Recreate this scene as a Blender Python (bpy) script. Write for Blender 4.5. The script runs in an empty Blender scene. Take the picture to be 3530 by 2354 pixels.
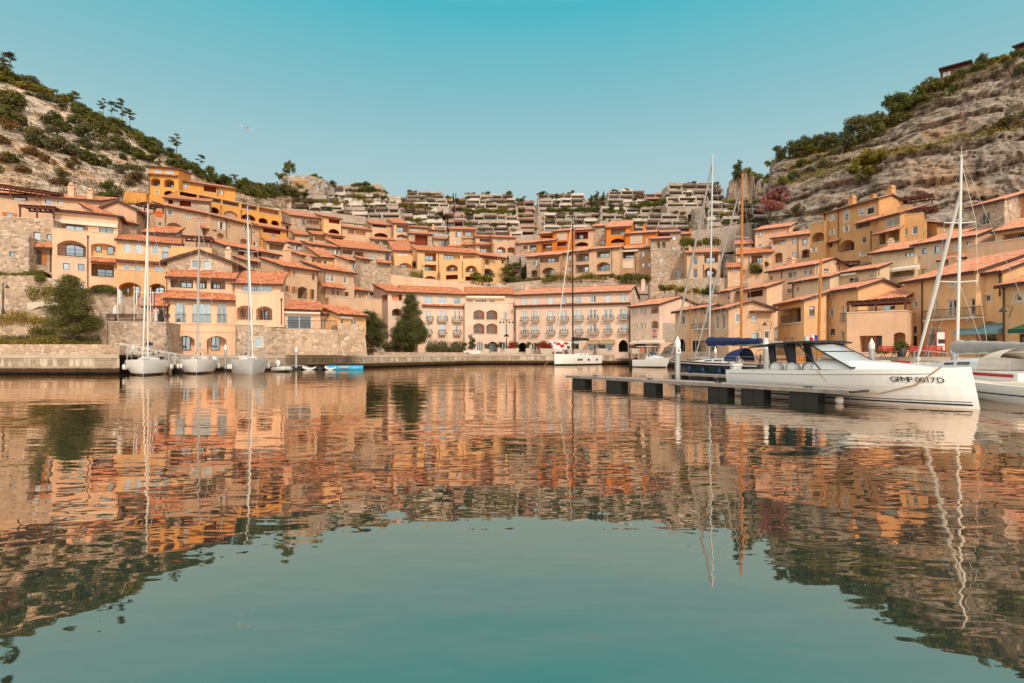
import bpy, math, random
import numpy as np
from mathutils import Vector, Matrix, noise
from mathutils.geometry import tessellate_polygon
random.seed(7)
F=1961.0; CX=1765.0; CY=1213.0; CH=2.05     # focal length, principal point and eye height used to turn sightlines into metres
SC=bpy.context.scene; COL=SC.collection
V=Vector
def pt(u,v,Y): return V(((u-CX)/F*Y, Y, CH+(CY-v)/F*Y))
def pz(u,Y,z): return V(((u-CX)/F*Y, Y, z))
REG=[0,0,1.0]
def R(x,y,s): REG[:]=[x,y,float(s)]
def S(x,y): return REG[0]+x/REG[2], REG[1]+y/REG[2]
def U(x): return REG[0]+x/REG[2]
def Vv(y): return REG[1]+y/REG[2]

# ---------------------------------------------------------------- materials
M={}
def newmat(name):
    m=bpy.data.materials.new(name); m.use_nodes=True; nt=m.node_tree; nt.nodes.clear()
    o=nt.nodes.new('ShaderNodeOutputMaterial'); b=nt.nodes.new('ShaderNodeBsdfPrincipled')
    nt.links.new(b.outputs[0],o.inputs[0]); M[name]=m
    return m,nt,b,o
def N(nt,t,**k):
    n=nt.nodes.new(t)
    for a,v in k.items():
        if a.startswith('i_'):
            key=a[2:]; key=int(key) if key.isdigit() else key.replace('_',' ')
            n.inputs[key].default_value=v
        else: setattr(n,a,v)
    return n
def L(nt,a,b): nt.links.new(a,b)
def rgba(c): return (c[0],c[1],c[2],1)
def mul(c,k): return tuple(min(1,x*k) for x in c)
def ramp(nt,stops,interp='LINEAR'):
    r=nt.nodes.new('ShaderNodeValToRGB'); r.color_ramp.interpolation=interp
    e=r.color_ramp.elements
    while len(e)<len(stops): e.new(.5)
    for k,(p,c) in enumerate(stops):
        e[k].position=p; e[k].color=rgba(c) if len(c)==3 else c
    return r
def mixc(nt,fac,a,b,mode='MIX'):
    n=nt.nodes.new('ShaderNodeMix'); n.data_type='RGBA'; n.blend_type=mode
    for sock,val in ((n.inputs[0],fac),(n.inputs[6],a),(n.inputs[7],b)):
        if isinstance(val,bpy.types.NodeSocket): L(nt,val,sock)
        elif isinstance(val,(int,float)): sock.default_value=val
        else: sock.default_value=rgba(val)
    return n.outputs[2]
def bump(nt,b,h,strength=.3,dist=.05):
    n=N(nt,'ShaderNodeBump',i_Strength=strength,i_Distance=dist); L(nt,h,n.inputs['Height']); L(nt,n.outputs[0],b.inputs['Normal'])
def plain(name,c,rough=.6,metal=0,spec=.5,var=.0,scale=3):
    m,nt,b,o=newmat(name); b.inputs['Base Color'].default_value=rgba(c)
    b.inputs['Roughness'].default_value=rough; b.inputs['Metallic'].default_value=metal
    b.inputs['Specular IOR Level'].default_value=spec
    if var:
        g=N(nt,'ShaderNodeNewGeometry'); n=N(nt,'ShaderNodeTexNoise',i_Scale=scale,i_Detail=5.0); L(nt,g.outputs['Position'],n.inputs['Vector'])
        r=ramp(nt,[(.3,mul(c,1-var)),(.7,mul(c,1+var))]); L(nt,n.outputs[0],r.inputs[0]); L(nt,r.outputs[0],b.inputs['Base Color'])
    return m
def plaster(name,c):
    m,nt,b,o=newmat(name); b.inputs['Roughness'].default_value=.9; b.inputs['Specular IOR Level'].default_value=.15
    g=N(nt,'ShaderNodeNewGeometry')
    n=N(nt,'ShaderNodeTexNoise',i_Scale=.35,i_Detail=6.0,i_Roughness=.65); L(nt,g.outputs['Position'],n.inputs['Vector'])
    r=ramp(nt,[(.28,mul(c,.84)),(.7,mul(c,1.09))]); L(nt,n.outputs[0],r.inputs[0])
    mp=N(nt,'ShaderNodeMapping'); mp.inputs['Scale'].default_value=(1.6,1.6,.12); L(nt,g.outputs['Position'],mp.inputs[0])
    n2=N(nt,'ShaderNodeTexNoise',i_Scale=1.0,i_Detail=4.0); L(nt,mp.outputs[0],n2.inputs['Vector'])
    r2=ramp(nt,[(.5,(0,0,0)),(.75,(.5,.5,.5))]); L(nt,n2.outputs[0],r2.inputs[0])
    out=mixc(nt,r2.outputs[0],r.outputs[0],mul(c,.72))
    oi=N(nt,'ShaderNodeObjectInfo'); r3=ramp(nt,[(0,(.93,.93,.95)),(1,(1.05,1.03,1.0))]); L(nt,oi.outputs['Random'],r3.inputs[0])
    out=mixc(nt,1.0,out,r3.outputs[0],'MULTIPLY'); L(nt,out,b.inputs['Base Color'])
    n3=N(nt,'ShaderNodeTexNoise',i_Scale=9.0,i_Detail=4.0); L(nt,g.outputs['Position'],n3.inputs['Vector']); bump(nt,b,n3.outputs[0],.12,.03)
    return m
def stonemat(name,cols,scale=2.2,mortar=(.42,.33,.25),zs=1.35,edge=.06):
    m,nt,b,o=newmat(name); b.inputs['Roughness'].default_value=.92; b.inputs['Specular IOR Level'].default_value=.2
    g=N(nt,'ShaderNodeNewGeometry'); mp=N(nt,'ShaderNodeMapping'); mp.inputs['Scale'].default_value=(1,1,zs); L(nt,g.outputs['Position'],mp.inputs[0])
    nz=N(nt,'ShaderNodeTexNoise',i_Scale=1.7,i_Detail=2.0); L(nt,mp.outputs[0],nz.inputs['Vector'])
    ad=N(nt,'ShaderNodeVectorMath',operation='MULTIPLY_ADD'); ad.inputs[1].default_value=(.25,.25,.25); L(nt,nz.outputs['Color'],ad.inputs[0]); L(nt,mp.outputs[0],ad.inputs[2])
    v1=N(nt,'ShaderNodeTexVoronoi',i_Scale=scale); v2=N(nt,'ShaderNodeTexVoronoi',feature='DISTANCE_TO_EDGE',i_Scale=scale)
    L(nt,ad.outputs[0],v1.inputs['Vector']); L(nt,ad.outputs[0],v2.inputs['Vector'])
    sp=N(nt,'ShaderNodeSeparateColor'); L(nt,v1.outputs['Color'],sp.inputs[0])
    k=len(cols); r=ramp(nt,[(i/(k-1),c) for i,c in enumerate(cols)]); L(nt,sp.outputs[0],r.inputs[0])
    n2=N(nt,'ShaderNodeTexNoise',i_Scale=6.0,i_Detail=5.0); L(nt,g.outputs['Position'],n2.inputs['Vector'])
    r2=ramp(nt,[(.3,(.78,.78,.78)),(.7,(1.12,1.12,1.12))]); L(nt,n2.outputs[0],r2.inputs[0])
    c1=mixc(nt,1.0,r.outputs[0],r2.outputs[0],'MULTIPLY')
    n4=N(nt,'ShaderNodeTexNoise',i_Scale=.3,i_Detail=4.0); L(nt,g.outputs['Position'],n4.inputs['Vector'])
    r4=ramp(nt,[(.35,(.86,.84,.82)),(.65,(1.06,1.05,1.04))]); L(nt,n4.outputs[0],r4.inputs[0]); c1=mixc(nt,1.0,c1,r4.outputs[0],'MULTIPLY')
    r3=ramp(nt,[(0,(1,1,1)),(edge,(0,0,0))]); L(nt,v2.outputs['Distance'],r3.inputs[0])
    c2=mixc(nt,r3.outputs[0],c1,mortar); L(nt,c2,b.inputs['Base Color'])
    r5=ramp(nt,[(0,(0,0,0)),(edge*2.2,(1,1,1))]); L(nt,v2.outputs['Distance'],r5.inputs[0]); bump(nt,b,r5.outputs[0],.5,.06)
    return m
def tilemat(name,cols):
    m,nt,b,o=newmat(name); b.inputs['Roughness'].default_value=.85; b.inputs['Specular IOR Level'].default_value=.25
    uv=N(nt,'ShaderNodeUVMap'); fl=N(nt,'ShaderNodeVectorMath',operation='FLOOR'); L(nt,uv.outputs[0],fl.inputs[0])
    w=N(nt,'ShaderNodeTexWhiteNoise',noise_dimensions='2D'); L(nt,fl.outputs[0],w.inputs['Vector'])
    k=len(cols); r=ramp(nt,[(i/(k-1),c) for i,c in enumerate(cols)]); L(nt,w.outputs['Value'],r.inputs[0])
    g=N(nt,'ShaderNodeNewGeometry'); n=N(nt,'ShaderNodeTexNoise',i_Scale=.8,i_Detail=5.0,i_Roughness=.7); L(nt,g.outputs['Position'],n.inputs['Vector'])
    r2=ramp(nt,[(.3,(.78,.74,.72)),(.65,(1.08,1.06,1.05))]); L(nt,n.outputs[0],r2.inputs[0])
    c=mixc(nt,1.0,r.outputs[0],r2.outputs[0],'MULTIPLY')
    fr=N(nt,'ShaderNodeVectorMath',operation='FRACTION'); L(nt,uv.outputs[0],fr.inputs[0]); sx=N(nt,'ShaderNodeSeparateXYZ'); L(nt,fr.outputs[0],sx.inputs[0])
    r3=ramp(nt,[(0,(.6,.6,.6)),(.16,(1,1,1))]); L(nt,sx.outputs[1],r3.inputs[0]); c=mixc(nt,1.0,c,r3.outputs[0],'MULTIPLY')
    L(nt,c,b.inputs['Base Color']); bump(nt,b,sx.outputs[1],.4,.04)
    return m
def foliage(name,cols,rough=.75):
    m,nt,b,o=newmat(name); b.inputs['Roughness'].default_value=rough; b.inputs['Specular IOR Level'].default_value=.25
    uv=N(nt,'ShaderNodeUVMap'); w=N(nt,'ShaderNodeTexWhiteNoise',noise_dimensions='2D'); fl=N(nt,'ShaderNodeVectorMath',operation='FLOOR'); L(nt,uv.outputs[0],fl.inputs[0]); L(nt,fl.outputs[0],w.inputs['Vector'])
    k=len(cols); r=ramp(nt,[(i/(k-1),c) for i,c in enumerate(cols)]); L(nt,w.outputs['Value'],r.inputs[0])
    oi=N(nt,'ShaderNodeObjectInfo'); r3=ramp(nt,[(0,(.75,.8,.8)),(.5,(1,1,1)),(1,(1.3,1.15,.9))]); L(nt,oi.outputs['Random'],r3.inputs[0])
    c=mixc(nt,1.0,r.outputs[0],r3.outputs[0],'MULTIPLY'); L(nt,c,b.inputs['Base Color'])
    tr=N(nt,'ShaderNodeBsdfTranslucent'); L(nt,c,tr.inputs[0]); mx=N(nt,'ShaderNodeMixShader',i_0=.42); L(nt,b.outputs[0],mx.inputs[1]); L(nt,tr.outputs[0],mx.inputs[2]); L(nt,mx.outputs[0],o.inputs[0])
    return m

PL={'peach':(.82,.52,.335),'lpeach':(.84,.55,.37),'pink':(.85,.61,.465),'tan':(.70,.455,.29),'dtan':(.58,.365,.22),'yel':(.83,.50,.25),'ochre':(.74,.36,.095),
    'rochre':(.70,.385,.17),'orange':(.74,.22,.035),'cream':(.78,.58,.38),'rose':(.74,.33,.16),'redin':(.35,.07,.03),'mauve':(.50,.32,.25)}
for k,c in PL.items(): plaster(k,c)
stonemat('stone',[(.28,.20,.15),(.62,.47,.34),(.46,.33,.24),(.72,.57,.44),(.38,.27,.20),(.64,.44,.29)],2.4,(.50,.39,.29))
stonemat('stonebig',[(.40,.27,.18),(.66,.49,.35),(.54,.38,.27),(.72,.56,.42),(.48,.33,.23)],1.9,(.36,.24,.17),1.2,.05)
stonemat('stonegrey',[(.36,.29,.23),(.52,.43,.35),(.45,.36,.29),(.58,.48,.40)],2.0,(.48,.39,.31))
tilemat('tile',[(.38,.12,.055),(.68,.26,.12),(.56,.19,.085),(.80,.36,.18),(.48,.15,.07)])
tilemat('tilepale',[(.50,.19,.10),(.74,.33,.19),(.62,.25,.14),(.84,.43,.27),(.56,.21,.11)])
plain('fascia',(.075,.032,.022),.7,var=.2)
plain('wood',(.12,.028,.014),.65,var=.25)
plain('bwood',(.09,.045,.03),.7,var=.25)
plain('brown',(.10,.05,.035),.55)
plain('white',(.74,.71,.66),.55); plain('trim',(.66,.55,.44),.8,var=.08)
plain('oshut',(.52,.17,.025),.6,var=.12); plain('gshut',(.17,.17,.15),.6); plain('kframe',(.03,.03,.03),.5)
plain('iron',(.035,.03,.028),.5); plain('cloth',(.62,.47,.35),.9,var=.04); plain('creamcloth',(.78,.66,.52),.9,var=.04)
plain('tancloth',(.42,.30,.16),.9); plain('bluecloth',(.20,.36,.40),.85,var=.05); plain('greencloth',(.015,.10,.055),.85,var=.08)
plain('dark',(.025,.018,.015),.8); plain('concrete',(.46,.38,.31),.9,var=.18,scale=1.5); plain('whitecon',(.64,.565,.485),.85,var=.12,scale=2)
plain('steel',(.55,.54,.52),.35,.6,var=.1); plain('alu',(.55,.57,.58),.4,.75); plain('redpaint',(.45,.02,.015),.4)
plain('orangecloth',(.85,.16,.02),.8)
def glassmat(name,lo,hi,dark):
    m,nt,b,o=newmat(name); b.inputs['Roughness'].default_value=.25
    oi=N(nt,'ShaderNodeObjectInfo'); r=ramp(nt,[(0,dark),(.6,mul(dark,2.0)),(.78,(.40,.38,.34)),(1,(.16,.15,.13))],'CONSTANT'); L(nt,oi.outputs['Random'],r.inputs[0]); L(nt,r.outputs[0],b.inputs['Base Color'])
    gl=N(nt,'ShaderNodeBsdfGlossy',i_Roughness=.03); gl.inputs[0].default_value=(.68,.79,.84,1)
    mr=N(nt,'ShaderNodeMapRange',i_3=lo,i_4=hi)
    ml=N(nt,'ShaderNodeMath',operation='MULTIPLY',i_1=7.31); fr=N(nt,'ShaderNodeMath',operation='FRACT'); L(nt,oi.outputs['Random'],ml.inputs[0]); L(nt,ml.outputs[0],fr.inputs[0]); L(nt,fr.outputs[0],mr.inputs[0])
    mx=N(nt,'ShaderNodeMixShader'); L(nt,mr.outputs[0],mx.inputs[0]); L(nt,b.outputs[0],mx.inputs[1]); L(nt,gl.outputs[0],mx.inputs[2]); L(nt,mx.outputs[0],o.inputs[0])
    g=N(nt,'ShaderNodeNewGeometry'); n=N(nt,'ShaderNodeTexNoise',i_Scale=.5,i_Detail=1.0); L(nt,g.outputs['Position'],n.inputs['Vector'])
    bp=N(nt,'ShaderNodeBump',i_Strength=.12,i_Distance=.05); L(nt,n.outputs[0],bp.inputs['Height']); L(nt,bp.outputs[0],gl.inputs['Normal'])
    return m
glassmat('glass',.35,.8,(.03,.035,.035)); glassmat('dglass',.05,.25,(.02,.018,.015))

# ---------------------------------------------------------------- mesh builder (world coordinates, stored relative to the parent thing)
class MB:
    def __init__(s): s.v=[]; s.f=[]; s.m=[]; s.uv=[]; s.hasuv=False
    def face(s,pts,m=0,uv=None):
        k=len(s.v); s.v.extend(pts); s.f.append(tuple(range(k,k+len(pts)))); s.m.append(m)
        s.uv.append(uv); s.hasuv|=uv is not None
    def grid(s,rows,m=0,closed=False,uvs=None):
        k=len(s.v); n=len(rows[0])
        for r in rows: s.v.extend(r)
        for i in range(len(rows)-1):
            for j in range(n if closed else n-1):
                a=k+i*n+j; b2=k+i*n+(j+1)%n
                s.f.append((a,b2,b2+n,a+n)); s.m.append(m); s.uv.append(None)
    def hexa(s,p,m=0):
        k=len(s.v); s.v.extend(p)
        for q in ((0,3,2,1),(4,5,6,7),(0,1,5,4),(1,2,6,5),(2,3,7,6),(3,0,4,7)):
            s.f.append(tuple(k+i for i in q)); s.m.append(m); s.uv.append(None)
    def box(s,x0,x1,y0,y1,z0,z1,m=0):
        s.hexa([V((x0,y0,z0)),V((x1,y0,z0)),V((x1,y1,z0)),V((x0,y1,z0)),V((x0,y0,z1)),V((x1,y0,z1)),V((x1,y1,z1)),V((x0,y1,z1))],m)
    def pbox(s,P,a0,a1,z0,z1,y0,y1,m=0):
        s.hexa([P(a0,z0,y0),P(a1,z0,y0),P(a1,z0,y1),P(a0,z0,y1),P(a0,z1,y0),P(a1,z1,y0),P(a1,z1,y1),P(a0,z1,y1)],m)
    def tube(s,pts,r,n=6,m=0,cap=True):
        rows=[]; k=len(pts)
        for i,p in enumerate(pts):
            d=(pts[min(i+1,k-1)]-pts[max(i-1,0)]).normalized()
            a=d.cross(V((0,0,1)))
            if a.length<1e-3: a=d.cross(V((0,1,0)))
            a.normalize(); b=d.cross(a); rr=r[i] if isinstance(r,(list,tuple)) else r
            rows.append([p+a*(rr*math.cos(2*math.pi*j/n))+b*(rr*math.sin(2*math.pi*j/n)) for j in range(n)])
        s.grid(rows,m,True)
        if cap: s.face(rows[0],m); s.face(rows[-1][::-1],m)
    def lathe(s,c,prof,n=12,m=0):
        s.grid([[c+V((r*math.cos(2*math.pi*j/n),r*math.sin(2*math.pi*j/n),z)) for j in range(n)] for r,z in prof],m,True)
    def ball(s,c,rx,ry,rz,n=10,m=0):
        s.grid([[c+V((rx*math.sin(a)*math.cos(2*math.pi*j/n),ry*math.sin(a)*math.sin(2*math.pi*j/n),-rz*math.cos(a))) for j in range(n)] for a in [math.pi*i/6+1e-3*(i==0) for i in range(7)]],m,True)
    def build(s,name,mats,parent=None,smooth=False,xf=None):
        if not isinstance(mats,(list,tuple)): mats=[mats]
        me=bpy.data.meshes.new(name)
        vs=s.v
        if parent is not None:
            mi=INV[parent.name]; vs=[mi@p for p in vs]
        elif xf is not None:
            mi=xf.inverted(); vs=[mi@p for p in vs]
        me.from_pydata(vs,[],s.f)
        for m in mats: me.materials.append(M[m])
        me.polygons.foreach_set('material_index',s.m)
        if smooth: me.polygons.foreach_set('use_smooth',[True]*len(s.f))
        if s.hasuv:
            ul=me.uv_layers.new(); flat=[]
            for f,u in zip(s.f,s.uv):
                if u is None: flat.extend((0.0,0.0)*len(f))
                else:
                    for q in u: flat.extend(q)
            ul.data.foreach_set('uv',flat)
        o=bpy.data.objects.new(name,me); COL.objects.link(o)
        if parent is not None: o.parent=parent; INV[o.name]=INV[parent.name]
        else:
            o.matrix_world=xf if xf is not None else Matrix()
            INV[o.name]=(xf.inverted() if xf is not None else Matrix())
        return o
INV={}
def tag(o,label=None,cat=None,group=None,kind=None):
    if label: o['label']=label
    if cat: o['category']=cat
    if group: o['group']=group
    if kind: o['kind']=kind
    return o
def empty(name,loc,rz=0,label=None,cat=None,group=None):
    o=bpy.data.objects.new(name,None); COL.objects.link(o); o.location=loc; o.rotation_euler=(0,0,rz); o.empty_display_size=.1
    INV[o.name]=(Matrix.Translation(loc)@Matrix.Rotation(rz,4,'Z')).inverted()
    return tag(o,label,cat,group)
def copytree(o,loc=None,rz=None,scale=None,parent=None,label=None,group=None,keep=True):
    c=o.copy(); COL.objects.link(c)
    if parent is not None: c.parent=parent
    if loc is not None: c.location=loc
    if rz is not None: c.rotation_euler=(0,0,rz)
    if scale is not None: c.scale=scale if not isinstance(scale,(int,float)) else (scale,)*3
    if label: c['label']=label
    if group: c['group']=group
    for ch in o.children: copytree(ch,parent=c)
    return c
def centered(mb,p):   # origin of a free mesh at p
    return Matrix.Translation(p)
HOUSES=[]; CLAMPS=[]   # (u0,u1,Y0,Y1,z) footprints that the ground has to stay below
class Plane:
    def __init__(s,O,e,n,W): s.O=O; s.e=e; s.n=n; s.W=W
    def P(s,a,z,y=0.0):
        q=s.O+s.e*a+s.n*y; return V((q.x,q.y,z))
    def hit(s,u,v,y=0.0):
        d=Vector(((u-CX)/F,1.0)); O=s.O+s.n*y
        t=O.dot(s.n)/d.dot(s.n); q=d*t-O
        return q.dot(s.e), CH+t*(CY-v)/F
def arc(a0,a1,z0,z1,rise,n=7):
    pts=[(a0,z0),(a1,z0)]
    for i in range(n+1):
        t=i/n; x=a1+(a0-a1)*t; pts.append((x, z1-rise+rise*math.sin(math.pi*t)**.75 if 0<t<1 else z1-rise))
    return pts
def tile_slope(mb,P,a0,a1,y0,z0,y1,z1,hl=0,hr=0,pitch=.3,amp=.07,m=0):
    T=math.hypot(y1-y0,z1-z0); n=max(1,round((a1-a0)/pitch)); st=(a1-a0)/n
    cols=[]
    prof=((0,0),(.22,.85),(.5,1),(.78,.85))
    xs=[]
    for i in range(n):
        for q,h in prof: xs.append((a0+st*(i+q),h,i+q))
    xs.append((a1,0,n))
    nx,nz=-(z1-z0)/T,(y1-y0)/T
    for a,h,t in xs:
        k0=0
        k1=1.0
        if hl>0: k1=min(k1,(a-a0)/hl)
        if hr>0: k1=min(k1,(a1-a)/hr)
        h*=amp
        cols.append((P(a,z0+h*nz+.02,y0+h*nx),P(a,z0+(z1-z0)*k1+h*nz+.02,y0+(y1-y0)*k1+h*nx),t,k1*T/.42))
    for c,d in zip(cols,cols[1:]):
        if c[3]<1e-4 and d[3]<1e-4: continue
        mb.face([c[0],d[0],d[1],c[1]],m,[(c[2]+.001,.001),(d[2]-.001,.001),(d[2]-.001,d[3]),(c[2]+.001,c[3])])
def slab(mb,q,th,m=1):
    d=V((0,0,-th)); mb.hexa([p+d for p in q]+list(q),m)
class Facade:
    def __init__(s,h,x0,y0,x1,y1,Y,yb,d,roof,col,sl,bl,br,oh,Y1,ext,tile,rev=.4):
        u0,v0=S(x0,y0); u1,v1=S(x1,y1); vb=Vv(yb)
        if Y1 is None: Y1=Y*(CY-v0)/(CY-v1) if min(CY-v0,CY-v1)>60 else Y
        A=pt(u0,v0,Y); B=pt(u1,v1,Y1); s.z1=A.z; s.z0=pt(u0,vb,Y).z; s.ext=ext
        a=A.xy; e=(B.xy-a); W=e.length; e=e/W; n=Vector((-e.y,e.x))
        if n.dot(a+e*(W/2))<0: n=-n
        for b,base in ((bl,a),(br,a+e*W)):
            if b is not None:
                k=(U(b)-CX)/F; den=n.x-k*n.y
                dd=(k*base.y-base.x)/den if abs(den)>1e-6 else d
                if 1.5<dd<40: d=dd
                else: print('  depth?',h.label,round(dd,1))
        s.h=h; s.d=d; s.W=W; s.roof=roof; s.sl=sl; s.col=col; s.oh=oh; s.tile=tile
        s.F=Plane(a,e,n,W); s.Rt=Plane(a+e*W,n,-e,d); s.Lf=Plane(a+n*d,-n,e,d)
        s.holes={'F':[],'R':[],'L':[]}; s.side('F'); s.rise=sl*d
        (h.name!='chalet') and CLAMPS.append((u0,u1,Y,Y1,s.z0,vb))
    def side(s,k): s.k=k; s.p={'F':s.F,'R':s.Rt,'L':s.Lf}[k]; return s
    def outline(s,k):
        zb=s.z0-s.ext; W=s.p.W
        t=s.z1
        if k=='F':
            o=[(0,zb),(s.W,zb),(s.W,t),(0,t)]
            if s.roof=='GF': o=[(0,zb),(s.W,zb),(s.W,t),(s.apx*s.W,t+s.rise),(0,t)]
            return o
        d=s.d; r=s.rise
        if s.roof=='S': q=[(0,zb),(d,zb),(d,t+r),(0,t)]
        elif s.roof=='G': q=[(0,zb),(d,zb),(d,t),(d*.5,t+s.sl*d*.5),(0,t)]
        else: q=[(0,zb),(d,zb),(d,t),(0,t)]
        if k=='L': q=[(d-x,z) for x,z in q]
        return q
    def finish(s):
        mb=MB()
        for k in 'FRL':
            s.side(k); o=s.outline(k); loops=[[V((a,z,0)) for a,z in o]]+[[V((a,z,0)) for a,z in hl] for hl in s.holes[k]]
            flat=[q for l in loops for q in l]; base=len(mb.v)
            mb.v.extend([s.p.P(q.x,q.y) for q in flat])
            for t in tessellate_polygon(loops): mb.f.append(tuple(base+i for i in t)); mb.m.append(0); mb.uv.append(None)
        zb=s.z0-s.ext; P=s.F.P; r=s.rise if s.roof=='S' else 0
        mb.face([P(0,zb,s.d),P(s.W,zb,s.d),P(s.W,s.z1+r,s.d),P(0,s.z1+r,s.d)])
        if s.roof in 'FH':
            mb.face([P(0,s.z1,0),P(s.W,s.z1,0),P(s.W,s.z1,s.d),P(0,s.z1,s.d)])
        if s.roof=='F':   # coping
            for a0,a1,y0,y1 in ((-.06,s.W+.06,-.06,.22),(-.06,.22,.22,s.d),(s.W-.22,s.W+.06,.22,s.d)):
                mb.pbox(P,a0,a1,s.z1+.003,s.z1+.09,y0,y1,1)
        s.h.nwall+=1
        w=mb.build('wall',[s.col,'trim'] if s.roof=='F' else s.col,s.h.root)
        if s.roof!='F': s.mkroof()
    def mkroof(s):
        mb=MB(); P=s.F.P; W,d,z,sl,oh=s.W,s.d,s.z1,s.sl,s.oh; th=.22; far=s.F.O.y>115
        kw=dict(pitch=.42 if far else .3,amp=.1 if far else .08)
        ez=z+.2
        so=min(.3,oh)
        if s.roof=='S':
            q=[P(-so,ez-oh*sl,-oh),P(W+so,ez-oh*sl,-oh),P(W+so,ez+(d+.2)*sl,d+.2),P(-so,ez+(d+.2)*sl,d+.2)]
            slab(mb,q,th); tile_slope(mb,P,-so,W+so,-oh,ez-oh*sl,d+.2,ez+(d+.2)*sl,**kw)
        elif s.roof=='G':
            rz=ez+sl*d/2
            for f,y0 in ((1,-oh),(-1,d+oh)):
                q=[P(-so,ez-oh*sl,y0),P(W+so,ez-oh*sl,y0),P(W+so,rz,d/2),P(-so,rz,d/2)]
                slab(mb,q,th); tile_slope(mb,P,-so,W+so,y0,ez-oh*sl,d/2,rz,**kw)
            mb.pbox(P,-so,W+so,rz+.0,rz+.13,d/2-.14,d/2+.14,0)
        elif s.roof=='GF':
            ap=s.apx*W; rz=ez+s.rise
            Q=lambda a,zz,y: P(y,zz,a)
            for a0,run in ((-oh,ap+oh),(W+oh,ap-W-oh)):
                zz=rz-s.rise/(ap if a0<0 else W-ap)*abs(run)
                q=[P(a0,zz,-oh*.6),P(a0,zz,d),P(ap,rz,d),P(ap,rz,-oh*.6)]
                slab(mb,q,th+.12); tile_slope(mb,Q,-oh*.6,d,a0,zz,ap,rz,**kw)
        elif s.roof=='H':
            run=min(d,W)/2; rz=ez-oh*sl+(run+oh)*sl; lo=ez-oh*sl
            a0,a1,y0,y1=-oh,W+oh,-oh,d+oh; h=run+oh
            mb.face([P(a0,lo-.0,y0),P(a1,lo,y0),P(a1,lo,y1),P(a0,lo,y1)],1)
            mb.pbox(P,a0-.02,a1+.02,lo-.16,lo-.004,y0-.02,y1+.02,1)
            tile_slope(mb,P,a0,a1,y0,lo,y0+h,rz,h,h,**kw)
            tile_slope(mb,P,a0,a1,y1,lo,y1-h,rz,h,h,**kw)
            Q=lambda a,zz,y: P(y,zz,a)
            tile_slope(mb,Q,y0,y1,a0,lo,a0+h,rz,h,h,**kw)
            tile_slope(mb,Q,y0,y1,a1,lo,a1-h,rz,h,h,**kw)
        s.h.roof=mb.build('roof',[s.tile,'fascia'],s.h.root)
    # ------------------------------------------------------------ openings
    def rect(s,x0,y0,x1,y1,off=0):
        u0,v0=S(x0,y0); u1,v1=S(x1,y1); um,vm=(u0+u1)/2,(v0+v1)/2
        a0,_=s.p.hit(u0,vm,off); a1,_=s.p.hit(u1,vm,off); _,z1=s.p.hit(um,v0,off); _,z0=s.p.hit(um,v1,off)
        if a0>a1: a0,a1=a1,a0
        return a0,a1,z0,z1
    def hole(s,loop):
        o=s.outline(s.k); A0=min(q[0] for q in o)+.06; A1=max(q[0] for q in o)-.06; Z1=max(q[1] for q in o)-.05
        if s.k=='F' and s.roof!='GF': Z1=s.z1-.05
        for q in loop:
            if not(A0<q[0]<A1 and q[1]<Z1): print('  hole outside:',s.h.label,s.k,[round(c,2) for c in q],round(A1,2),round(Z1,2)); return False
        b=(min(q[0] for q in loop),max(q[0] for q in loop),min(q[1] for q in loop),max(q[1] for q in loop))
        for l in s.holes[s.k]:
            c=(min(q[0] for q in l),max(q[0] for q in l),min(q[1] for q in l),max(q[1] for q in l))
            if b[0]<c[1]+.02 and c[0]<b[1]+.02 and b[2]<c[3]+.02 and c[2]<b[3]+.02: print('  hole overlap:',s.h.label,s.k,b,c); return False
        s.holes[s.k].append(loop); return True
    def clampr(s,r):
        a0,a1,z0,z1=r; o=s.outline(s.k)
        A0=min(q[0] for q in o)+.08; A1=max(q[0] for q in o)-.08
        a0=max(a0,A0); a1=min(a1,A1)
        if s.k=='F' and s.roof!='GF': z1=min(z1,s.z1-.08)
        return a0,a1,z0,z1
    def glaz(s,a0,a1,z0,z1,y,fr,n,name,arch=0,glass='glass',par=None):
        P=s.p.P; mb=MB(); f=.07 if s.p.O.y<95 else .09
        w=(a1-a0)
        xs=[a0+w*i/n for i in range(n+1)]
        for i,x in enumerate(xs):
            l=x if i==0 else (x-f if i==n else x-f*.6); mb.pbox(P,l,l+(f if i in(0,n) else f*1.2),z0,z1,y-.04,y+.03)
        mb.pbox(P,a0+f,a1-f,z1-f,z1,y-.038,y+.028); mb.pbox(P,a0+f,a1-f,z0,z0+f,y-.038,y+.028)
        o=mb.build(name,{'w':'white','b':'brown','k':'kframe','o':'oshut','g':'gshut','t':'trim'}[fr],par or s.h.root)
        g=MB(); g.face([P(a0+.01,z0+.01,y),P(a1-.01,z0+.01,y),P(a1-.01,z1-.01,y),P(a0+.01,z1-.01,y)]); g.build('pane',glass,o)
        return o
    def win(s,x0,y0,x1,y1,fr='b',sur=0,sh='',rail=0,n=1,off=0,arch=0,glass='glass'):
        r=s.clampr(s.rect(x0,y0,x1,y1)); a0,a1,z0,z1=r
        if a1-a0<.15 or z1-z0<.15: print('  tiny window',s.h.label); return s
        loop=arc(a0,a1,z0,z1,min(arch*(a1-a0),(z1-z0)*.5)) if arch else [(a0,z0),(a1,z0),(a1,z1),(a0,z1)]
        if not s.hole(loop): return s
        P=s.p.P; mb=MB(); k=len(loop)
        for i in range(k):
            p,q=loop[i],loop[(i+1)%k]; mb.face([P(*p),P(*q),P(*q,.16),P(*p,.16)],0)
        o=s.glaz(a0,a1,z0,z1,.13,fr,n,'window',glass=glass)
        t=.16
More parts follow.
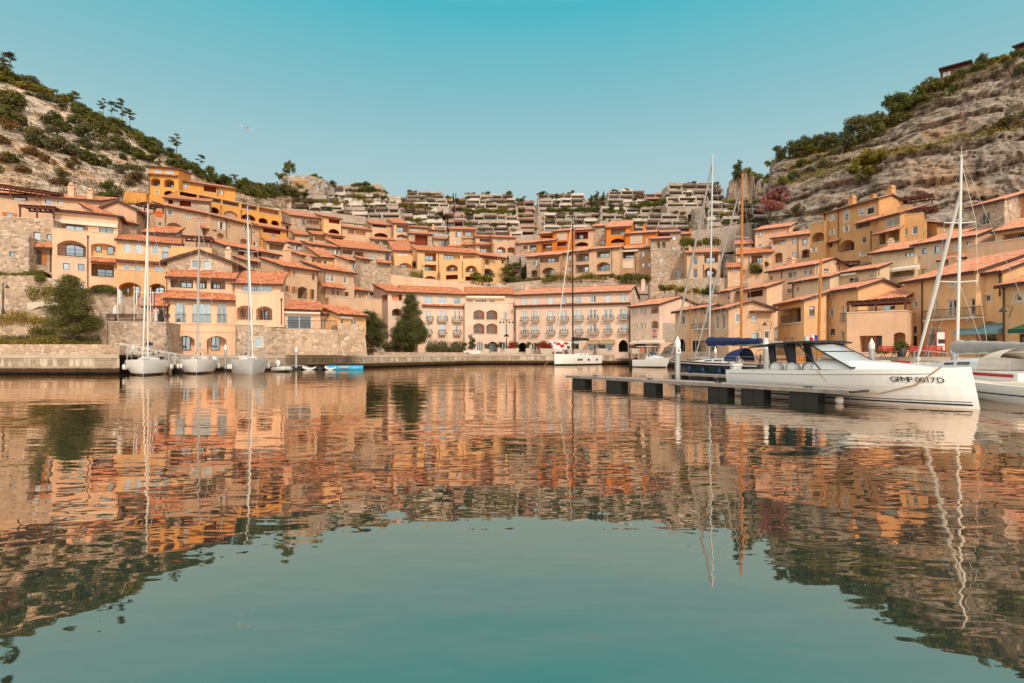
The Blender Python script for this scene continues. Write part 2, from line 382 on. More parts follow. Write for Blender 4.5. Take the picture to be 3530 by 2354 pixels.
        if sur:
            for b in ((a0-t,a0-.002,z0-t,z1+t),(a1+.002,a1+t,z0-t,z1+t),(a0-.002,a1+.002,z1+.002,z1+t),(a0-.002,a1+.002,z0-t,z0-.002)): mb.pbox(P,*b,-.03,.02,1)
        else: mb.pbox(P,a0-.1,a1+.1,z0-.1,z0-.003,-.07,.02,1)
        mb.build('surround' if sur else 'sill',[s.col,'trim'],o)
        if sh:
            ms={'o':'oshut','w':'white','g':'gshut'}[sh[0]]; w=(a1-a0)*.55
            for c in sh[1:]:
                m2=MB(); b0=a0-w-.03 if c=='L' else a1+.03; m2.pbox(P,b0,b0+w,z0,z1,-.07,-.02); nb=max(3,int((z1-z0)/.25))
                for i in range(nb): zz=z0+.06+(z1-z0-.1)*i/nb; m2.pbox(P,b0+.05,b0+w-.05,zz,zz+.07,-.085,-.071)
                m2.build('shutter',ms,s.h.root)
        if rail: s.railing(a0-.03,a1+.03,z0+.02,z0+1.0,-.06,o)
        return s
    def railing(s,a0,a1,z0,z1,y,par=None,mat='iron',end=0):
        P=s.p.P; mb=MB(); far=s.p.O.y>95; st=.26 if far else .13; r=.022 if far else .016
        for zz,t in ((z1,.05),(z0+.06,.03)): mb.pbox(P,a0,a1,zz-t,zz,y-.025,y+.025)
        n=max(2,int((a1-a0)/st))
        for i in range(n+1): a=a0+(a1-a0)*i/n; mb.pbox(P,a-r/2,a+r/2,z0,z1-.05,y-r/2,y+r/2)
        if end:
            for a in (a0,a1): mb.pbox(P,a-.02,a+.02,z1-.05,z1,y,end); mb.pbox(P,a-.02,a+.02,z0,z0+.05,y,end)
        return mb.build('railing',mat,par or s.h.root)
    def rail(s,x0,y0,x1,y1,off=.1):
        a0,a1,z0,z1=s.rect(x0,y0,x1,y1,off); s.railing(a0,a1,z0,z1,off); return s
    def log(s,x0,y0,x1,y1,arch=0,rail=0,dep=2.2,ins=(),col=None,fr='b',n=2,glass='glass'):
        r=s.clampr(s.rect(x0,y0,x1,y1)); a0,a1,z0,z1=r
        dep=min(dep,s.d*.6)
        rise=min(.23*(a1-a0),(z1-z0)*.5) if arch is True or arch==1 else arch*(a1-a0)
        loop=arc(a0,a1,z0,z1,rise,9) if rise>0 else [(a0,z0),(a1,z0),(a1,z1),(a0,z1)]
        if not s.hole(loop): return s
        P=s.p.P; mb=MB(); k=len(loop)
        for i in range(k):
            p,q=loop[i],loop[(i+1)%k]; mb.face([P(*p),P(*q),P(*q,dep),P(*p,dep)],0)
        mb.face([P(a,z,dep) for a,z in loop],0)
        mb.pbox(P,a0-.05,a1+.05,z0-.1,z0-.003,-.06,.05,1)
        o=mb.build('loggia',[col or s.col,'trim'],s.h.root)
        for w in ins:
            b0,b1,c0,c1=s.rect(*w,dep-.06); b0=max(b0,a0+.04); b1=min(b1,a1-.04)
            if b1-b0>.2: s.glaz(b0,b1,max(c0,z0+.02),min(c1,z1-.05),dep-.06,fr,n,'glass_door',par=o,glass=glass)
        if rail: s.railing(a0+.02,a1-.02,z0+.02,z0+(1.0 if rail==2 else .5),.1,o)
        return s
    def canopy(s,x0,y0,x1,y1,proj=.9,ends=.0):
        a0,_=s.p.hit(*S(x0,y1),-proj); a1,_=s.p.hit(*S(x1,y1),-proj); um=(x0+x1)/2
        _,zt=s.p.hit(*S(um,y0),0); _,zb=s.p.hit(*S(um,y1),-proj); zb+=.14; zt=max(zt,zb+.15*proj); zt=min(zt,zb+.75*proj)
        P=s.p.P; mb=MB(); slab(mb,[P(a0,zb,-proj),P(a1,zb,-proj),P(a1,zt,-.005),P(a0,zt,-.005)],.14)
        tile_slope(mb,P,a0,a1,-proj,zb,-.005,zt,pitch=.3 if s.p.O.y<110 else .42,amp=.08)
        mb.build('canopy',[s.tile,'fascia'],s.h.root); return s
    def perg(s,x0,y0,x1,y1,off=.2,dep=2.6,mat='wood',np_=3,n=None):
        a0,a1,z0,z1=s.rect(x0,y0,x1,y1,off); P=s.p.P; mb=MB(); L_=a1-a0
        for y in (off,off+dep): mb.pbox(P,a0-.15,a1+.15,z1-.24,z1-.02,y,y+.14)
        n=n or max(4,int(L_/.6))
        for i in range(n+1): a=a0+L_*i/n; mb.pbox(P,a-.05,a+.05,z1-.02,z1+.14,off-.35,off+dep+.2)
        for i in range(np_): a=a0+L_*i/(np_-1); mb.pbox(P,a-.09,a+.09,z0,z1-.24,off+.005,off+.135)
        mb.pbox(P,a0-.1,a1+.1,z1+.142,z1+.18,off+.1,off+dep,0)
        mb.build('pergola',mat,s.h.root); return s
    def balc(s,x0,y0,x1,y1,proj=.9,mat='iron',slabm='trim',h=None):
        a0,a1,z0,z1=s.rect(x0,y0,x1,y1,-proj); P=s.p.P; mb=MB(); mb.pbox(P,a0,a1,z0-.02,z0+.16,-proj,-.004)
        for a in ((a0*.8+a1*.2),(a0*.2+a1*.8)): mb.pbox(P,a-.09,a+.09,z0-.2,z0-.022,-proj*.7,-.004)
        o=mb.build('balcony',slabm,s.h.root); s.railing(a0+.03,a1-.03,z0+.16,z1,-proj+.05,o,mat,end=-.01); return s
    def basket(s,x0,y0,x1,y1):   # small stone balcony with a bellied iron rail
        proj=.75; a0,a1,z0,z1=s.rect(x0,y0,x1,y1,-proj); P=s.p.P; mb=MB(); h=z1-z0; zs=z0+h*.16
        mb.pbox(P,a0+.15,a1-.15,z0+h*.06,zs,-proj,-.004)
        for a in ((a0*.75+a1*.25),(a0*.25+a1*.75)): mb.pbox(P,a-.1,a+.1,z0-h*.08,z0+h*.06-.002,-proj*.75,-.004)
        o=mb.build('balcony','trim',s.h.root); m=MB()
        prof=[(0,.0),(.25,.17),(.5,.15),(.75,.03),(1,.02)]
        zt=z1
        bars=[]
        n=max(5,int((a1-a0)/.24))
        for i in range(n+1): bars.append((a0+.2+(a1-a0-.4)*i/n,None))
        for a,_ in bars: m.tube([P(a,zs+(zt-zs)*t,-proj+.08-b) for t,b in prof],.016,4,0,False)
        for sd,aa in ((-1,a0+.2),(1,a1-.2)):
            for j in range(3): m.tube([P(aa+sd*b,zs+(zt-zs)*t,-proj+.08+(proj-.1)*j/3) for t,b in prof],.02,4,0,False)
        for t in (0.0,.25,1): 
            b=dict(prof)[t]; m.tube([P(a0+.2-b,zs+(zt-zs)*t+.02,-.02),P(a0+.2-b,zs+(zt-zs)*t+.02,-proj+.08-b),P(a1-.2+b,zs+(zt-zs)*t+.02,-proj+.08-b),P(a1-.2+b,zs+(zt-zs)*t+.02,-.02)],.022,4,0,False)
        m.build('railing','iron',o); return s
    def pipe(s,x,y0,y1):
        a,z1=s.p.hit(*S(x,y0),-.1); _,z0=s.p.hit(*S(x,y1),-.1); mb=MB(); P=s.p.P
        mb.tube([P(a,z0,-.1),P(a,z1,-.1)],.06,6); mb.tube([P(a,z1-.02,-.1),P(a,z1+.25,-.1)],.11,6); mb.build('downpipe','fascia',s.h.root,True); return s
    def awn(s,x0,y0,x1,y1,mat='creamcloth',proj=1.2,scal=0):
        a0,_=s.p.hit(*S(x0,y1),-proj); a1,_=s.p.hit(*S(x1,y1),-proj); _,zb=s.p.hit(*S((x0+x1)/2,y1),-proj); _,zt=s.p.hit(*S((x0+x1)/2,y0),0)
        P=s.p.P; mb=MB(); zv=zb+min(.28,(zt-zb)*.4)
        n=max(1,int((a1-a0)/.5)); 
        for k in range(n):
            b0=a0+(a1-a0)*k/n; b1=a0+(a1-a0)*(k+1)/n; mb.face([P(b0,zv,-proj),P(b1,zv,-proj),P(b1,zt,-.01),P(b0,zt,-.01)])
            mb.face([P(b0,zv,-proj),P(b1,zv,-proj),P(b1,zb,-proj),P((b0+b1)/2,zb-.05,-proj),P(b0,zb,-proj)])
        for a in (a0,a1): mb.face([P(a,zv,-proj),P(a,zt,-.01),P(a,zb,-.01),P(a,zb,-proj)])
        mb.pbox(P,a0,a1,zt,zt+.08,-.14,-.004); mb.build('awning',mat,s.h.root); return s
    def blind(s,x0,y0,x1,y1,mat='cloth'):
        a0,a1,z0,z1=s.rect(x0,y0,x1,y1,-.06); P=s.p.P; mb=MB(); mb.pbox(P,a0,a1,z0,z1,-.07,-.03); mb.pbox(P,a0-.05,a1+.05,z1-.12,z1+.06,-.16,-.004); mb.pbox(P,a0,a1,z0-.06,z0-.002,-.09,-.02)
        mb.build('blind',mat,s.h.root); return s
    def band(s,x0,y0,x1,y1,mat=None,proj=.08,name='moulding'):
        a0,_=s.p.hit(*S(x0,(y0+y1)/2),0); a1,_=s.p.hit(*S(x1,(y0+y1)/2),0); _,z1=s.p.hit(*S(x0,y0),0); _,z0=s.p.hit(*S(x0,y1),0)
        mb=MB(); mb.pbox(s.p.P,a0,a1,z0,z1,-proj,-.003); mb.build(name,mat or s.col,s.h.root); return s
    def ch(s,x,yt,yb,w,off=3,col=None,kind=0):
        a,z1=s.F.hit(*S(x,yt),off); _,z0=s.F.hit(*S(x,yb),off); a2,_=s.F.hit(*S(x+w/2,yt),off); hw=abs(a2-a); P=s.F.P; mb=MB(); H=z1-z0
        hh=min(H*.45,hw*2.2); zb=z1-hh
        mb.pbox(P,a-hw*.85,a+hw*.85,z0-1.2,zb,off-hw*.85,off+hw*.85,0)
        mb.pbox(P,a-hw*1.05,a+hw*1.05,zb+.001,zb+hh*.1,off-hw*1.05,off+hw*1.05,0)
        r0=[P(a+sx*hw*.95,zb+hh*.1,off+sy*hw*.95) for sx,sy in ((-1,-1),(1,-1),(1,1),(-1,1))]
        r1=[P(a+sx*hw*.55,zb+hh*.8,off+sy*hw*.55) for sx,sy in ((-1,-1),(1,-1),(1,1),(-1,1))]
        mb.grid([r0,r1],0,True)
        for i in (-1,0,1):
            t=.42; x0=a+i*hw*.45; k=hw*(.95-.4*(t-.1)/.7)
            mb.pbox(P,x0-hw*.13,x0+hw*.13,zb+hh*.3,zb+hh*.52,off-hw*.9,off-hw*.6,1)
        mb.grid([[P(a+sx*hw*.72,zb+hh*.8,off+sy*hw*.72) for sx,sy in ((-1,-1),(1,-1),(1,1),(-1,1))],[P(a+sx*hw*.2,z1,off+sy*hw*.2) for sx,sy in ((-1,-1),(1,-1),(1,1),(-1,1))]],0,True)
        mb.face([P(a+sx*hw*.72,zb+hh*.8,off+sy*hw*.72) for sx,sy in ((-1,-1),(1,-1),(1,1),(-1,1))])
        s.h.chims.append((mb,col or ('peach' if s.col.startswith('stone') else s.col))); return s
class House:
    def __init__(s,label,name,cat): s.label=label; s.name=name; s.cat=cat; s.fs=[]; s.root=None; s.roof=None; s.nwall=0; s.chims=[]
def H(label,x0,y0,x1,y1,Y,yb,d=7,roof='S',col='peach',sl=.3,bl=None,br=None,oh=.5,Y1=None,ext=5,name='house',cat='house',tile='tile',apx=.5,group=None):
    h=House(label,name,cat); f=Facade(h,x0,y0,x1,y1,Y,yb,d,roof,col,sl,bl,br,oh,Y1,ext,tile); f.apx=apx
    if roof=='GF': f.rise=sl*f.W/2
    h.root=empty(name,(f.F.O.x,f.F.O.y,f.z0),math.atan2(f.F.e.y,f.F.e.x),label,cat,group); h.fs.append(f); HOUSES.append(h)
    return f
def add(f0,x0,y0,x1,y1,Y,yb,d=4,roof='F',col=None,sl=.3,bl=None,br=None,oh=.5,Y1=None,ext=5,tile=None,apx=.5):
    h=f0.h; f=Facade(h,x0,y0,x1,y1,Y,yb,d,roof,col or f0.col,sl,bl,br,oh,Y1,ext,tile or f0.tile); f.apx=apx
    if roof=='GF': f.rise=sl*f.W/2
    h.fs.append(f); return f
def finish_houses():
    for h in HOUSES:
        for f in h.fs: f.finish()
        for mb,c in h.chims: mb.build('chimney',[c,'dark'],h.roof or h.root)
def stonewall(label,pts,Y,th=1.2,mat='stone',Y1=None,name='stone_wall',cat='wall',batter=0,cap='trim'):
    """retaining wall: outline in the photograph's sightlines set on a vertical plane from depth Y (first point) to Y1 (last top point), thickness th"""
    P2=[S(x,y) for x,y in pts]; us=[p[0] for p in P2]; u0,u1=min(us),max(us); Y1=Y1 or Y
    a=Vector(((u0-CX)/F*Y,Y)); b=Vector(((u1-CX)/F*Y1,Y1)); e=(b-a).normalized(); n=Vector((-e.y,e.x))
    if n.dot(a)<0: n=-n
    p=Plane(a,e,n,(b-a).length); q=[p.hit(u,v) for u,v in P2]
    mb=MB(); k=len(q); ff=[p.P(x,z,0) for x,z in q]; bb=[p.P(x,z,th) for x,z in q]
    zm=min(z for x,z in q)
    if batter: ff=[p.P(x,z,-(max(zz for _,zz in q)-z)*batter) for x,z in q]
    for t in tessellate_polygon([[V((x,z,0)) for x,z in q]]):
        mb.face([ff[i] for i in t]); mb.face([bb[i] for i in t])
    for i in range(k): mb.face([ff[i],ff[(i+1)%k],bb[(i+1)%k],bb[i]])
    o=mb.build(name,mat,None,xf=Matrix.Translation(V((a.x,a.y,zm)))); tag(o,label,cat)
    vb=max(p2[1] for p2 in P2); CLAMPS.append((u0,u1,Y,Y1,zm,vb))
    return o
# ================================================================ houses on the left arm of the bay
R(0,560,3)
f=H('long cream house with a dark red timber pergola on its terrace at far left',-200,318,1025,404,84,620,8,col='tan',sl=.3)
f.win(130,355,285,392,'k').win(465,385,535,425,sur=1).win(592,400,640,430,sur=1)
f.ch(742,207,345,72,3,'peach').ch(938,262,470,62,.5,'peach').ch(70,200,275,100,3,'peach')
g=add(f,-200,350,660,465,81,1150,2.6,col='tan'); g.win(65,520,135,585,'o',sh='oLR').canopy(-60,612,185,672).win(0,690,168,745,'b',n=2).win(80,1125,160,1150,sh='oLR')
g.perg(-190,265,650,385,off=.15,dep=2.6,np_=4)
f=H('stone house with orange shutters and a pergola terrace left of the peach block',-40,560,549,592,72.5,1210,7,'F','stone')
f.win(345,722,422,815).win(480,742,532,798).canopy(235,822,540,890).win(352,915,433,1060,sh='oLR',rail=1).log(270,1118,535,1215,1,ins=[(430,1160,515,1210)])
f.pipe(522,890,1130).perg(205,455,553,590,off=.2,dep=2.4)
f=H('lower stone house with a flat top and one tiny window at the far left edge',-220,742,300,770,70,1160,3,'F','stone')
f.win(95,922,152,975)
f=H('peach apartment block with two arched balconies and a hipped tiled roof',565,500,1228,562,76,760,9,'H','lpeach',sl=.22,oh=.6)
f.log(615,610,910,735,.1,dep=.8,ins=[(680,640,868,730)]).win(1025,660,1172,745,n=2).band(570,585,1215,622,'creamcloth',.25,'awning').pipe(1228,570,740)
g=add(f,540,678,1216,745,73.5,1300,4); g.rail(562,650,1212,678,.12)
g.log(592,805,892,972,1,ins=[(680,850,868,970)],rail=2).log(942,838,1195,975,.12,dep=.9,col='yel',ins=[(990,862,1050,925),(1108,870,1178,952)],n=1)
g.canopy(935,980,1200,1045).log(944,1050,1178,1180,ins=[(1005,1100,1170,1178)],rail=2,col='rochre').win(652,1040,718,1106,sur=1).win(806,1048,872,1116,sur=1).log(942,1262,1180,1315,1).pipe(908,775,1285).win(805,1268,870,1300)
f=H('yellow house with a pale framed row of windows beside the peach block',1212,806,1882,860,76,1120,7,col='yel',sl=.28,oh=.45)
f.win(1285,838,1348,925,'t',sur=1).win(1395,845,1468,934,'t',sur=1).win(1575,860,1640,944,'t',sur=1).win(1678,868,1740,1000,'t',sur=1,rail=1)
f.win(1284,1052,1345,1112,'t',sur=1).win(1394,1062,1463,1120,'t',sur=1).win(1592,1075,1700,1130,'t',n=2).band(1200,1003,1710,1030,'wood',.6,'beam')
g=add(f,1186,1108,1720,1132,72,1400,3.5); g.log(1232,1238,1452,1390,1,ins=[(1285,1275,1342,1360),(1395,1280,1448,1388)],n=1,col='ochre').log(1542,1252,1705,1400,1,ins=[(1592,1290,1700,1398)],rail=2,col='ochre')
f=H('ochre terrace house with a red timber pergola behind the gabled waterfront house',1770,868,2190,890,78,1020,5,'F','yel')
f.perg(1885,770,2180,888,off=.2,dep=2.6)
f=H('small stone outbuilding with a short tiled roof above the yellow house',1485,726,1812,738,84,830,3,col='stone',sl=.45)
f.win(1600,752,1640,790)
# gabled waterfront house
R(0,800,3)
f=H('peach waterfront house with a stone gable and two tiled canopies above the moored sailboats',1716,688,2438,712,66,1272,2.2,col='lpeach',sl=.42,oh=.55,ext=3)
f.win(1816,728,1920,933,'t',rail=1,n=2).win(1992,740,2180,935,'t',rail=1,n=3).win(2246,744,2344,936,'t',rail=1,n=2)
f.log(1820,1072,2012,1264,1,dep=1.3,ins=[(1872,1078,1975,1222)],col='lpeach').log(2138,1075,2342,1266,1,dep=1.3,ins=[(2186,1080,2276,1222)],col='lpeach').pipe(1736,708,1250).band(1718,938,2436,950,None,.06).band(1718,1018,2436,1028,None,.06)
g=add(f,1745,468,2416,492,68.3,640,2.2,'S','lpeach',.42); g.log(1762,486,1996,575,dep=1.2,col='stone',ins=[(1872,520,1988,575)]).log(2032,496,2140,585,dep=1.2,col='stone',ins=[(2060,525,2122,582)]).log(2174,500,2330,590,dep=1.2,col='stone',ins=[(2180,535,2280,588)])
g=add(f,1728,298,2400,318,70.6,480,8,'GF','stone',.36,oh=.7,apx=.51); g.win(1986,295,2050,370,'t',sur=1).win(2102,300,2172,378,'t',sur=1)
g.ch(2365,150,420,66,1.2,'lpeach')
R(600,800,3)
f=H('peach house with roof terrace and two arched loggias on a stone waterfront base',640,622,1134,630,67,960,4,'F','lpeach',ext=.2)
f.log(646,758,812,906,1,ins=[(682,802,742,872)],n=1).log(849,766,1016,908,1,ins=[(852,806,978,906)],rail=1).pipe(1110,705,955)
g=add(f,645,958,1150,964,66.7,1272,3,'F','stone'); g.win(840,1090,912,1185,'w',sur=1)
g=add(f,625,535,1100,548,70.2,640,5,'S','lpeach',.4); g.win(702,556,1020,618,'t',n=4)
f=H('low cream waterfront house with a wide curtained window under a short tiled roof',1138,806,1512,816,68.5,1010,4,col='lpeach',sl=.32,ext=.2)
f.win(1170,862,1420,1000,'w',sur=1,n=2,glass='dglass').band(1140,822,1510,840,'creamcloth',.5,'awning')
g=add(f,1512,850,1652,860,70.5,1010,4,'S','lpeach',.35); g.win(1516,890,1580,1004,'w',n=2)
f=H('yellow waterfront bungalow with its gable end turned to the bastion wall',1700,856,1985,874,70,970,col='yel',bl=1480,ext=1)
f.win(1725,892,1760,950,'w').win(1832,906,1890,960,'w',n=2).band(1705,865,1830,888,'creamcloth',.4,'awning')
# ---------------------------------------------------------------- row houses climbing behind
R(600,560,3)
f=H('tan row house with orange shutters and an arched balcony facing the square',1140,1082,1490,1132,80,1440,col='tan',bl=895)
f.win(1154,1102,1184,1165,sh='oLR').win(1226,1114,1254,1182,'o',glass='dglass').win(1424,1150,1455,1214).win(1154,1272,1180,1338,sh='oLR').win(1230,1286,1254,1350,sh='oLR').log(1280,1284,1380,1410,1,rail=2).win(1420,1312,1450,1414,sh='oL').pipe(1486,1135,1440)
f=H('tan row house with white framed twin windows and a mid-height tiled canopy',1555,1112,1864,1154,86,1420,col='tan',bl=1325)
f.win(1577,1156,1610,1225,'w',sur=1).win(1624,1162,1655,1228,'w',sur=1).win(1752,1178,1790,1245,'w',sur=1).canopy(1548,1242,1780,1308).win(1638,1314,1662,1375,'w').win(1686,1320,1712,1380,'w').win(1765,1340,1805,1382).pipe(1560,1110,1420)
g=add(f,1600,1395,2150,1418,83,1640,3); g.win(1690,1500,1720,1560)
f=H('tall narrow yellow house with one white framed window beside a stone tower',1806,1018,1944,1036,99,1260,col='lpeach',bl=1670)
f.win(1848,1046,1886,1100,'w',sur=1).win(1850,1176,1884,1252,'w',glass='dglass')
f=H('slim stone tower house with one tiny dark window',1930,1002,2024,1014,97,1320,col='stone',bl=1875)
f.win(1972,1036,1992,1056)
f=H('little tan house with yellow shutters at the foot of the stone tower',1872,1324,2010,1340,91,1480,col='tan',bl=1842)
f.win(1920,1352,1945,1410,'w',sh='oLR').pipe(1876,1330,1440)
f=H('yellow row house with a white door under a steep tiled verge',1528,986,1676,998,104,1100,col='yel',bl=1370)
f.win(1542,1012,1582,1078,'w',glass='dglass').ch(1685,990,1065,70,-3,'peach')
f=H('tan row house with a square chimney in front of its eaves',1318,966,1466,988,102,1060,col='tan',bl=1195)
f.win(1330,990,1358,1032,'w').win(1420,1002,1445,1040).ch(1390,966,1040,50,-3,'peach')
f=H('stone row house with a long sloping roof and two dark red doors',535,866,1090,966,88,1010,col='stone',bl=270)
f.log(655,905,725,962,dep=.5,col='redin').log(825,930,900,985,dep=.5,col='redin').win(1000,968,1030,1000)
f=H('tan row house with a white three-part window below the long sloping roof',738,1020,1044,1074,84,1185,col='tan',bl=612)
f.win(902,1086,975,1130,'w',n=3).win(812,1062,842,1110,'w',sur=1).balc(985,1135,1105,1200,1.0).ch(1170,842,1010,48,-4,'peach')
f=H('small stone house with a low tiled roof behind the waterfront terrace',640,1098,800,1124,77,1200,4,col='stone')
R(0,560,3)
f=H('tan row house with a large arched recess beneath a descending tiled roof',1722,458,2166,545,96,870,col='tan',bl=1590)
f.win(1738,478,1785,540,'w',glass='dglass').win(1910,544,1985,576,n=3,fr='w').win(2050,572,2072,602).win(2098,582,2124,622,'w').log(1716,622,1885,705,1,dep=1).canopy(2090,652,2240,698).log(2100,700,2148,760,dep=.8).pipe(1708,460,620)
R(600,560,3)
f=H('long tan row house with white shutters below the orange hillside block',372,548,882,676,101,890,col='tan',d=6)
f.win(475,612,508,695,'w',sh='wLR').win(562,648,578,672).win(728,668,755,708,'w',sh='wLR').win(808,708,842,736,'w').log(446,730,522,790,1,dep=1).log(684,788,765,848,1,dep=1).win(822,820,850,862,'w',sh='wR').pipe(545,610,790).pipe(800,680,840)
f=H('small ochre house with a dark timber porch under a long tiled roof',905,668,1168,708,118,800,5,col='ochre')
f.log(920,690,1100,735,dep=1.2,col='redin').win(1010,745,1040,775)
f=H('tan house with a stone railed terrace under a small lean-to roof',960,822,1152,840,106,930,5,col='tan',bl=918)
f.log(985,845,1145,908,dep=1.2,rail=2,col='dtan')
f=H('stone house with white shutters on two small upper windows',1178,828,1396,862,118,950,col='stone',bl=1068)
f.win(1260,858,1284,905,'w',sh='wLR').win(1322,872,1348,908,'w',sh='wLR')
f=H('stone house with a white shuttered window at the right end of its front',1400,848,1734,892,115,970,col='stone',bl=1320)
f.win(1448,882,1470,905).win(1525,888,1548,920).win(1674,902,1704,955,'w',sh='wLR').ch(1470,880,960,50,-4,'peach')
f=H('long low house with two deep balconies and a grey shuttered window in stone',1738,884,2240,932,118,1070,6,col='stone',bl=1570)
f.log(1742,905,1850,952,col='tan').log(1866,918,1962,982,col='tan',ins=[(1870,940,1912,980)]).win(2024,950,2062,996,'w').win(2186,944,2228,1016,'k',glass='dglass').canopy(2105,1015,2268,1048)
# ochre block on the hillside
R(0,560,3)
f=H('ochre tower house with two arched loggias at the top of the village',1546,50,1846,72,118,360,9,col='ochre',sl=.18,ext=8)
f.win(1590,72,1674,104,'w',n=2).win(1706,82,1794,113,'w',n=2).log(1558,160,1657,244,1,ins=[(1590,190,1655,243)],col='rochre').log(1698,172,1800,258,1,ins=[(1720,195,1798,256)],col='rochre').win(1616,290,1640,318,sur=1).log(1698,292,1797,342,1,col='redin').canopy(1520,108,1838,136,.5).pipe(1545,140,330)
f=H('long ochre hillside wing with a blue shuttered attic window',1850,195,2435,283,122,560,8,col='ochre',ext=8)
f.win(1905,222,1942,258,sur=1).log(2108,240,2235,305,dep=1.2,col='redin').win(2280,286,2304,330,'w',sh='gLR').pipe(2250,270,350)
R(600,560,3)
f=H('long orange-yellow apartment block stepping down the hill in terraces and arches',40,290,1106,500,113,690,7,'F','ochre',ext=6)
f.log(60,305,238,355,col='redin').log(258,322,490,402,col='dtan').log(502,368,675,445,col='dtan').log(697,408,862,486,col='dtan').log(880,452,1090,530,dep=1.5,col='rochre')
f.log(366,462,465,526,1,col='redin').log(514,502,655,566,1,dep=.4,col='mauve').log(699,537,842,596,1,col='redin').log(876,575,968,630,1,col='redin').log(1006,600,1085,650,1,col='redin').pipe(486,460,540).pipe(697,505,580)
f=H('stone house with dark openings and a long tiled roof under the ochre tower',-100,372,366,414,107,520,4,col='stone',sl=.35)
f.log(60,398,176,455,dep=1,col='redin').log(-60,388,-10,430,dep=1,col='redin')
R(0,560,3)
f=H('tan gabled house with dark red verges between the chimneys and the stone terrace',1062,465,1412,490,84,640,8,'GF','tan',.5,apx=.45,oh=.6)
f.win(1370,600,1385,640)
g=add(f,1050,560,1400,640,80.5,760,4,'S','tan',.5)
f=H('small stone house with an orange banner hung on its roof terrace rail',1408,512,1612,545,90,760,5,col='stone',bl=1365)
f.win(1408,552,1520,586,'w',n=3)
g=add(f,1612,520,1700,540,88.5,760,4,'F','tan'); g.win(1640,618,1680,656,'w').blind(1606,508,1680,552,'orangecloth').perg(1500,440,1690,520,dep=2,off=.2)
stonewall('plain orange retaining wall climbing to the foot of the ochre tower',[(1278,300),(1512,318),(1512,420),(1278,420)],119,1,'ochre',name='retaining_wall')
# ================================================================ middle of the village
R(1240,580,4)
T='tilepale'
f=H('tan house with a red pergola balcony over an arched loggia, topmost left of centre',165,770,446,796,172,970,col='tan',bl=58)
f.log(175,782,365,815,dep=1,col='redin').log(202,892,385,948,1,col='redin')
f=H('tan house with glazed square balcony over an arched one and a steep right roof',467,760,672,774,171,1000,col='tan',bl=385)
f.log(510,780,668,880,ins=[(512,806,595,878)],rail=1).log(508,910,660,965,1,ins=[(512,932,592,963)]).pipe(463,775,985)
f=H('tan house with a slim window strip above a wooden slatted balcony',682,812,962,830,176,890,4,col='tan')
f.win(705,838,790,860,'w',n=2).win(850,842,888,860)
g=add(f,676,902,1006,920,170,1090,4,'S','stone'); g.log(762,922,935,1060,dep=1.2,col='redin').balc(762,975,935,1060,.6,'bwood','bwood')
f=H('stone house with a three-part window and a brown garage door below it',968,852,1180,864,176,960,3,col='stone')
f.win(1010,896,1165,926,'w',n=3).ch(1012,768,845,36,1.5,'peach')
g=add(f,1020,974,1206,988,171,1100,4,'S','stone'); g.win(1125,994,1196,1095,'o',glass='dglass')
f=H('tall tan house with a grey shutter and a brown timber balcony',1238,848,1597,852,170,1105,col='tan',bl=1160)
f.win(1345,872,1388,952,sh='gL').log(1415,862,1590,1018,dep=1,ins=[(1455,880,1535,935)]).balc(1410,930,1596,972,.8,'bwood','bwood').win(1306,996,1330,1034,'w').win(1352,998,1388,1040,'w').canopy(1212,1045,1400,1088).canopy(1405,1022,1598,1064)
f=H('tan house with a square loggia above a lower one with a lounger',1602,948,1830,958,168,1160,6,col='tan')
f.log(1655,968,1805,1020,ins=[(1660,990,1730,1018)]).canopy(1600,1024,1830,1062).log(1660,1070,1820,1166,ins=[(1664,1110,1750,1165)])
f=H('wide tan house with a pair of arched balconies and two slit windows',1836,957,2146,968,166,1300,6,col='tan')
f.win(1888,985,1970,1004).win(2028,986,2062,1004).log(1896,1082,2014,1165,1,ins=[(1898,1112,1970,1163)]).log(2038,1087,2138,1166,1).log(2046,1218,2136,1280,1,dep=.4).pipe(1847,1050,1290).ch(2080,855,920,28,2,'tan')
R(1720,580,4)
f=H('stone house with two dark square openings beside the small orange house',230,1046,523,1028,165,1200,5,col='stone',tile=T)
f.log(336,1068,396,1122,dep=1).log(426,1060,520,1118,dep=1,ins=[(440,1090,518,1117)]).canopy(228,1172,450,1212)
R(600,560,3)
f=H('tan house with twin square openings and a round arch, left of the topmost row',1738,670,2040,707,160,880,6,col='tan',bl=1722)
f.log(1800,692,1864,740,dep=1).log(1876,704,1980,750,dep=1).log(1876,818,1975,862,1).log(1798,808,1862,850,1)
f=H('stone house beside a slatted red timber balcony, under the terraced flats',1208,550,1510,585,148,730,col='stone',bl=1105)
f.win(1324,580,1355,648,'g',glass='dglass').balc(1368,640,1532,690,1,'wood','wood').win(1282,682,1304,710,'w').win(1324,684,1352,722,'w',n=2).log(1370,600,1500,640,dep=1)
f=H('ochre house with a red lined balcony and an arched window below',1548,562,1726,588,150,750,col='yel',bl=1460)
f.log(1600,588,1714,630,dep=1,col='redin').log(1600,688,1708,735,1,col='redin')
f=H('low tan house with two small white windows beneath the slatted balcony house',1250,748,1388,760,138,820,col='tan',bl=1190)
f.win(1302,772,1334,800,'w').win(1352,776,1380,796)
f=H('low tan house with one wide dark opening under a pale awning',1440,748,1570,760,142,830,col='tan',bl=1390)
f.log(1452,766,1560,808,dep=1)
f=H('low yellow house with a wide dark opening below the ochre balcony house',1602,757,1756,774,140,840,col='yel',bl=1560)
f.log(1628,776,1745,818,dep=1,col='redin')
f=H('narrow tan house with a red door at the end of the orange-yellow block',1106,618,1196,648,135,790,4,col='tan')
f.win(1155,655,1188,770,'o',glass='dglass')
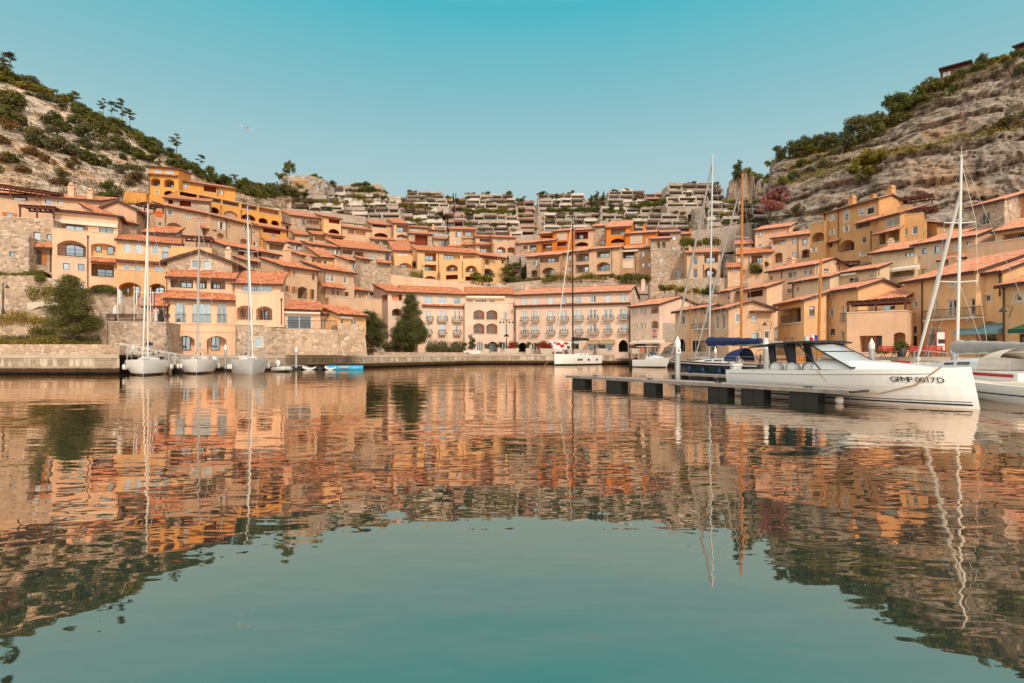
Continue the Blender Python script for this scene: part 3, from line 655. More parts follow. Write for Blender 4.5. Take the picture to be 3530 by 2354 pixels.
R(1240,580,4)
f=H('low stone house with two dark windows and a creeper over its front',150,986,480,1002,158,1090,5,col='stone',bl=85)
f.log(212,1008,268,1050,dep=.8).log(318,1012,410,1060,dep=.8)
f=H('low tan house with a wide dark loggia next to the creeper-covered stone house',486,1014,762,1028,160,1100,4,col='tan')
f.log(525,1034,668,1086,dep=1,ins=[(528,1072,600,1085)])
f=H('small yellow house with a blue window strip and an arched ground floor',472,1140,766,1154,140,1330,5,col='yel',bl=395)
f.win(518,1176,666,1204,'w',n=3)
g=add(f,480,1204,792,1214,137,1380,2.5); g.log(540,1302,714,1380,1,ins=[(560,1330,640,1378)])
f=H('long yellow apartment block with four storeys of loggias above the hotel roof',797,1138,1672,1190,134,1545,8,col='yel',bl=705,ext=3)
f.log(898,1164,1055,1280,ins=[(900,1206,1010,1276)],rail=2,col='ochre').log(898,1328,1055,1412,ins=[(900,1354,1005,1410)],rail=1,col='ochre').log(896,1484,1052,1525,.2)
f.pipe(1088,1200,1510)
g=add(f,1112,1262,1678,1240,131.5,1545,2.6); g.log(1190,1328,1352,1418,1,ins=[(1196,1356,1300,1416)],rail=1,col='ochre').log(1456,1340,1610,1430,1,ins=[(1460,1370,1555,1428)],rail=1,col='ochre').log(1190,1470,1352,1532,col='redin').log(1456,1490,1610,1548,col='redin').pipe(1418,1300,1520)
f.log(1158,1186,1384,1262,dep=1.2,ins=[(1160,1202,1300,1262)],n=3).log(1420,1205,1640,1252,dep=1.2)
f=H('yellow end house with a stone framed arched balcony right of the long yellow block',1680,1208,2022,1246,136,1570,7,col='yel',ext=3)
f.log(1684,1250,1785,1326,rail=2,dep=1.2).log(1696,1380,1842,1480,1,ins=[(1706,1400,1790,1478)],rail=1,col='stone').log(1742,1520,1840,1560,dep=1,col='redin').win(1956,1264,1988,1312).win(1964,1412,1980,1440).pipe(2005,1250,1540).perg(1690,1215,1885,1260,off=-1.2,dep=1,np_=2)
R(1720,580,4)
f=H('orange house with a big beige roller blind left of the two red-walled loggias',744,882,962,862,151,1180,5,col='orange',tile=T)
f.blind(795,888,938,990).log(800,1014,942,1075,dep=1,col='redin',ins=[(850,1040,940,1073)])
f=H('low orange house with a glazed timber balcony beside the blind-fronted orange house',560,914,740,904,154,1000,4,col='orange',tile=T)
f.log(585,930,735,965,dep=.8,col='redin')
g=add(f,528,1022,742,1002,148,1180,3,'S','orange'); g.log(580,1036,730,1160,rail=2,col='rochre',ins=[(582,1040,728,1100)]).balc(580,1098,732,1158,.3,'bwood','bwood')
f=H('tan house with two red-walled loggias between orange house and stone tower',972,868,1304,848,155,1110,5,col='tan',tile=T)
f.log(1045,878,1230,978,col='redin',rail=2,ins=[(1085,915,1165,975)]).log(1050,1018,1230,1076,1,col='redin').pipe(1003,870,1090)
f=H('stone tower house with two small windows between the red loggias and bright orange house',1302,809,1472,800,154,1080,6,col='stone',tile=T)
f.win(1422,872,1450,912).win(1422,1006,1450,1040).win(1340,830,1358,846)
f=H('bright orange house with a glazed top loggia and arched red one below',1472,825,1812,807,148,1060,7,'G','orange',br=1885,tile=T)
f.log(1546,832,1744,915,rail=2,ins=[(1675,870,1742,914)],dep=1.4,col='mauve').log(1546,968,1728,1030,1,col='redin').pipe(1476,830,1030)
f=H('bright orange house with a closed beige blind and a slim grey shutter',1748,914,2166,886,146,1070,8,'G','orange',br=2210,tile=T)
f.blind(1808,922,1978,1038).win(2020,946,2055,1038,'g',glass='dglass').ch(2004,768,858,40,4)
R(2220,640,3)
f=H('stone house with two blue windows behind the square stone tower',132,490,380,482,150,660,5,col='stone',tile=T)
f.win(300,524,330,558,'w').win(300,632,330,660,'w').log(132,500,268,522,dep=1,col='redin')
f=H('small stone house with a tall orange chimney at the right end of its row',384,508,472,503,154,610,4,col='stone',tile=T)
f.log(400,548,438,598,dep=.8,ins=[(402,556,436,596)]).ch(480,435,590,22,.5,'orange')
R(1720,580,4)
f=H('narrow stone house with a blue glazed slit, leftmost of the tan apartment row',382,1230,542,1222,136,1560,6,col='stone',tile=T)
f.win(502,1256,532,1346,'w').log(444,1402,526,1500,1,rail=1)
f=H('tan apartment house with a dark timber attic balcony and arched loggia',542,1214,838,1196,134,1570,6,col='dtan',tile=T)
f.log(560,1222,830,1300,ins=[(675,1242,774,1298)],rail=1,col='mauve',dep=1.2).log(596,1367,772,1455,1,ins=[(650,1395,685,1454),(716,1395,770,1454)],rail=1,n=1).log(598,1520,770,1555,dep=1).pipe(558,1330,1550)
f=H('slim tan apartment house with four small blue windows',842,1186,994,1175,135,1555,5,col='dtan',tile=T)
for w in ((870,1215,904,1288),(958,1208,990,1264),(870,1366,906,1420),(958,1360,990,1416)): f.win(*w,'w')
f=H('tan apartment house with stacked square loggias and white chairs',997,1160,1250,1138,133,1555,6,col='tan',tile=T)
f.log(1056,1170,1240,1285,ins=[(1110,1202,1145,1280),(1178,1196,1238,1280)],rail=2,n=1).log(1056,1328,1240,1440,ins=[(1114,1354,1148,1438),(1178,1356,1238,1436)],n=1,rail=1).log(1056,1486,1238,1528,1).pipe(1012,1180,1530)
f=H('largest tan apartment house with an arched dining balcony at mid height',1252,1126,1662,1100,131,1555,7,'G','tan',br=1725,tile=T)
f.log(1346,1136,1530,1228,ins=[(1396,1176,1528,1226)],rail=1).log(1346,1292,1530,1414,1,ins=[(1400,1330,1528,1412)],rail=2).log(1346,1462,1530,1526,ins=[(1400,1490,1528,1524)],rail=1).pipe(1556,1110,1490)
f=H('tan apartment house with a cream roller blind beside the square stone tower',1692,1122,2090,1102,133,1555,5,col='dtan',tile=T)
f.log(1700,1150,1868,1240,ins=[(1718,1166,1866,1236)],rail=1).blind(1668,1262,1852,1374,'creamcloth').log(1690,1447,1850,1516,1,ins=[(1770,1480,1848,1514)],rail=1).win(1970,1142,2010,1222).win(1968,1302,2010,1360).win(2058,1300,2086,1356).pipe(1886,1230,1500).awn(1686,1120,1920,1145,proj=.8)
R(2220,640,3)
f=H('square stone tower with twin arched openings near the top',70,560,273,552,127,1010,6,col='stone',sl=.25,tile=T,ext=3)
f.log(130,582,168,650,.35,dep=.8).log(184,578,222,648,.35,dep=.8).win(163,750,191,788,'w').win(163,880,191,915,'w')
g=add(f,273,704,442,700,127.3,1010,6); g.win(343,868,382,960,'w',glass='dglass')
f=H('tan house with white closed shutters and two blue glazed balconies by the stone tower',444,702,790,692,122,970,6,col='tan',tile=T)
f.win(507,732,558,822,'w',glass='dglass').win(507,858,558,956,'w',glass='dglass').log(624,705,768,796,ins=[(640,745,738,794)],rail=1).log(624,847,752,948,1,ins=[(650,876,750,944)],rail=1).pipe(616,830,970).ch(475,620,660,26,2,'tan')
# ---------------------------------------------------------------- the hotel on the square
R(1240,930,4)
f=H('pink corner pavilion of the hotel with open corner loggias, partly behind the pines',390,308,645,322,95,1150,7,col='pink',bl=190,name='hotel_pavilion',cat='hotel',ext=1,sl=.25)
f.log(440,338,588,420,col='rose',dep=2).log(447,532,588,632,1,ins=[(465,560,545,630)],col='tan').side('L').log(300,345,382,425,col='rose',dep=2)
f=H('pink hotel wing with stone basket balconies behind the tallest pine',640,318,1462,350,100,1150,12,'G','pink',sl=.28,name='hotel_wing',cat='hotel',ext=1)
f.win(755,366,795,440,'w',sur=1).win(884,372,1004,468,'w',sur=1,n=2).win(1080,377,1198,470,'w',sur=1,n=2).win(1285,386,1404,478,'w',sur=1,n=2).canopy(860,476,1462,514,.45)
for w in ((900,560,935,690),(950,562,990,685),(1094,564,1134,692),(1152,566,1194,692),(1298,568,1335,692),(1358,570,1394,692),(1106,750,1176,878),(1312,754,1372,880),(930,750,970,872)): f.win(*w,'w')
for b in ((935,640,1028,716),(1072,640,1225,718),(1278,646,1428,722),(915,824,1012,898),(1088,826,1206,902),(1293,830,1410,906)): f.basket(*b)
for w in ((1085,980,1198,1045),(1283,982,1400,1045),(930,980,1004,1045)): f.win(*w,'w',arch=.2,n=3,glass='dglass')
f=H('pink hotel centre with four arched loggias over a dark arched entrance',1447,456,2130,462,103,1145,6,'F','pink',name='hotel_centre',cat='hotel',ext=1)
for w,i in (((1566,552,1720,684),(1600,574,1648,682)),((1746,554,1898,686),(1776,578,1822,684)),((1566,737,1720,882),(1598,758,1646,880)),((1746,740,1898,882),(1776,760,1822,880))): f.log(*w,1,ins=[i],fr='w',n=1,rail=1,glass='dglass')
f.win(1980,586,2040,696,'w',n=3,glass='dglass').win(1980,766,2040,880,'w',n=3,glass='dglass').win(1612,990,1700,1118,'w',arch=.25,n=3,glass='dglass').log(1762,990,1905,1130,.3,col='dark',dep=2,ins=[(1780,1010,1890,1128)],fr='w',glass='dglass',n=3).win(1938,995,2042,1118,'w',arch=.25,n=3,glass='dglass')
g=add(f,1462,344,2140,350,107,480,9,'S','pink',.25); g.win(1492,404,1560,440,'w',n=2,glass='dglass').win(1598,410,1754,448,'w',n=4,glass='dglass').win(1790,414,1862,452,'w',n=2,glass='dglass').band(1464,362,2000,392,'creamcloth',.7,'awning')
R(1720,930,4)
f=H('long pink hotel wing with three rows of tall windows and tan shop awnings',222,357,1792,302,103,1140,13,'G','pink',sl=.25,br=2400,name='hotel_wing',cat='hotel',ext=1,tile=T)
for a,t,b in ((318,390,382),(462,384,528),(680,376,750),(862,370,930),(1062,364,1130),(1260,356,1335),(1468,350,1543),(1674,345,1755)): f.win(a,t,b,t+96,'w',sur=1,n=2)
for a,b,t in ((318,380,572),(462,526,570),(680,748,566),(842,938,562),(1042,1145,556),(1243,1350,550),(1448,1562,546),(1658,1765,540)):
    if b-a>90: f.win(a,t,(a+b)/2-8,t+126,'w').win((a+b)/2+8,t,b,t+126,'w')
    else: f.win(a,t,b,t+126,'w',n=2)
    f.basket(a-30,t+78,b+24,t+152)
for a,b,t in ((322,380,758),(462,526,756),(680,745,752),(862,925,750),(1072,1130,746),(1243,1350,742),(1468,1538,738),(1665,1765,735)):
    if b-a>90: f.win(a,t,(a+b)/2-8,t+122,'w').win((a+b)/2+8,t,b,t+122,'w')
    else: f.win(a,t,b,t+122,'w',n=2)
    f.basket(a-32,t+76,b+26,t+148)
f.band(205,505,1816,520,'fascia',.4,'cornice').band(205,490,1816,503,'tile',.5,'tile_course')
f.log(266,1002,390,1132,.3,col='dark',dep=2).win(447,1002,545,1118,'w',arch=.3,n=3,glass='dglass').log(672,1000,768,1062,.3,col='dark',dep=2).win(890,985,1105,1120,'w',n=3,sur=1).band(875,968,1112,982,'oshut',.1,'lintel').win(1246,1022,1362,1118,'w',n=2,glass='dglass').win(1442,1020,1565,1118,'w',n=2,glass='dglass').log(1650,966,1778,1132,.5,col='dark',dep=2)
f.awn(1200,975,1374,1020,'tancloth',1).awn(1406,968,1586,1018,'tancloth',1).pipe(228,530,1130).pipe(1806,490,970).ch(385,205,265,50,6,'pink').ch(1990,125,205,60,4,'pink').ch(1330,185,225,60,9,'pink')
f.side('R').win(1932,342,1974,412).win(2190,347,2233,376,'w')
f=H('pink gabled end wing of the hotel with small square windows and a lattice screen',1815,518,2215,480,95,1140,13,'G','pink',sl=.28,br=2773,name='hotel_annexe',cat='hotel',ext=1,tile=T)
for w in ((1846,550,1868,634),(1888,542,1912,614),(1956,532,1980,604),(2002,528,2028,624),(1846,750,1868,832),(1888,742,1912,812),(1956,737,1980,806),(2002,736,2028,820),(1870,916,1885,952),(1985,908,2002,950)): f.win(*w,'w',sur=1)
f.log(2096,508,2200,598,dep=1.2,rail=1).log(2096,700,2200,805,1,dep=1.2,rail=1).awn(1800,970,2028,1018,'creamcloth',1.4).awn(2040,966,2200,1014,'creamcloth',1.4).log(1862,1022,2030,1132,dep=1.2,col='pink',ins=[(1975,1024,2028,1130)],fr='w').log(2102,1018,2190,1132,dep=1.2,ins=[(2110,1020,2188,1130)],fr='w')
# lattice and art panel are separate things fixed on this wing's walls
ANX=f
# ================================================================ right arm of the bay
T='tilepale'
R(2220,640,3)
f=H('peach gabled house with white shutters just below the rock wall',1145,470,1495,427,118,700,8,'G','peach',br=1630,tile=T)
f.win(1186,480,1222,526).win(1184,606,1220,650,sh='wLR').win(1304,592,1332,632).pipe(1143,480,660).pipe(1492,430,500)
f=H('peach house with a railed corner terrace and arched balcony beside the white shuttered house',1322,550,1720,502,112,860,6,col='peach',tile=T)
f.log(1335,560,1464,606,ins=[(1408,576,1464,605)],dep=1.2).win(1532,547,1570,595).win(1642,550,1685,606,rail=1).win(1533,690,1570,736).log(1350,692,1432,795,1,rail=2).log(1630,657,1712,745,1,ins=[(1640,687,1685,744)],rail=1).pipe(1592,520,750)
f=H('little peach house with a wide blue window under a short roof',950,614,1120,604,120,760,3,col='peach',tile=T,sl=.4)
f.win(1022,632,1094,660,'w',n=2)
f=H('peach house with a red edged roof strip, square balcony and arched window',962,718,1322,690,114,950,4,col='peach',tile='tile',sl=.4)
f.win(1000,740,1040,786,'w',sh='wL').log(1110,718,1225,796,ins=[(1170,742,1222,794)],rail=1).win(1266,712,1285,744).log(1106,848,1224,905,1).win(1017,870,1042,914).pipe(1088,720,900)
f=H('tiny peach gatehouse with one small window under a square tiled roof',866,852,1000,846,112,970,3,col='peach',sl=.4)
f.win(934,864,962,894,'w')
R(2746,600,3)
f=H('ochre gabled house with three chimneys, tallest under the rock face',276,420,850,258,100,870,9,'G','rochre',sl=.3,br=1105,tile=T)
f.win(347,420,385,474,'w',sur=1).win(492,377,538,490,'w',sur=1).win(647,360,694,422,'w',sur=1).win(722,342,804,414,'w',sur=1).win(352,572,380,628,'w',sh='wLR').win(502,532,530,598,'w',sh='wLR').canopy(595,405,858,495).log(616,506,762,556,dep=1.2,col='mauve').log(442,682,597,800,1,rail=2,ins=[(565,700,596,798)]).canopy(200,660,428,722,.6).log(286,714,370,766,dep=1.2).win(672,646,720,716,'w',glass='dglass').win(672,806,718,845,'w',sh='wL').pipe(290,430,660).pipe(430,395,800).pipe(768,605,790)
f.ch(577,212,310,55,3).ch(790,202,245,55,6).ch(978,112,192,60,4.5)
g=add(f,140,522,292,488,101,880,3); g.log(157,602,284,700,1,rail=2).win(162,762,194,805,'w',sh='wLR')
f=H('ochre stepped house with a pergola on top and a wide dark window',850,468,1068,410,88.5,730,5,col='rochre',tile=T)
f.win(920,447,1066,538,'w',n=2,glass='dglass').canopy(772,540,1062,612).log(796,604,920,735,dep=1.2,rail=1).log(948,585,1056,700,dep=1.2,rail=1)
g=add(f,1068,432,1310,400,85.5,730,4); g.win(1094,562,1150,638,'w',glass='dglass').win(1197,540,1254,620,'w',glass='dglass').perg(1135,358,1440,425,off=.3,dep=2.8).ch(978,660,760,75,-6,'cream')
g=add(f,915,362,1198,322,92,480,3); g.perg(922,245,1400,345,off=.2,dep=3)
f=H('low ochre house with a short roof and one small white window by the rock wall',1452,512,1735,530,86,640,4,col='rochre',tile=T)
f.win(1522,558,1552,590,'w')
f=H('stone house with a tall railed window high on the far right',1778,356,2150,268,80,620,7,col='stone',tile=T,sl=.3)
f.win(1912,402,1995,518,'w',rail=1,n=2)
f=H('salmon house with white shutters at the upper right edge',2138,272,2460,196,78.5,620,7,col='rose',tile=T)
f.win(2222,338,2264,410,'w',sh='wLR').win(2385,318,2420,392,'w',sh='wLR')
R(2220,640,3)
f=H('peach gabled house with a red pergola terrace in the middle of the right slope',1280,897,1768,822,92,1130,8,'G','peach',br=2150,tile=T,sl=.3)
f.win(1484,892,1577,954,'w',sur=1,n=2).win(1304,932,1330,972).win(1652,872,1680,934,'w',sur=1).win(1704,864,1737,924,'w',sur=1).win(1484,1067,1534,1104).pipe(1420,880,960).pipe(1790,820,920).ch(1525,732,815,65,4)
f.side('R').win(1860,858,1915,890,'w',n=2)
g=add(f,1800,905,2240,880,87,1000,3,'F'); g.perg(1815,795,2230,900,off=.3,dep=2.8)
f=H('cream house with small twin windows below the red pergola terrace',1530,1010,1922,948,82,1170,6,'S','cream',br=2050,tile=T)
f.win(1790,992,1824,1050,'w').win(1853,987,1884,1040,'w').win(1573,1043,1602,1092,'w').pipe(1538,1020,1160)
f=H('low tan house with a gently sloping roof behind the hotel annexe',760,1112,892,1092,90,1200,8,'G','tan',br=1105,tile=T)
f.win(850,1128,888,1180,'w')
f=H('low peach house with a dark timber balcony behind the sailboat masts',990,1098,1268,1052,87,1210,7,'S','peach',br=1430,tile=T)
f.log(1070,1090,1228,1150,dep=1.2,col='redin',rail=1)
R(2220,900,3)
f=H('tan waterfront house with an iron balcony left of the white masts',322,532,655,487,76,960,8,'G','tan',br=850,tile=T,ext=1)
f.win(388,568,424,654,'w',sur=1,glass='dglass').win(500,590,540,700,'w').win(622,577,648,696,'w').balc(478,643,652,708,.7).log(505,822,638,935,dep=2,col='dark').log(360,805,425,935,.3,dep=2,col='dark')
f=H('tan gabled waterfront house with white framed windows behind the wooden mast',540,553,875,495,73,970,12,'G','tan',br=1345,tile=T,ext=1)
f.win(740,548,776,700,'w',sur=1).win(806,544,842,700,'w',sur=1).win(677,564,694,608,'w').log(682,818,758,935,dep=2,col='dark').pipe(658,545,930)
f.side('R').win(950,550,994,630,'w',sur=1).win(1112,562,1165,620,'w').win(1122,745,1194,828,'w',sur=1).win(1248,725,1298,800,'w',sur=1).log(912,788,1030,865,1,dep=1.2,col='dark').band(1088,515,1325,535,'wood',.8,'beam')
f=H('ochre waterfront house with a deep dining balcony under a timber beam',1382,458,1655,408,68,960,7,'S','yel',br=1885,tile=T,ext=1,sl=.3)
f.log(1406,486,1622,650,rail=2,ins=[(1432,525,1460,582),(1590,495,1621,648)],dep=2).band(1375,448,1650,474,'oshut',.5,'beam').win(1440,788,1475,825,'w').win(1500,788,1550,825,'w').pipe(1320,500,840).band(1400,650,1632,662,'trim',.15,'ledge')
f.side('R').win(1710,468,1768,566)
R(2746,900,3)
f=H('ochre gabled house with an arched French window behind the powerboat canopy',300,330,636,284,63,960,12,'G','yel',br=1125,tile=T,ext=1)
f.win(340,502,378,564,'w',sur=1).win(460,462,520,634,'w',arch=.3,rail=1,n=2).win(345,702,395,764,glass='dglass').win(457,722,500,832,'w')
f=H('ochre terrace house with a dark red pergola and a peach parapet over an arcade',520,538,1137,514,55,958,6,'F','peach',ext=1)
f.log(650,770,884,940,dep=2.5,ins=[(828,772,882,938)],glass='dglass').log(1000,735,1128,940,.25,dep=2,ins=[(1002,770,1020,938)]).perg(530,415,1125,530,off=.15,dep=2.6).rail(606,505,872,540,.12)
g=add(f,640,420,1115,384,60,560,4,'S','yel',.35,tile=T); g.win(760,457,804,505,sur=1).win(886,457,1020,512,'w',n=2)
f=H('yellow waterfront house with a long iron balcony on the right quay',1116,228,1855,114,57.5,955,7,'S','yel',tile=T,ext=1,sl=.32)
f.win(1205,418,1250,474,'w',sur=1).win(1592,192,1630,262,'w',sur=1).win(1556,400,1660,572,'w',n=2).win(1792,385,1845,560,'w').win(1424,402,1456,560,'w').balc(1302,492,1848,605,.9).win(1374,692,1490,868,'w',sur=1,n=2,rail=1).win(1182,775,1244,922,'g',glass='dglass').win(1170,674,1244,750,'w',sur=1,glass='dglass').pipe(1296,215,910)
f=H('yellow house over a blue awning with an arched recess on the right quay',1852,150,2130,112,50.5,960,7,'S','yel',tile=T,ext=1,sl=.35)
f.win(1947,348,2008,418,'w',sur=1).log(1888,622,2100,742,.25,dep=.5).awn(1620,662,2074,755,'bluecloth',1.5).win(1750,770,2060,842,n=3,glass='dglass').pipe(2100,160,360)
f=H('yellow house with a dark green awning at the right edge of the quay',2130,262,2440,218,47,960,7,'S','yel',tile=T,ext=1,sl=.35)
f.win(2256,335,2334,412,'w',sur=1).awn(2180,650,2420,740,'greencloth',1.4).win(2300,750,2410,850,glass='dglass').pipe(2140,290,850)
R(2746,600,3)
f=H('small cream house with a square chimney pot below the ochre gabled house',778,830,1048,792,78,1000,6,'S','cream',tile=T)
f=H('cream house with dark framed square windows in the middle right',1218,742,1512,694,72,1090,6,'S','cream',tile=T)
f.win(1298,768,1344,824,sur=1).win(1428,744,1472,820,sur=1).win(1298,982,1343,1030)
g=add(f,955,885,1218,850,73.5,1090,4); g.awn(955,952,1238,996,'creamcloth',.9).log(975,990,1215,1060,.15,dep=1.2)
g=add(f,1020,800,1216,770,75.5,900,3,'S','cream'); g.win(1125,812,1214,856,n=2)
f=H('tan house with white shutters and a mid-height red canopy by the white mast',1518,696,1848,645,69,960,7,'G','tan',br=2160,tile=T)
f.win(1640,717,1695,783,'w',sur=1).win(1757,700,1797,738).canopy(1440,820,1756,892).ch(1640,852,945,108,-5,'peach')
f=H('broad tan house with a deep top balcony and wide arch at the right edge',2052,606,2440,548,65,960,6,'S','tan',tile=T,sl=.33)
f.log(2130,606,2400,682,ins=[(2300,608,2352,680)],dep=1.6)
g=add(f,1765,742,2440,650,63.5,960,3); g.log(1818,862,2062,930,.12,dep=1.2,col='redin').awn(2180,820,2420,860,'creamcloth',.6)
f=H('cream house with an awning over French doors above the ochre gabled house',455,1032,832,980,76,1170,6,'S','cream',br=962,tile=T)
f.win(537,1067,640,1130,'w',n=2,glass='dglass').win(753,1036,788,1070,'w').band(480,1038,640,1058,'creamcloth',.5,'awning').pipe(850,985,1050)
# ================================================================ terrain
SKY=[(-600,40),(-300,120),(0,262),(60,280),(130,312),(200,345),(250,362),(330,410),(430,450),(500,490),(560,530),(620,560),(700,600),(760,630),(850,655),(950,670),(1040,650),(1130,648),(1240,655),(1460,692),(1780,700),(2100,690),(2300,668),(2490,650),(2540,600),(2556,575),(2664,548),(2779,532),(2880,505),(2979,470),(3050,420),(3104,385),(3204,322),(3304,270),(3404,222),(3530,182),(3800,90),(4200,30)]
def lerpk(k,x):
    if x<=k[0][0]: return k[0][1]
    for (a,b),(c,d) in zip(k,k[1:]):
        if x<=c: return b+(d-b)*(x-a)/(c-a)
    return k[-1][1]
# profiles (depth in metres, image height) on a few sightlines
PRO=[(-600,[(53,1225),(55,1215),(64,1150),(70,1060),(84,900),(94,760),(135,380)]),
     (0,[(53,1225),(55,1215),(62,1150),(70,1060),(84,900),(94,700),(150,None)]),
     (450,[(53,1225),(60,1215),(66,1190),(78,980),(100,780),(120,680),(158,None)]),
     (700,[(60,1225),(66,1216),(76,1150),(95,930),(125,760),(140,690),(165,None)]),
     (1000,[(60,1225),(68,1216),(80,1150),(110,900),(145,800),(170,710),(190,None)]),
     (1240,[(68,1225),(74,1216),(105,1140),(122,960),(150,860),(180,790),(255,None)]),
     (1700,[(98,1225),(100,1215),(122,1170),(130,965),(150,860),(180,800),(255,None)]),
     (2100,[(97,1225),(100,1215),(120,1150),(128,960),(150,850),(180,800),(250,None)]),
     (2350,[(72,1225),(78,1215),(105,1130),(120,960),(140,850),(165,790),(225,None)]),
     (2520,[(68,1225),(75,1215),(98,1100),(118,930),(132,800),(150,740),(200,None)]),
     (2700,[(62,1225),(68,1216),(88,1080),(112,860),(124,770),(133,640),(140,628),(158,None)]),
     (3050,[(54,1225),(62,1216),(75,1060),(96,840),(106,720),(116,550),(124,536),(142,None)]),
     (3450,[(47,1225),(56,1215),(66,1040),(88,800),(100,660),(110,458),(117,448),(132,None)]),
     (4200,[(44,1225),(52,1215),(62,1040),(84,800),(98,620),(106,400),(112,390),(128,None)])]
def prof_at(u):
    u=max(PRO[0][0],min(PRO[-1][0],u))
    for (a,p),(b,q) in zip(PRO,PRO[1:]):
        if u<=b:
            t=(u-a)/(b-a); return p,q,t
PRO=[(u,p if len(p)==8 else p[:5]+[((p[4][0]+p[5][0])/2,(p[4][1]+p[5][1])/2)]+p[5:]) for u,p in PRO]
def ground_z(u,Y,cache={}):
    if u not in cache:
        vs=lerpk(SKY,u); p,q,t=prof_at(u); k=[]
        for (ya,va),(yb,vb) in zip(p,q):
            va=vs if va is None else va; vb=vs if vb is None else vb
            y=ya+(yb-ya)*t; k.append((y,CH+(CY-(va+(vb-va)*t))/F*y))
        k[0]=(k[0][0],1.55); k[-1]=(k[-1][0],CH+(CY-vs)/F*k[-1][0]); k.append((k[-1][0]+60,k[-1][1]+2)); cache[u]=k
    return lerpk(cache[u],Y)
SEG=[2,2,4,14,20,34,40,34,62,10]
def build_terrain():
    us=np.arange(-560,4160,7.0); nu=len(us); rows=[]
    for u in us:
        ground_z(u,60); k=ground_z.__defaults__[0][u]; q0=lerpk(QUAY,u); k=[(38,-3),(q0+.5,-3)]+[(max(y,q0+1.0+.05*i_),z) for i_,(y,z) in enumerate(k)]; r=[]
        for (a,b),n in zip(zip(k,k[1:]),SEG):
            for q in range(n): r.append((a[0]+(b[0]-a[0])*q/n,a[1]+(b[1]-a[1])*q/n))
        rows.append(r)
    A=np.array(rows); YY=A[:,:,0].copy(); Z=A[:,:,1].copy(); nY=YY.shape[1]; UU=np.broadcast_to(us[:,None],(nu,nY)); X=(UU-CX)/F*YY; Yd=YY.copy()
    for i in range(nu):
        u=us[i]
        if 950<u<2480: continue
        if u<=950: rock=np.clip((YY[i]-92)/10,0,1)*min(1,(950-u)/200)
        else: rock=np.clip((YY[i]-(100-(u-2480)/1700*12))/6,0,1)*min(1,(u-2480)/120)
        lf=u<950
        for j in range(nY):
            r=rock[j]
            if r<=0: continue
            p=V((X[i,j],YY[i,j],Z[i,j]))
            a=noise.fractal(p*.06,1,2.1,6); h=noise.fractal(p*.45,.8,2.1,4)
            b2=noise.ridged_multi_fractal(V((p.x*.11+p.z*.05,p.y*.11,p.z*.38+p.x*.10)),.85,2.15,5,1,2)
            st=noise.noise(V((p.x*.03,p.y*.03,p.z*.45+p.x*.10)))+.7*noise.noise(V((p.x*.05,3,p.z*1.0+p.x*.2)))
            cr=abs(noise.noise(V((p.x*.22,p.y*.1,p.z*.05))))
            if lf: Z[i,j]+=r*(a*1.8+(b2-1)*1.2+h*.5); k=(a*2.2+(b2-1)*1.4+st*.4+h*.5)*r
            else:
                zz=p.z*.17-p.x*.022+a*.55; sw=zz-math.floor(zz); z2=p.z*.52-p.x*.07+h*.5; s2=z2-math.floor(z2)
                Z[i,j]+=r*a*.6; k=(a*2.0+(b2-1)*.6+h*.6+(sw**2-.4)*1.9+(s2**2-.4)*.7-max(0,.12-cr)*4)*r
            Yd[i,j]+=k; X[i,j]+=k*(X[i,j]/YY[i,j])
    for (u0,u1,Y0,Y1,z0,vb) in CLAMPS:
        if u1<=u0: continue
        m=(us>u0-12)&(us<u1+12)
        if not m.any(): continue
        t=np.clip((us[m]-u0)/(u1-u0),0,1); Yf=(Y0+(Y1-Y0)*t)[:,None]; Ym=Yd[m]
        lim=z0-.25+np.maximum(0,Ym-Yf-1.5)*.9+np.maximum(0,Ym-Yf-7)*8
        sight=CH+(CY-vb)/F*Ym-.3
        lim=np.where(Ym<Yf+1.5,np.maximum(np.minimum(sight,z0-.25),1.5),lim)
        Z[m]=np.minimum(Z[m],lim)
    for i,u in enumerate(us):   # shore: below the quay before the quay line
        q=lerpk(QUAY,u); Z[i]=np.where(YY[i]<q+.9,-3,np.maximum(Z[i],1.3))
    verts=np.stack([X,Yd,Z],-1).reshape(-1,3)
    idx=np.arange(nu*nY).reshape(nu,nY); f=np.stack([idx[:-1,:-1],idx[1:,:-1],idx[1:,1:],idx[:-1,1:]],-1).reshape(-1,4)
    me=bpy.data.meshes.new('hillside'); me.from_pydata(verts.tolist(),[],f.tolist()); me.polygons.foreach_set('use_smooth',[True]*len(f))
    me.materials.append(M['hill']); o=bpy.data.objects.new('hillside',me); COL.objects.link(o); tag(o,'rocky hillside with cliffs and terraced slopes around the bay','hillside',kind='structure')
    return us,YY,Z,X,Yd
QUAY=[(-600,52.6),(412,52.6),(413,62),(1195,70),(1270,76),(1630,97),(2232,97),(2300,84),(2420,68),(2700,60),(3100,49),(3530,45),(4200,42)]
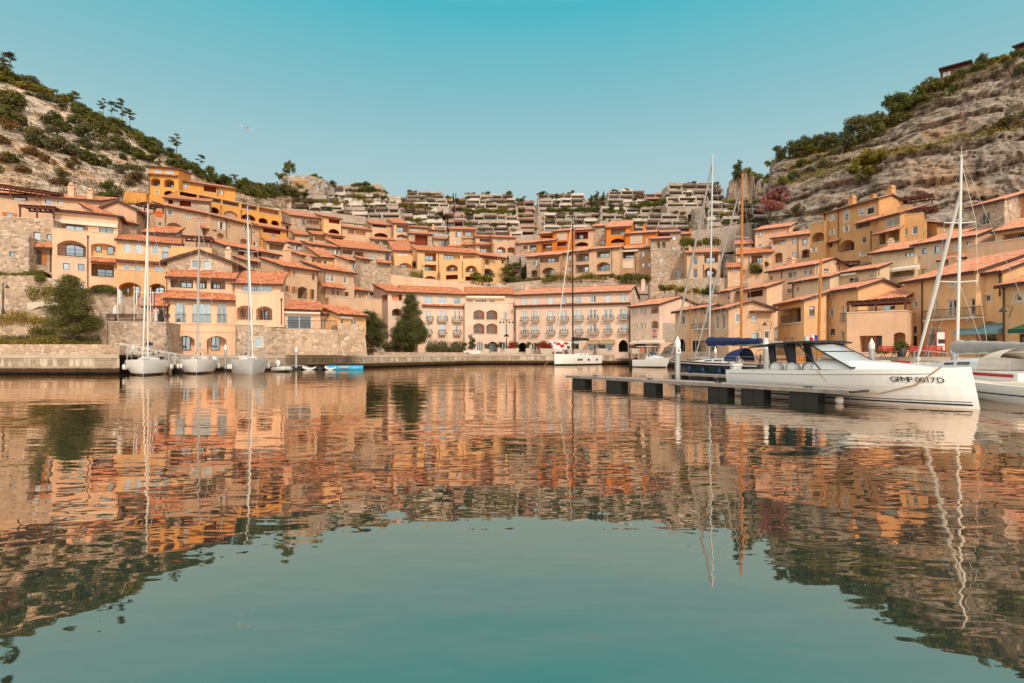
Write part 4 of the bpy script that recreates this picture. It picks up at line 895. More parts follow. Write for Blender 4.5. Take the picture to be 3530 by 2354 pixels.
def hillmat():
    m,nt,b,o=newmat('hill'); b.inputs['Roughness'].default_value=.95; b.inputs['Specular IOR Level'].default_value=.1
    g=N(nt,'ShaderNodeNewGeometry'); P=g.outputs['Position']
    mp=N(nt,'ShaderNodeMapping'); mp.inputs['Scale'].default_value=(.35,.35,1.1); mp.inputs['Rotation'].default_value=(.12,.18,0); L(nt,P,mp.inputs[0])
    n1=N(nt,'ShaderNodeTexNoise',i_Scale=.8,i_Detail=11.0,i_Roughness=.74); L(nt,mp.outputs[0],n1.inputs['Vector'])
    r1=ramp(nt,[(.28,(.13,.10,.08)),(.42,(.30,.24,.19)),(.55,(.43,.36,.29)),(.75,(.56,.49,.41))]); L(nt,n1.outputs[0],r1.inputs[0])
    mp2=N(nt,'ShaderNodeMapping'); mp2.inputs['Scale'].default_value=(.5,.5,.09); L(nt,P,mp2.inputs[0])
    n2=N(nt,'ShaderNodeTexNoise',i_Scale=.9,i_Detail=6.0,i_Roughness=.6); L(nt,mp2.outputs[0],n2.inputs['Vector'])
    r2=ramp(nt,[(.5,(1,1,1)),(.62,(.30,.27,.26))]); L(nt,n2.outputs[0],r2.inputs[0])
    c=mixc(nt,.8,r1.outputs[0],r2.outputs[0],'MULTIPLY')
    n3=N(nt,'ShaderNodeTexNoise',i_Scale=.09,i_Detail=4.0); L(nt,P,n3.inputs['Vector']); r3=ramp(nt,[(.5,(0,0,0)),(.68,(1,1,1))]); L(nt,n3.outputs[0],r3.inputs[0])
    c=mixc(nt,r3.outputs[0],c,mixc(nt,.38,c,(.52,.27,.11)))
    vo=N(nt,'ShaderNodeTexVoronoi',feature='DISTANCE_TO_EDGE',i_Scale=.55); L(nt,mp.outputs[0],vo.inputs['Vector']); r6=ramp(nt,[(0,(.45,.42,.4)),(.09,(1,1,1))]); L(nt,vo.outputs['Distance'],r6.inputs[0]); c=mixc(nt,.4,c,r6.outputs[0],'MULTIPLY')
    mp3=N(nt,'ShaderNodeMapping'); mp3.inputs['Scale'].default_value=(.09,.09,1.5); mp3.inputs['Rotation'].default_value=(0,.13,0); L(nt,P,mp3.inputs[0])
    n7=N(nt,'ShaderNodeTexNoise',i_Scale=1.0,i_Detail=6.0,i_Roughness=.65); L(nt,mp3.outputs[0],n7.inputs['Vector']); r7=ramp(nt,[(.36,(.5,.47,.45)),(.47,(1,1,1)),(.55,(.8,.78,.76)),(.63,(1.1,1.1,1.1))]); L(nt,n7.outputs[0],r7.inputs[0]); c=mixc(nt,.8,c,r7.outputs[0],'MULTIPLY')
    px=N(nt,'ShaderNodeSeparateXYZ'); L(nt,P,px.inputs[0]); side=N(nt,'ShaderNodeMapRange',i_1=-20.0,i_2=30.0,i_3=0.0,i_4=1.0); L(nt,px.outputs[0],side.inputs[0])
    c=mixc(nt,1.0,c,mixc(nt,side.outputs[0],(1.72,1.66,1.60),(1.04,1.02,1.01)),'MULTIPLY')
    # soil, dry grass and moss on the flatter ledges
    sx=N(nt,'ShaderNodeSeparateXYZ'); L(nt,g.outputs['Normal'],sx.inputs[0])
    n4=N(nt,'ShaderNodeTexNoise',i_Scale=.22,i_Detail=8.0,i_Roughness=.7); L(nt,P,n4.inputs['Vector'])
    am=N(nt,'ShaderNodeMath',operation='MULTIPLY_ADD',i_1=.9); L(nt,n4.outputs[0],am.inputs[0]); L(nt,sx.outputs[2],am.inputs[2])
    r4=ramp(nt,[(.93,(0,0,0)),(1.0,(1,1,1))])
    sb=N(nt,'ShaderNodeMath',operation='MULTIPLY',i_1=.8); L(nt,am.outputs[0],sb.inputs[0]); r4.color_ramp.elements[0].position=1.0; r4.color_ramp.elements[1].position=1.06; L(nt,sb.outputs[0],r4.inputs[0])
    n5=N(nt,'ShaderNodeTexNoise',i_Scale=.8,i_Detail=6.0,i_Roughness=.7); L(nt,P,n5.inputs['Vector'])
    r5=ramp(nt,[(.3,(.07,.07,.02)),(.5,(.16,.13,.04)),(.62,(.26,.19,.06)),(.75,(.13,.13,.03))]); L(nt,n5.outputs[0],r5.inputs[0])
    c=mixc(nt,r4.outputs[0],c,r5.outputs[0]); L(nt,c,b.inputs['Base Color'])
    ad=N(nt,'ShaderNodeMath',operation='ADD'); L(nt,n1.outputs[0],ad.inputs[0]); L(nt,n2.outputs[0],ad.inputs[1]); bump(nt,b,ad.outputs[0],.8,.7)
hillmat()
# ================================================================ water
def watermat():
    m,nt,b,o=newmat('water'); nt.nodes.remove(b)
    g=N(nt,'ShaderNodeNewGeometry'); P=g.outputs['Position']
    def layer(scale,sx,sy,det,dist):
        mp=N(nt,'ShaderNodeMapping'); mp.inputs['Scale'].default_value=(sx,sy,1); L(nt,P,mp.inputs[0])
        n=N(nt,'ShaderNodeTexNoise',i_Scale=scale,i_Detail=det,i_Roughness=.5); n.inputs['Distortion'].default_value=dist; L(nt,mp.outputs[0],n.inputs['Vector']); return n.outputs[0]
    a=layer(.55,.45,1.0,2.0,.3); c=layer(2.1,.55,1.0,2.0,.2); d=layer(.12,.6,1,1.0,0)
    m1=N(nt,'ShaderNodeMath',operation='MULTIPLY_ADD',i_1=.30); L(nt,c,m1.inputs[0]); L(nt,a,m1.inputs[2])
    # calmer patches
    pt_=layer(.035,.5,1,2.0,.4); mr=N(nt,'ShaderNodeMapRange',i_1=.35,i_2=.65,i_3=.32,i_4=1.35); L(nt,pt_,mr.inputs[0])
    m2=N(nt,'ShaderNodeMath',operation='MULTIPLY'); L(nt,m1.outputs[0],m2.inputs[0]); L(nt,mr.outputs[0],m2.inputs[1])
    bp=N(nt,'ShaderNodeBump',i_Strength=1.0,i_Distance=WAVE); L(nt,m2.outputs[0],bp.inputs['Height'])
    gl=N(nt,'ShaderNodeBsdfGlossy',i_Roughness=.0); gl.inputs[0].default_value=(1,.80,.65,1); L(nt,bp.outputs[0],gl.inputs['Normal'])
    df=N(nt,'ShaderNodeBsdfDiffuse'); df.inputs[0].default_value=(.030,.056,.042,1)
    fr=N(nt,'ShaderNodeFresnel',i_IOR=1.33); L(nt,bp.outputs[0],fr.inputs[1])
    r=ramp(nt,[(.04,(.53,.53,.53)),(.14,(.55,.55,.55)),(.33,(.66,.66,.66)),(.6,(.86,.86,.86)),(1,(1,1,1))]); L(nt,fr.outputs[0],r.inputs[0])
    mx=N(nt,'ShaderNodeMixShader'); L(nt,r.outputs[0],mx.inputs[0]); L(nt,df.outputs[0],mx.inputs[1]); L(nt,gl.outputs[0],mx.inputs[2]); L(nt,mx.outputs[0],o.inputs[0])
WAVE=.033
watermat()
mb=MB(); mb.face([V((-900,-600,0)),V((900,-600,0)),V((900,140,0)),V((-900,140,0))])
tag(mb.build('water','water'),'calm green harbour water with rippled reflections','water',kind='structure')
mb=MB(); mb.face([V((-1500,-900,-4)),V((1500,-900,-4)),V((1500,1200,-4)),V((-1500,1200,-4))]); plain('seabed',(.04,.06,.05),.9)
tag(mb.build('seabed','seabed'),'dark sea floor under the harbour','ground',kind='structure')
# ================================================================ quays
def quaymat():
    m,nt,b,o=newmat('quay'); b.inputs['Roughness'].default_value=.9; b.inputs['Specular IOR Level'].default_value=.2
    g=N(nt,'ShaderNodeNewGeometry'); P=g.outputs['Position']; sx=N(nt,'ShaderNodeSeparateXYZ'); L(nt,P,sx.inputs[0])
    # block courses
    ad=N(nt,'ShaderNodeMath',operation='ADD'); L(nt,sx.outputs[0],ad.inputs[0]); L(nt,sx.outputs[1],ad.inputs[1]); cb=N(nt,'ShaderNodeCombineXYZ'); L(nt,ad.outputs[0],cb.inputs[0]); L(nt,sx.outputs[2],cb.inputs[1])
    br=N(nt,'ShaderNodeTexBrick',i_Scale=1.0); br.inputs['Brick Width'].default_value=1.3; br.inputs['Row Height'].default_value=.42; br.inputs['Mortar Size'].default_value=.018
    br.inputs['Color1'].default_value=rgba((.30,.23,.16)); br.inputs['Color2'].default_value=rgba((.42,.33,.24)); br.inputs['Mortar'].default_value=rgba((.20,.15,.11)); L(nt,cb.outputs[0],br.inputs['Vector'])
    mp=N(nt,'ShaderNodeMapping'); mp.inputs['Scale'].default_value=(1.1,1.1,.14); L(nt,P,mp.inputs[0]); n=N(nt,'ShaderNodeTexNoise',i_Scale=1.3,i_Detail=5.0,i_Roughness=.6); L(nt,mp.outputs[0],n.inputs['Vector'])
    r=ramp(nt,[(.5,(0,0,0)),(.6,(1,1,1))]); L(nt,n.outputs[0],r.inputs[0])
    hz=ramp(nt,[(.42,(0,0,0)),(.5,(1,1,1)),(.9,(.8,.8,.8)),(1,(0,0,0))]); dv=N(nt,'ShaderNodeMath',operation='DIVIDE',i_1=1.6); L(nt,sx.outputs[2],dv.inputs[0]); L(nt,dv.outputs[0],hz.inputs[0])
    c=mixc(nt,mixc(nt,1.0,r.outputs[0],hz.outputs[0],'MULTIPLY'),br.outputs[0],(.62,.52,.42))
    n2=N(nt,'ShaderNodeTexNoise',i_Scale=2.5,i_Detail=4.0); L(nt,P,n2.inputs['Vector']); m3=N(nt,'ShaderNodeMath',operation='MULTIPLY_ADD',i_1=.16,i_2=-.08); L(nt,n2.outputs[0],m3.inputs[0]); zz=N(nt,'ShaderNodeMath',operation='ADD'); L(nt,sx.outputs[2],zz.inputs[0]); L(nt,m3.outputs[0],zz.inputs[1])
    tide=ramp(nt,[(.0,(.012,.01,.008)),(.13,(.02,.016,.012)),(.16,(.16,.11,.06)),(.42,(.22,.16,.09)),(.5,(1,1,1))]); dv2=N(nt,'ShaderNodeMath',operation='DIVIDE',i_1=1.2); L(nt,zz.outputs[0],dv2.inputs[0]); L(nt,dv2.outputs[0],tide.inputs[0])
    c=mixc(nt,1.0,c,tide.outputs[0],'MULTIPLY'); L(nt,c,b.inputs['Base Color']); bump(nt,b,br.outputs['Fac'],-.4,.03)
quaymat(); plain('paving',(.48,.39,.31),.9,var=.12,scale=.6)
def strip(name,label,us,Yq,ztop,depth,zc=.32):
    """quay wall along a line of sightlines with a coping course and paved top"""
    mb=MB(); P0=[pz(u,Y,0) for u,Y in zip(us,Yq)]
    nn=[]
    for i in range(len(P0)):
        d=(P0[min(i+1,len(P0)-1)]-P0[max(i-1,0)]); n=V((-d.y,d.x,0)).normalized(); 
        if n.y<0 and abs(n.y)>.2: n=-n
        nn.append(n)
    up=lambda p,z: V((p.x,p.y,z))
    for (a,na),(c,nc) in zip(zip(P0,nn),zip(P0[1:],nn[1:])):
        mb.face([up(a,-3),up(c,-3),up(c,ztop-zc),up(a,ztop-zc)],0)
        o1,o2=a-na*.06,c-nc*.06
        mb.face([up(o1,ztop-zc),up(o2,ztop-zc),up(o2,ztop),up(o1,ztop)],1)
        mb.face([up(o1,ztop-zc),up(o2,ztop-zc),up(c,ztop-zc),up(a,ztop-zc)],1)
        mb.face([up(o1,ztop),up(o2,ztop),up(c+nc*depth,ztop),up(a+na*depth,ztop)],1)
    o=mb.build(name,['quay','paving']); tag(o,label,'quay',kind='structure'); return o
strip('quay','stained stone quay on the left with a pale coping',[-700,412],[52.5,52.5],1.80,8)
strip('quay','recessed stone quay below the peach waterfront houses',[412,412,1195,1275,1634],[52.5,62,70,76,97],1.62,6)
strip('quay','weathered stone quay in front of the hotel square',[1634,2232],[97,97],1.72,14)
strip('quay','curved stone quay along the right promenade',[2232,2300,2420,2700,3100,3530,4300],[97,84,68,60,49,45,41],1.62,9)
# ================================================================ terraced concrete flats along the top of the slope
TSPOTS=[]   # parapets that carry planting
def terr(label,u0,v0,u1,v1,vb,Yt,Yb,n,seed,link=False,grow=0.0,name='terraced_block'):
    rnd=random.Random(seed); root=None
    wallm='mauve' if link else 'stonegrey'
    for i in range(n):
        t=i/n; Y=Yt+(Yb-Yt)*i/max(1,n-1); va=v0+(vb-v0)*t; vc=v1+(vb-v1)*t; ub=(vb-v0)/n
        ua=u0-grow*i*.4; uc=u1+grow*i
        A=pt(ua,va,Y); B=pt(uc,vc,Y*1.0); zt=(A.z+B.z)/2
        zb=zt-ub/F*Y; h=zt-zb
        a=A.xy; e=(B.xy-a); W=e.length; e/=W; nn=Vector((-e.y,e.x)); p=Plane(a,e,nn,W); P=p.P
        if root is None:
            pb=pt((u0+u1)/2,vb,Yb); root=empty(name,(a.x,a.y,pb.z),math.atan2(e.y,e.x),label,'apartment block','terraced flats on the ridge' if not link else 'link buildings between the terraced flats')
        CLAMPS.append((ua,uc,Y,Y,zb,va+ub))
        body=MB(); fins=MB(); per=MB(); nc=max(1,round(W/(4.6 if not link else 4.5))); xs=[0]+sorted(W*(k+rnd.uniform(-.22,.22))/nc for k in range(1,nc))+[W]
        rec=1.5; pb_=h*.5
        body.pbox(P,.0,W,zb-3,zt-.15,rec+.02,9,0)                      # mass behind the glazing
        for k in range(nc):
            x0,x1=xs[k],xs[k+1]; off=rnd.choice((-1.7,-1.1,-.5,0,.3,.5)); ph=pb_*rnd.uniform(.7,1.2); s0=.0 if k else -.0
            body.pbox(P,x0+.02,x1-.02,zt-ph,zt+rnd.uniform(-.25,.2),off,off+.3,0 if rnd.random()<.6 else 1)
            body.pbox(P,x0+.02,x1-.02,zt-ph,zt-ph+.25,off+.301,rec+.02,1)
            body.pbox(P,x0-.0,x0+.35,zb,zt-ph-.004,-.3+off*.5,rec+.015,1)
            if k==nc-1: body.pbox(P,x1-.35,x1,zb,zt-ph-.004,-.3,rec+.015,1)
            w=MB(); a0,a1=x0+.37,x1-.37; zw=zt-ph-.01
            w.face([P(a0,zb,rec),P(a1,zb,rec),P(a1,zw,rec),P(a0,zw,rec)],0)
            m=max(2,int((a1-a0)/1.3))
            for q in range(m+1): x=a0+(a1-a0)*q/m; w.pbox(P,x-.05,x+.05,zb,zw,rec-.06,rec-.004,1)
            w.build('window',['glass' if rnd.random()<.18 else 'dglass','bwood'],root)
            r=rnd.random()
            if r<(.45 if not link else .7):
                y0=off-rnd.uniform(1.2,2.2); zz=zt-ph+.15
                for y in (y0,off-.1): per.pbox(P,x0+.3,x1-.3,zz-.16,zz,y-.08,y+.08)
                m=int((x1-x0-.6)/.7)
                for q in range(m+1): x=x0+.4+(x1-x0-.8)*q/max(1,m); per.pbox(P,x-.07,x+.07,zz+.002,zz+.14,y0-.2,off-.02)
                for x in (x0+.4,x1-.4): per.pbox(P,x-.08,x+.08,zb-.5,zz-.17,y0-.07,y0+.07)
                per.build('pergola','bwood',root); per=MB()
            if rnd.random()<.66: TSPOTS.append((P((x0+x1)/2+rnd.uniform(-1.5,1.5),zt-.25,off+.6),min(1.0,(x1-x0)/8),h))
        body.pbox(P,0,W,zb-3,zb-.02,-1.0,rec,0)
        body.build('storey',[wallm,'whitecon' if not link else 'mauve'],root); 
    return root
terr('upper left terraced concrete block with its long stone top storey beside the rock outcrop',1150,628,1318,650,706,236,218,3,1,grow=8)
terr('leftmost terraced concrete block with white planters and brown pergolas',1022,664,1172,688,748,205,190,3,2,grow=10)
terr('terraced concrete block sloping between the left block and the second tower of flats',1172,690,1372,702,750,212,190,3,3,grow=4)
terr('second terraced concrete block from the rock outcrop, upper half',1404,656,1524,662,712,246,222,4,4,grow=8)
terr('second terraced concrete block from the rock outcrop, lower half above the tan houses',1312,710,1506,726,800,214,190,4,5,grow=10)
terr('central terraced concrete block, upper half right of the cypresses',1609,668,1770,670,734,250,224,4,6,grow=5)
terr('central terraced concrete block, lower half with planted edges',1598,738,1786,742,815,216,190,4,7,grow=5)
terr('terraced concrete block right of centre, upper half with a tree on its top terrace',1854,668,2014,667,732,250,224,4,8,grow=-2)
terr('terraced concrete block right of centre, lower half behind the orange houses',1876,738,2066,735,812,216,190,4,9,grow=2)
terr('fourth terraced concrete block, upper half beside the tall conifers',2098,660,2220,653,718,244,222,4,10,grow=4)
terr('fourth terraced concrete block, lower half below the conifers',2072,722,2368,706,800,210,176,4,11,grow=3)
terr('rightmost tall terraced concrete block near the cliff, left of the masts',2302,646,2484,622,716,222,200,4,12,grow=4)
terr('lower terraced concrete block under the cliff, behind the sailboat masts',2442,705,2636,690,792,186,162,4,13,grow=2)
terr('pink link building with dark openings between the central and right blocks',1782,692,1842,692,812,250,196,6,14,True,name='link_building')
terr('pink link building with red pergolas left of the second block',1384,684,1406,684,712,240,222,2,15,True,name='link_building')
terr('pink link building behind the cypress group',1534,682,1609,682,806,252,196,5,16,True,name='link_building')
terr('pink link building behind the tall conifers',2018,690,2098,690,790,250,205,5,17,True,name='link_building')
terr('pink link building with brown pergola beside the rightmost tall block',2226,668,2300,664,712,240,214,3,18,True,name='link_building')
R(2220,640,3)
stonewall('tall stone retaining wall behind the square stone tower and masts',[(470,470),(1110,380),(1120,640),(800,700),(470,640)],158,2,'stonegrey',name='retaining_wall')
R(600,560,3)
stonewall('stone retaining wall under the leftmost terraced flats',[(1160,470),(1980,560),(1980,640),(1160,560)],172,2,'stonegrey',name='retaining_wall')
R(1240,580,4)
stonewall('stone retaining wall above the stone house with two dark openings',[(2130,925),(2352,915),(2480,905),(2480,1010),(2130,1010)],180,2,'stonegrey',name='retaining_wall')
# ================================================================ boats
plain('gel',(.82,.80,.77),.22,spec=.6); plain('gelgrey',(.55,.55,.54),.25); plain('navy',(.012,.016,.028),.18,spec=.6); plain('bluecanvas',(.012,.025,.10),.8,var=.1)
plain('greycanvas',(.40,.37,.34),.85,var=.08); plain('teak',(.42,.27,.16),.7,var=.12); plain('varnish',(.50,.17,.02),.25,var=.1); plain('blackm',(.012,.012,.013),.35)
plain('fender',(.70,.67,.62),.5); plain('rope',(.40,.26,.15),.9); plain('redstripe',(.5,.015,.02),.4); plain('smoked',(.05,.055,.06),.12,spec=.7); plain('clear',(.50,.53,.53),.15,spec=.8)
plain('rubber',(.02,.02,.02),.7); plain('pontoon_deck',(.36,.30,.25),.85,var=.15); plain('lifering',(.75,.13,.03),.6); plain('antifoul',(.02,.025,.03),.6)
class Boat:
    def __init__(s,name,label,cat,stern,bow,B,fb,fs,group=None,beam_aft=.8,full=.55):
        # stern, bow: world points on the waterline (centre line); local x runs forward
        d=(bow-stern); s.L=d.length; s.B=B; s.fb=fb; s.fs=fs; s.ba=beam_aft; s.full=full
        rz=math.atan2(d.y,d.x); c=V((stern.x,stern.y,0)); s.xf=Matrix.Translation(c)@Matrix.Rotation(rz,4,'Z'); s.root=empty(name,c,rz,label,cat,group)
    def W(s,x,y,z): return s.xf@V((x*s.L,y,z))
    def hb(s,t):
        k=s.full
        if t<k: return s.B/2*(s.ba+(1-s.ba)*math.sin(t/k*math.pi/2))
        q=(t-k)/(1-k); return s.B/2*max(.02,(1-q**2.3))
    def sh(s,t): return s.fs+(s.fb-s.fs)*t**1.6
    def hull(s,mats,plumb=.06,n=22,stripe=None,boot='antifoul'):
        mb=MB(); levels=[1,.8,.55,.3,.12,.0,-.18,-.4]; rows=[]
        for i in range(n+1):
            t=i/n; b=s.hb(t); z=s.sh(t); r=[]
            for side in (1,-1):
                ls=levels if side==1 else levels[::-1]
                for l in ls:
                    zz=z*l if l>0 else l; fl=1-(1-max(l,0))**2*(.12+.45*t*t) if l>0 else (1-(.12+.45*t*t))*(1+l*1.6)
                    x=t-plumb*(1-max(l,0))*t**3; r.append(s.W(x,side*b*fl,zz))
            rows.append(r)
        k=len(levels); m0=len(mb.v)
        for i in range(n):
            for j in range(2*k-1):
                jj=j if j<k-1 else (2*k-2-j)
                mat=0
                if j!=k-1:
                    if levels[min(jj+1,k-1)]<-.05 or jj>=5: mat=2
                    elif jj==4: mat=1
                mb.face([rows[i][j],rows[i][j+1],rows[i+1][j+1],rows[i+1][j]],mat)
        mb.face([p for p in rows[0]],0); mb.face(rows[-1],0)
        s.hullo=mb.build('hull',[mats[0],mats[1],boot],s.root)
        me=s.hullo.data; me.polygons.foreach_set('use_smooth',[len(p.vertices)==4 for p in me.polygons])
        dk=MB()
        for i in range(n):
            t0,t1=i/n,(i+1)/n
            for a,b2,mt in ((-1,-.86,0),(-.86,.86,1),(.86,1,0)):
                f=lambda t,y: s.W(t,s.hb(t)*y*.985,s.sh(t)-.02+.05*(1-y*y))
                dk.face([f(t0,a),f(t1,a),f(t1,b2),f(t0,b2)],mt)
        dk.build('deck',[mats[0],mats[2]],s.root)
        if stripe:
            m,l0,l1=stripe; st=MB()
            for i in range(n):
                t0,t1=max(.02,i/n),min(.97,(i+1)/n)
                for side in (1,-1): st.face([s.W(t0,side*(s.hb(t0)+.012),s.sh(t0)*l0),s.W(t1,side*(s.hb(t1)+.012),s.sh(t1)*l0),s.W(t1,side*(s.hb(t1)+.012),s.sh(t1)*l1),s.W(t0,side*(s.hb(t0)+.012),s.sh(t0)*l1)])
            st.build('stripe',m,s.root)
    def cabin(s,t0,t1,w,h,mat='gel',win=True,z=None,taper=.3):
        mb=MB(); rows=[]; n=8; zb=(s.sh((t0+t1)/2) if z is None else z)-.05
        for i in range(n+1):
            q=i/n; t=t0+(t1-t0)*q; ww=w/2*(1-taper*q**2); hh=h*(1-.75*q**2.2) if True else h
            rows.append([s.W(t,y*ww,zb+zz*hh) for y,zz in ((-1,0),(-.92,.55),(-.75,.92),(0,1.08),(.75,.92),(.92,.55),(1,0))])
        mb.grid(rows,0); mb.face(rows[0],0); mb.face(rows[-1],0)
        o=mb.build('cabin',mat,s.root,True); 
        if win:
            wm=MB()
            for side in (1,-1):
                for a,b in ((.12,.34),(.4,.6)):
                    f=lambda q,zz: s.W(t0+(t1-t0)*q,side*(w/2*(1-taper*q**2)*(.95 if zz<.5 else .9)+.015),zb+zz*h*(1-.75*q**2.2))
                    wm.face([f(a,.42),f(b,.42),f(b,.68),f(a,.68)])
            wm.build('cabin_window','smoked',o)
        return o
    def mast(s,t,top,z0=None,r=.085,mat='alu',lean=0.0,spread=((.42,1.1),(.70,.85)),stays=True,y=0,furl=None,boom=None,backstay=True,bowt=.985,name='mast'):
        z0=s.sh(t) if z0 is None else z0; b=s.W(t,y,z0); tp=V((b.x+lean*(top-z0),b.y,top)); mb=MB(); mb.tube([b,b.lerp(tp,.6),tp],[r,r*.95,r*.7],8); mb.tube([tp-V((.15,0,0)),tp+V((.25,0,.05))],.02,4); mb.tube([tp,tp+V((0,0,.5))],.012,4)
        o=mb.build(name,mat,s.root,True)
        if spread:
            ends=[]
            for q,w in spread:
                sp=MB()
                c=b.lerp(tp,q); d=(s.W(t,1,0)-s.W(t,0,0)).normalized()
                for sd in (1,-1): e=c+d*(sd*w)+V((0,0,.05)); sp.tube([c,e],.03,4); ends.append((sd,e))
                sp.build('spreader',mat if mat!='varnish' else 'white',o)
        if stays:
            st=MB(); ch=[s.W(t,sd*s.hb(t)*.95,s.sh(t)) for sd in (1,-1)]
            for sd,cp in zip((1,-1),ch):
                pts=[cp]+[e for k,e in ends if k==sd]+[b.lerp(tp,.97)] if spread else [cp,b.lerp(tp,.97)]
                st.tube(pts,.012,3,0,False)
                if spread: st.tube([cp,b.lerp(tp,spread[0][0])],.01,3,0,False)
            if backstay: st.tube([s.W(.01,0,s.fs),tp],.012,3,0,False)
            if not furl: st.tube([s.W(bowt,0,s.sh(bowt)),b.lerp(tp,.96)],.014,3,0,False)
            st.build('rigging','steel',o)
        if furl:
            fm,fr,q=furl; f0=s.W(bowt,0,s.sh(bowt)+.35); f1=b.lerp(tp,q); g=MB(); k=14
            g.tube([f0.lerp(f1,i/k) for i in range(k+1)],[fr*(.55+.6*math.sin(math.pi*min(1,(i+1)/k*.9))) for i in range(k+1)],8); g.lathe(s.W(bowt,0,s.sh(bowt)),[(.02,0),(.11,.1),(.11,.25),(.03,.3)],8); g.build('furled_sail',fm,o,True)
        if boom:
            bl,bz,cover,cr=boom; p0=V((b.x+lean*(bz-z0),b.y,bz)); d=(s.W(0,0,0)-s.W(1,0,0)).normalized(); p1=p0+d*bl+V((0,0,.1)); g=MB(); g.tube([p0,p1],.07,8); bo=g.build('boom',mat if mat!='varnish' else 'alu',o,True)
            if cover:
                g=MB(); k=16; g.tube([p0.lerp(p1,.0+.97*i/k)+V((0,0,cr*(.9-.35*i/k)+.02*math.sin(i*2.1))) for i in range(k+1)],[cr*(1.05-.5*i/k)*(1+.06*math.sin(i*1.7)) for i in range(k+1)],8); g.build('sail_cover',cover,bo,True)
        return o,b,tp
    def rails(s,t0,t1,h=.6,both=True,mat='steel',lines=True,pulpit=True):
        mb=MB()
        for sd in (1,-1):
            k=max(2,int((t1-t0)*s.L/1.6)); pts=[]
            for i in range(k+1):
                t=t0+(t1-t0)*i/k; a=s.W(t,sd*s.hb(t)*.94,s.sh(t)); b=a+V((0,0,h)); mb.tube([a,b],.016,4,0,False); pts.append(b)
            if lines: mb.tube(pts,.01,3,0,False); mb.tube([p-V((0,0,h*.48)) for p in pts],.008,3,0,False)
        if pulpit:
            q=[s.W(.86,s.hb(.86)*.94,s.sh(.86)+h),s.W(.95,s.hb(.95)*.95,s.sh(.95)+h+.08),s.W(1.0,0,s.fb+h+.1),s.W(.95,-s.hb(.95)*.95,s.sh(.95)+h+.08),s.W(.86,-s.hb(.86)*.94,s.sh(.86)+h)]
            mb.tube(q,.022,5,0,False)
            for p,t,y in ((q[1],.95,.95),(q[3],.95,-.95)): mb.tube([p,s.W(t,y*s.hb(t),s.sh(t))],.02,4,0,False)
        mb.build('guard_rail',mat,s.root)
    def fenders(s,ts,side,mat='fender',r=.13,l=.5,drop=.35):
        for t in ts:
            p=s.W(t,side*(s.hb(t)+r*.9),s.sh(t)-drop); mb=MB(); mb.lathe(p-V((0,0,l)),[(.02,0),(r*.7,.04),(r,.14),(r,l-.14),(r*.6,l-.04),(.02,l)],8); mb.tube([p-V((0,0,.02)),s.W(t,side*s.hb(t)*.95,s.sh(t)+.1)],.012,3); mb.build('fender',mat,s.root,True)
    def hatch(s,t,w,l,mat='smoked',z=None):
        mb=MB(); zz=(s.sh(t) if z is None else z)+.03; dt=l/2/s.L
        mb.hexa([s.W(t-dt,-w/2,zz),s.W(t+dt,-w/2,zz),s.W(t+dt,w/2,zz),s.W(t-dt,w/2,zz),s.W(t-dt,-w/2,zz+.07),s.W(t+dt,-w/2,zz+.07),s.W(t+dt,w/2,zz+.07),s.W(t-dt,w/2,zz+.07)]); mb.build('hatch',mat,s.root)
    def ports(s,ts,l0=.42,l1=.62,w=.5,mat='smoked',sides=(1,-1)):
        for t in ts:
            for sd in sides:
                mb=MB(); a,b=t-w/2/s.L,t+w/2/s.L; f=lambda t_,l: s.W(t_,sd*(s.hb(t_)*(1-(1-l)**2*(.12+.45*t_*t_))+.014),s.sh(t_)*l)
                mb.face([f(a,l0),f(b,l0),f(b,l1),f(a,l1)]); mb.build('porthole',mat,s.root)
    def wheel(s,t,y,z,r=.45):
        mb=MB(); c=s.W(t,y,z); d=(s.W(1,0,0)-s.W(0,0,0)).normalized(); e=V((-d.y,d.x,0)); k=20
        ring=[c+e*(r*math.cos(2*math.pi*i/k))+V((0,0,r*math.sin(2*math.pi*i/k))) for i in range(k+1)]; mb.tube(ring,.022,5,0,False)
        for i in range(0,k,4): mb.tube([c,ring[i]],.012,3,0,False)
        mb.tube([c,c-V((0,0,z-s.sh(t)))+d*.05],.06,6); mb.build('steering_wheel','blackm',s.root)
G3='white sailboats moored bow-out on the left'
def left_sail(label,ub,Yb,dx,Lg,B,mt,mastu,topv,hm,furlm,lean,col,fnd):
    bow=pz(ub,Yb,0); st=pz(dx,Yb+Lg*.9,0); b=Boat('sailboat',label,'sailboat',st,bow,B,1.42,1.15,G3); b.hull((col,'navy' if col=='gel' else 'gelgrey','gel'),.05)
    b.cabin(.22,.72,B*.62,.5); Ym=b.W(mt,0,0).y; top=CH+(CY-topv)/F*Ym
    b.mast(mt,top,b.sh(mt)+.35,.06,'white' if hm else 'alu',lean,furl=(furlm,.06,.93),boom=(4.2,b.sh(mt)+1.35,'bluecanvas' if hm else 'greycanvas',.2))
    b.rails(.05,.86); b.fenders(fnd,-1); b.fenders(fnd[:2],1); b.hatch(.80,.6,.6); b.wheel(.1,0,b.fs+.75)
    return b
b1=left_sail('white sailboat with a blue sail cover, leftmost of the three moored bow-out',492,49.0,532,10.5,3.5,.60,509,705,True,'white',.0,'gel',(.45,.6,.7))
b2=left_sail('white sailboat with hanging white fenders, middle of three moored bow-out',677,52.5,693,10,3.3,.58,688,757,False,'greycanvas',.006,'gel',(.3,.5,.68,.8))
b3=left_sail('grey hulled sailboat with a white coachroof, right of three moored bow-out',872,50.5,845,10.4,3.3,.58,857,712,False,'white',-.012,'gelgrey',(.3,.5,.7))
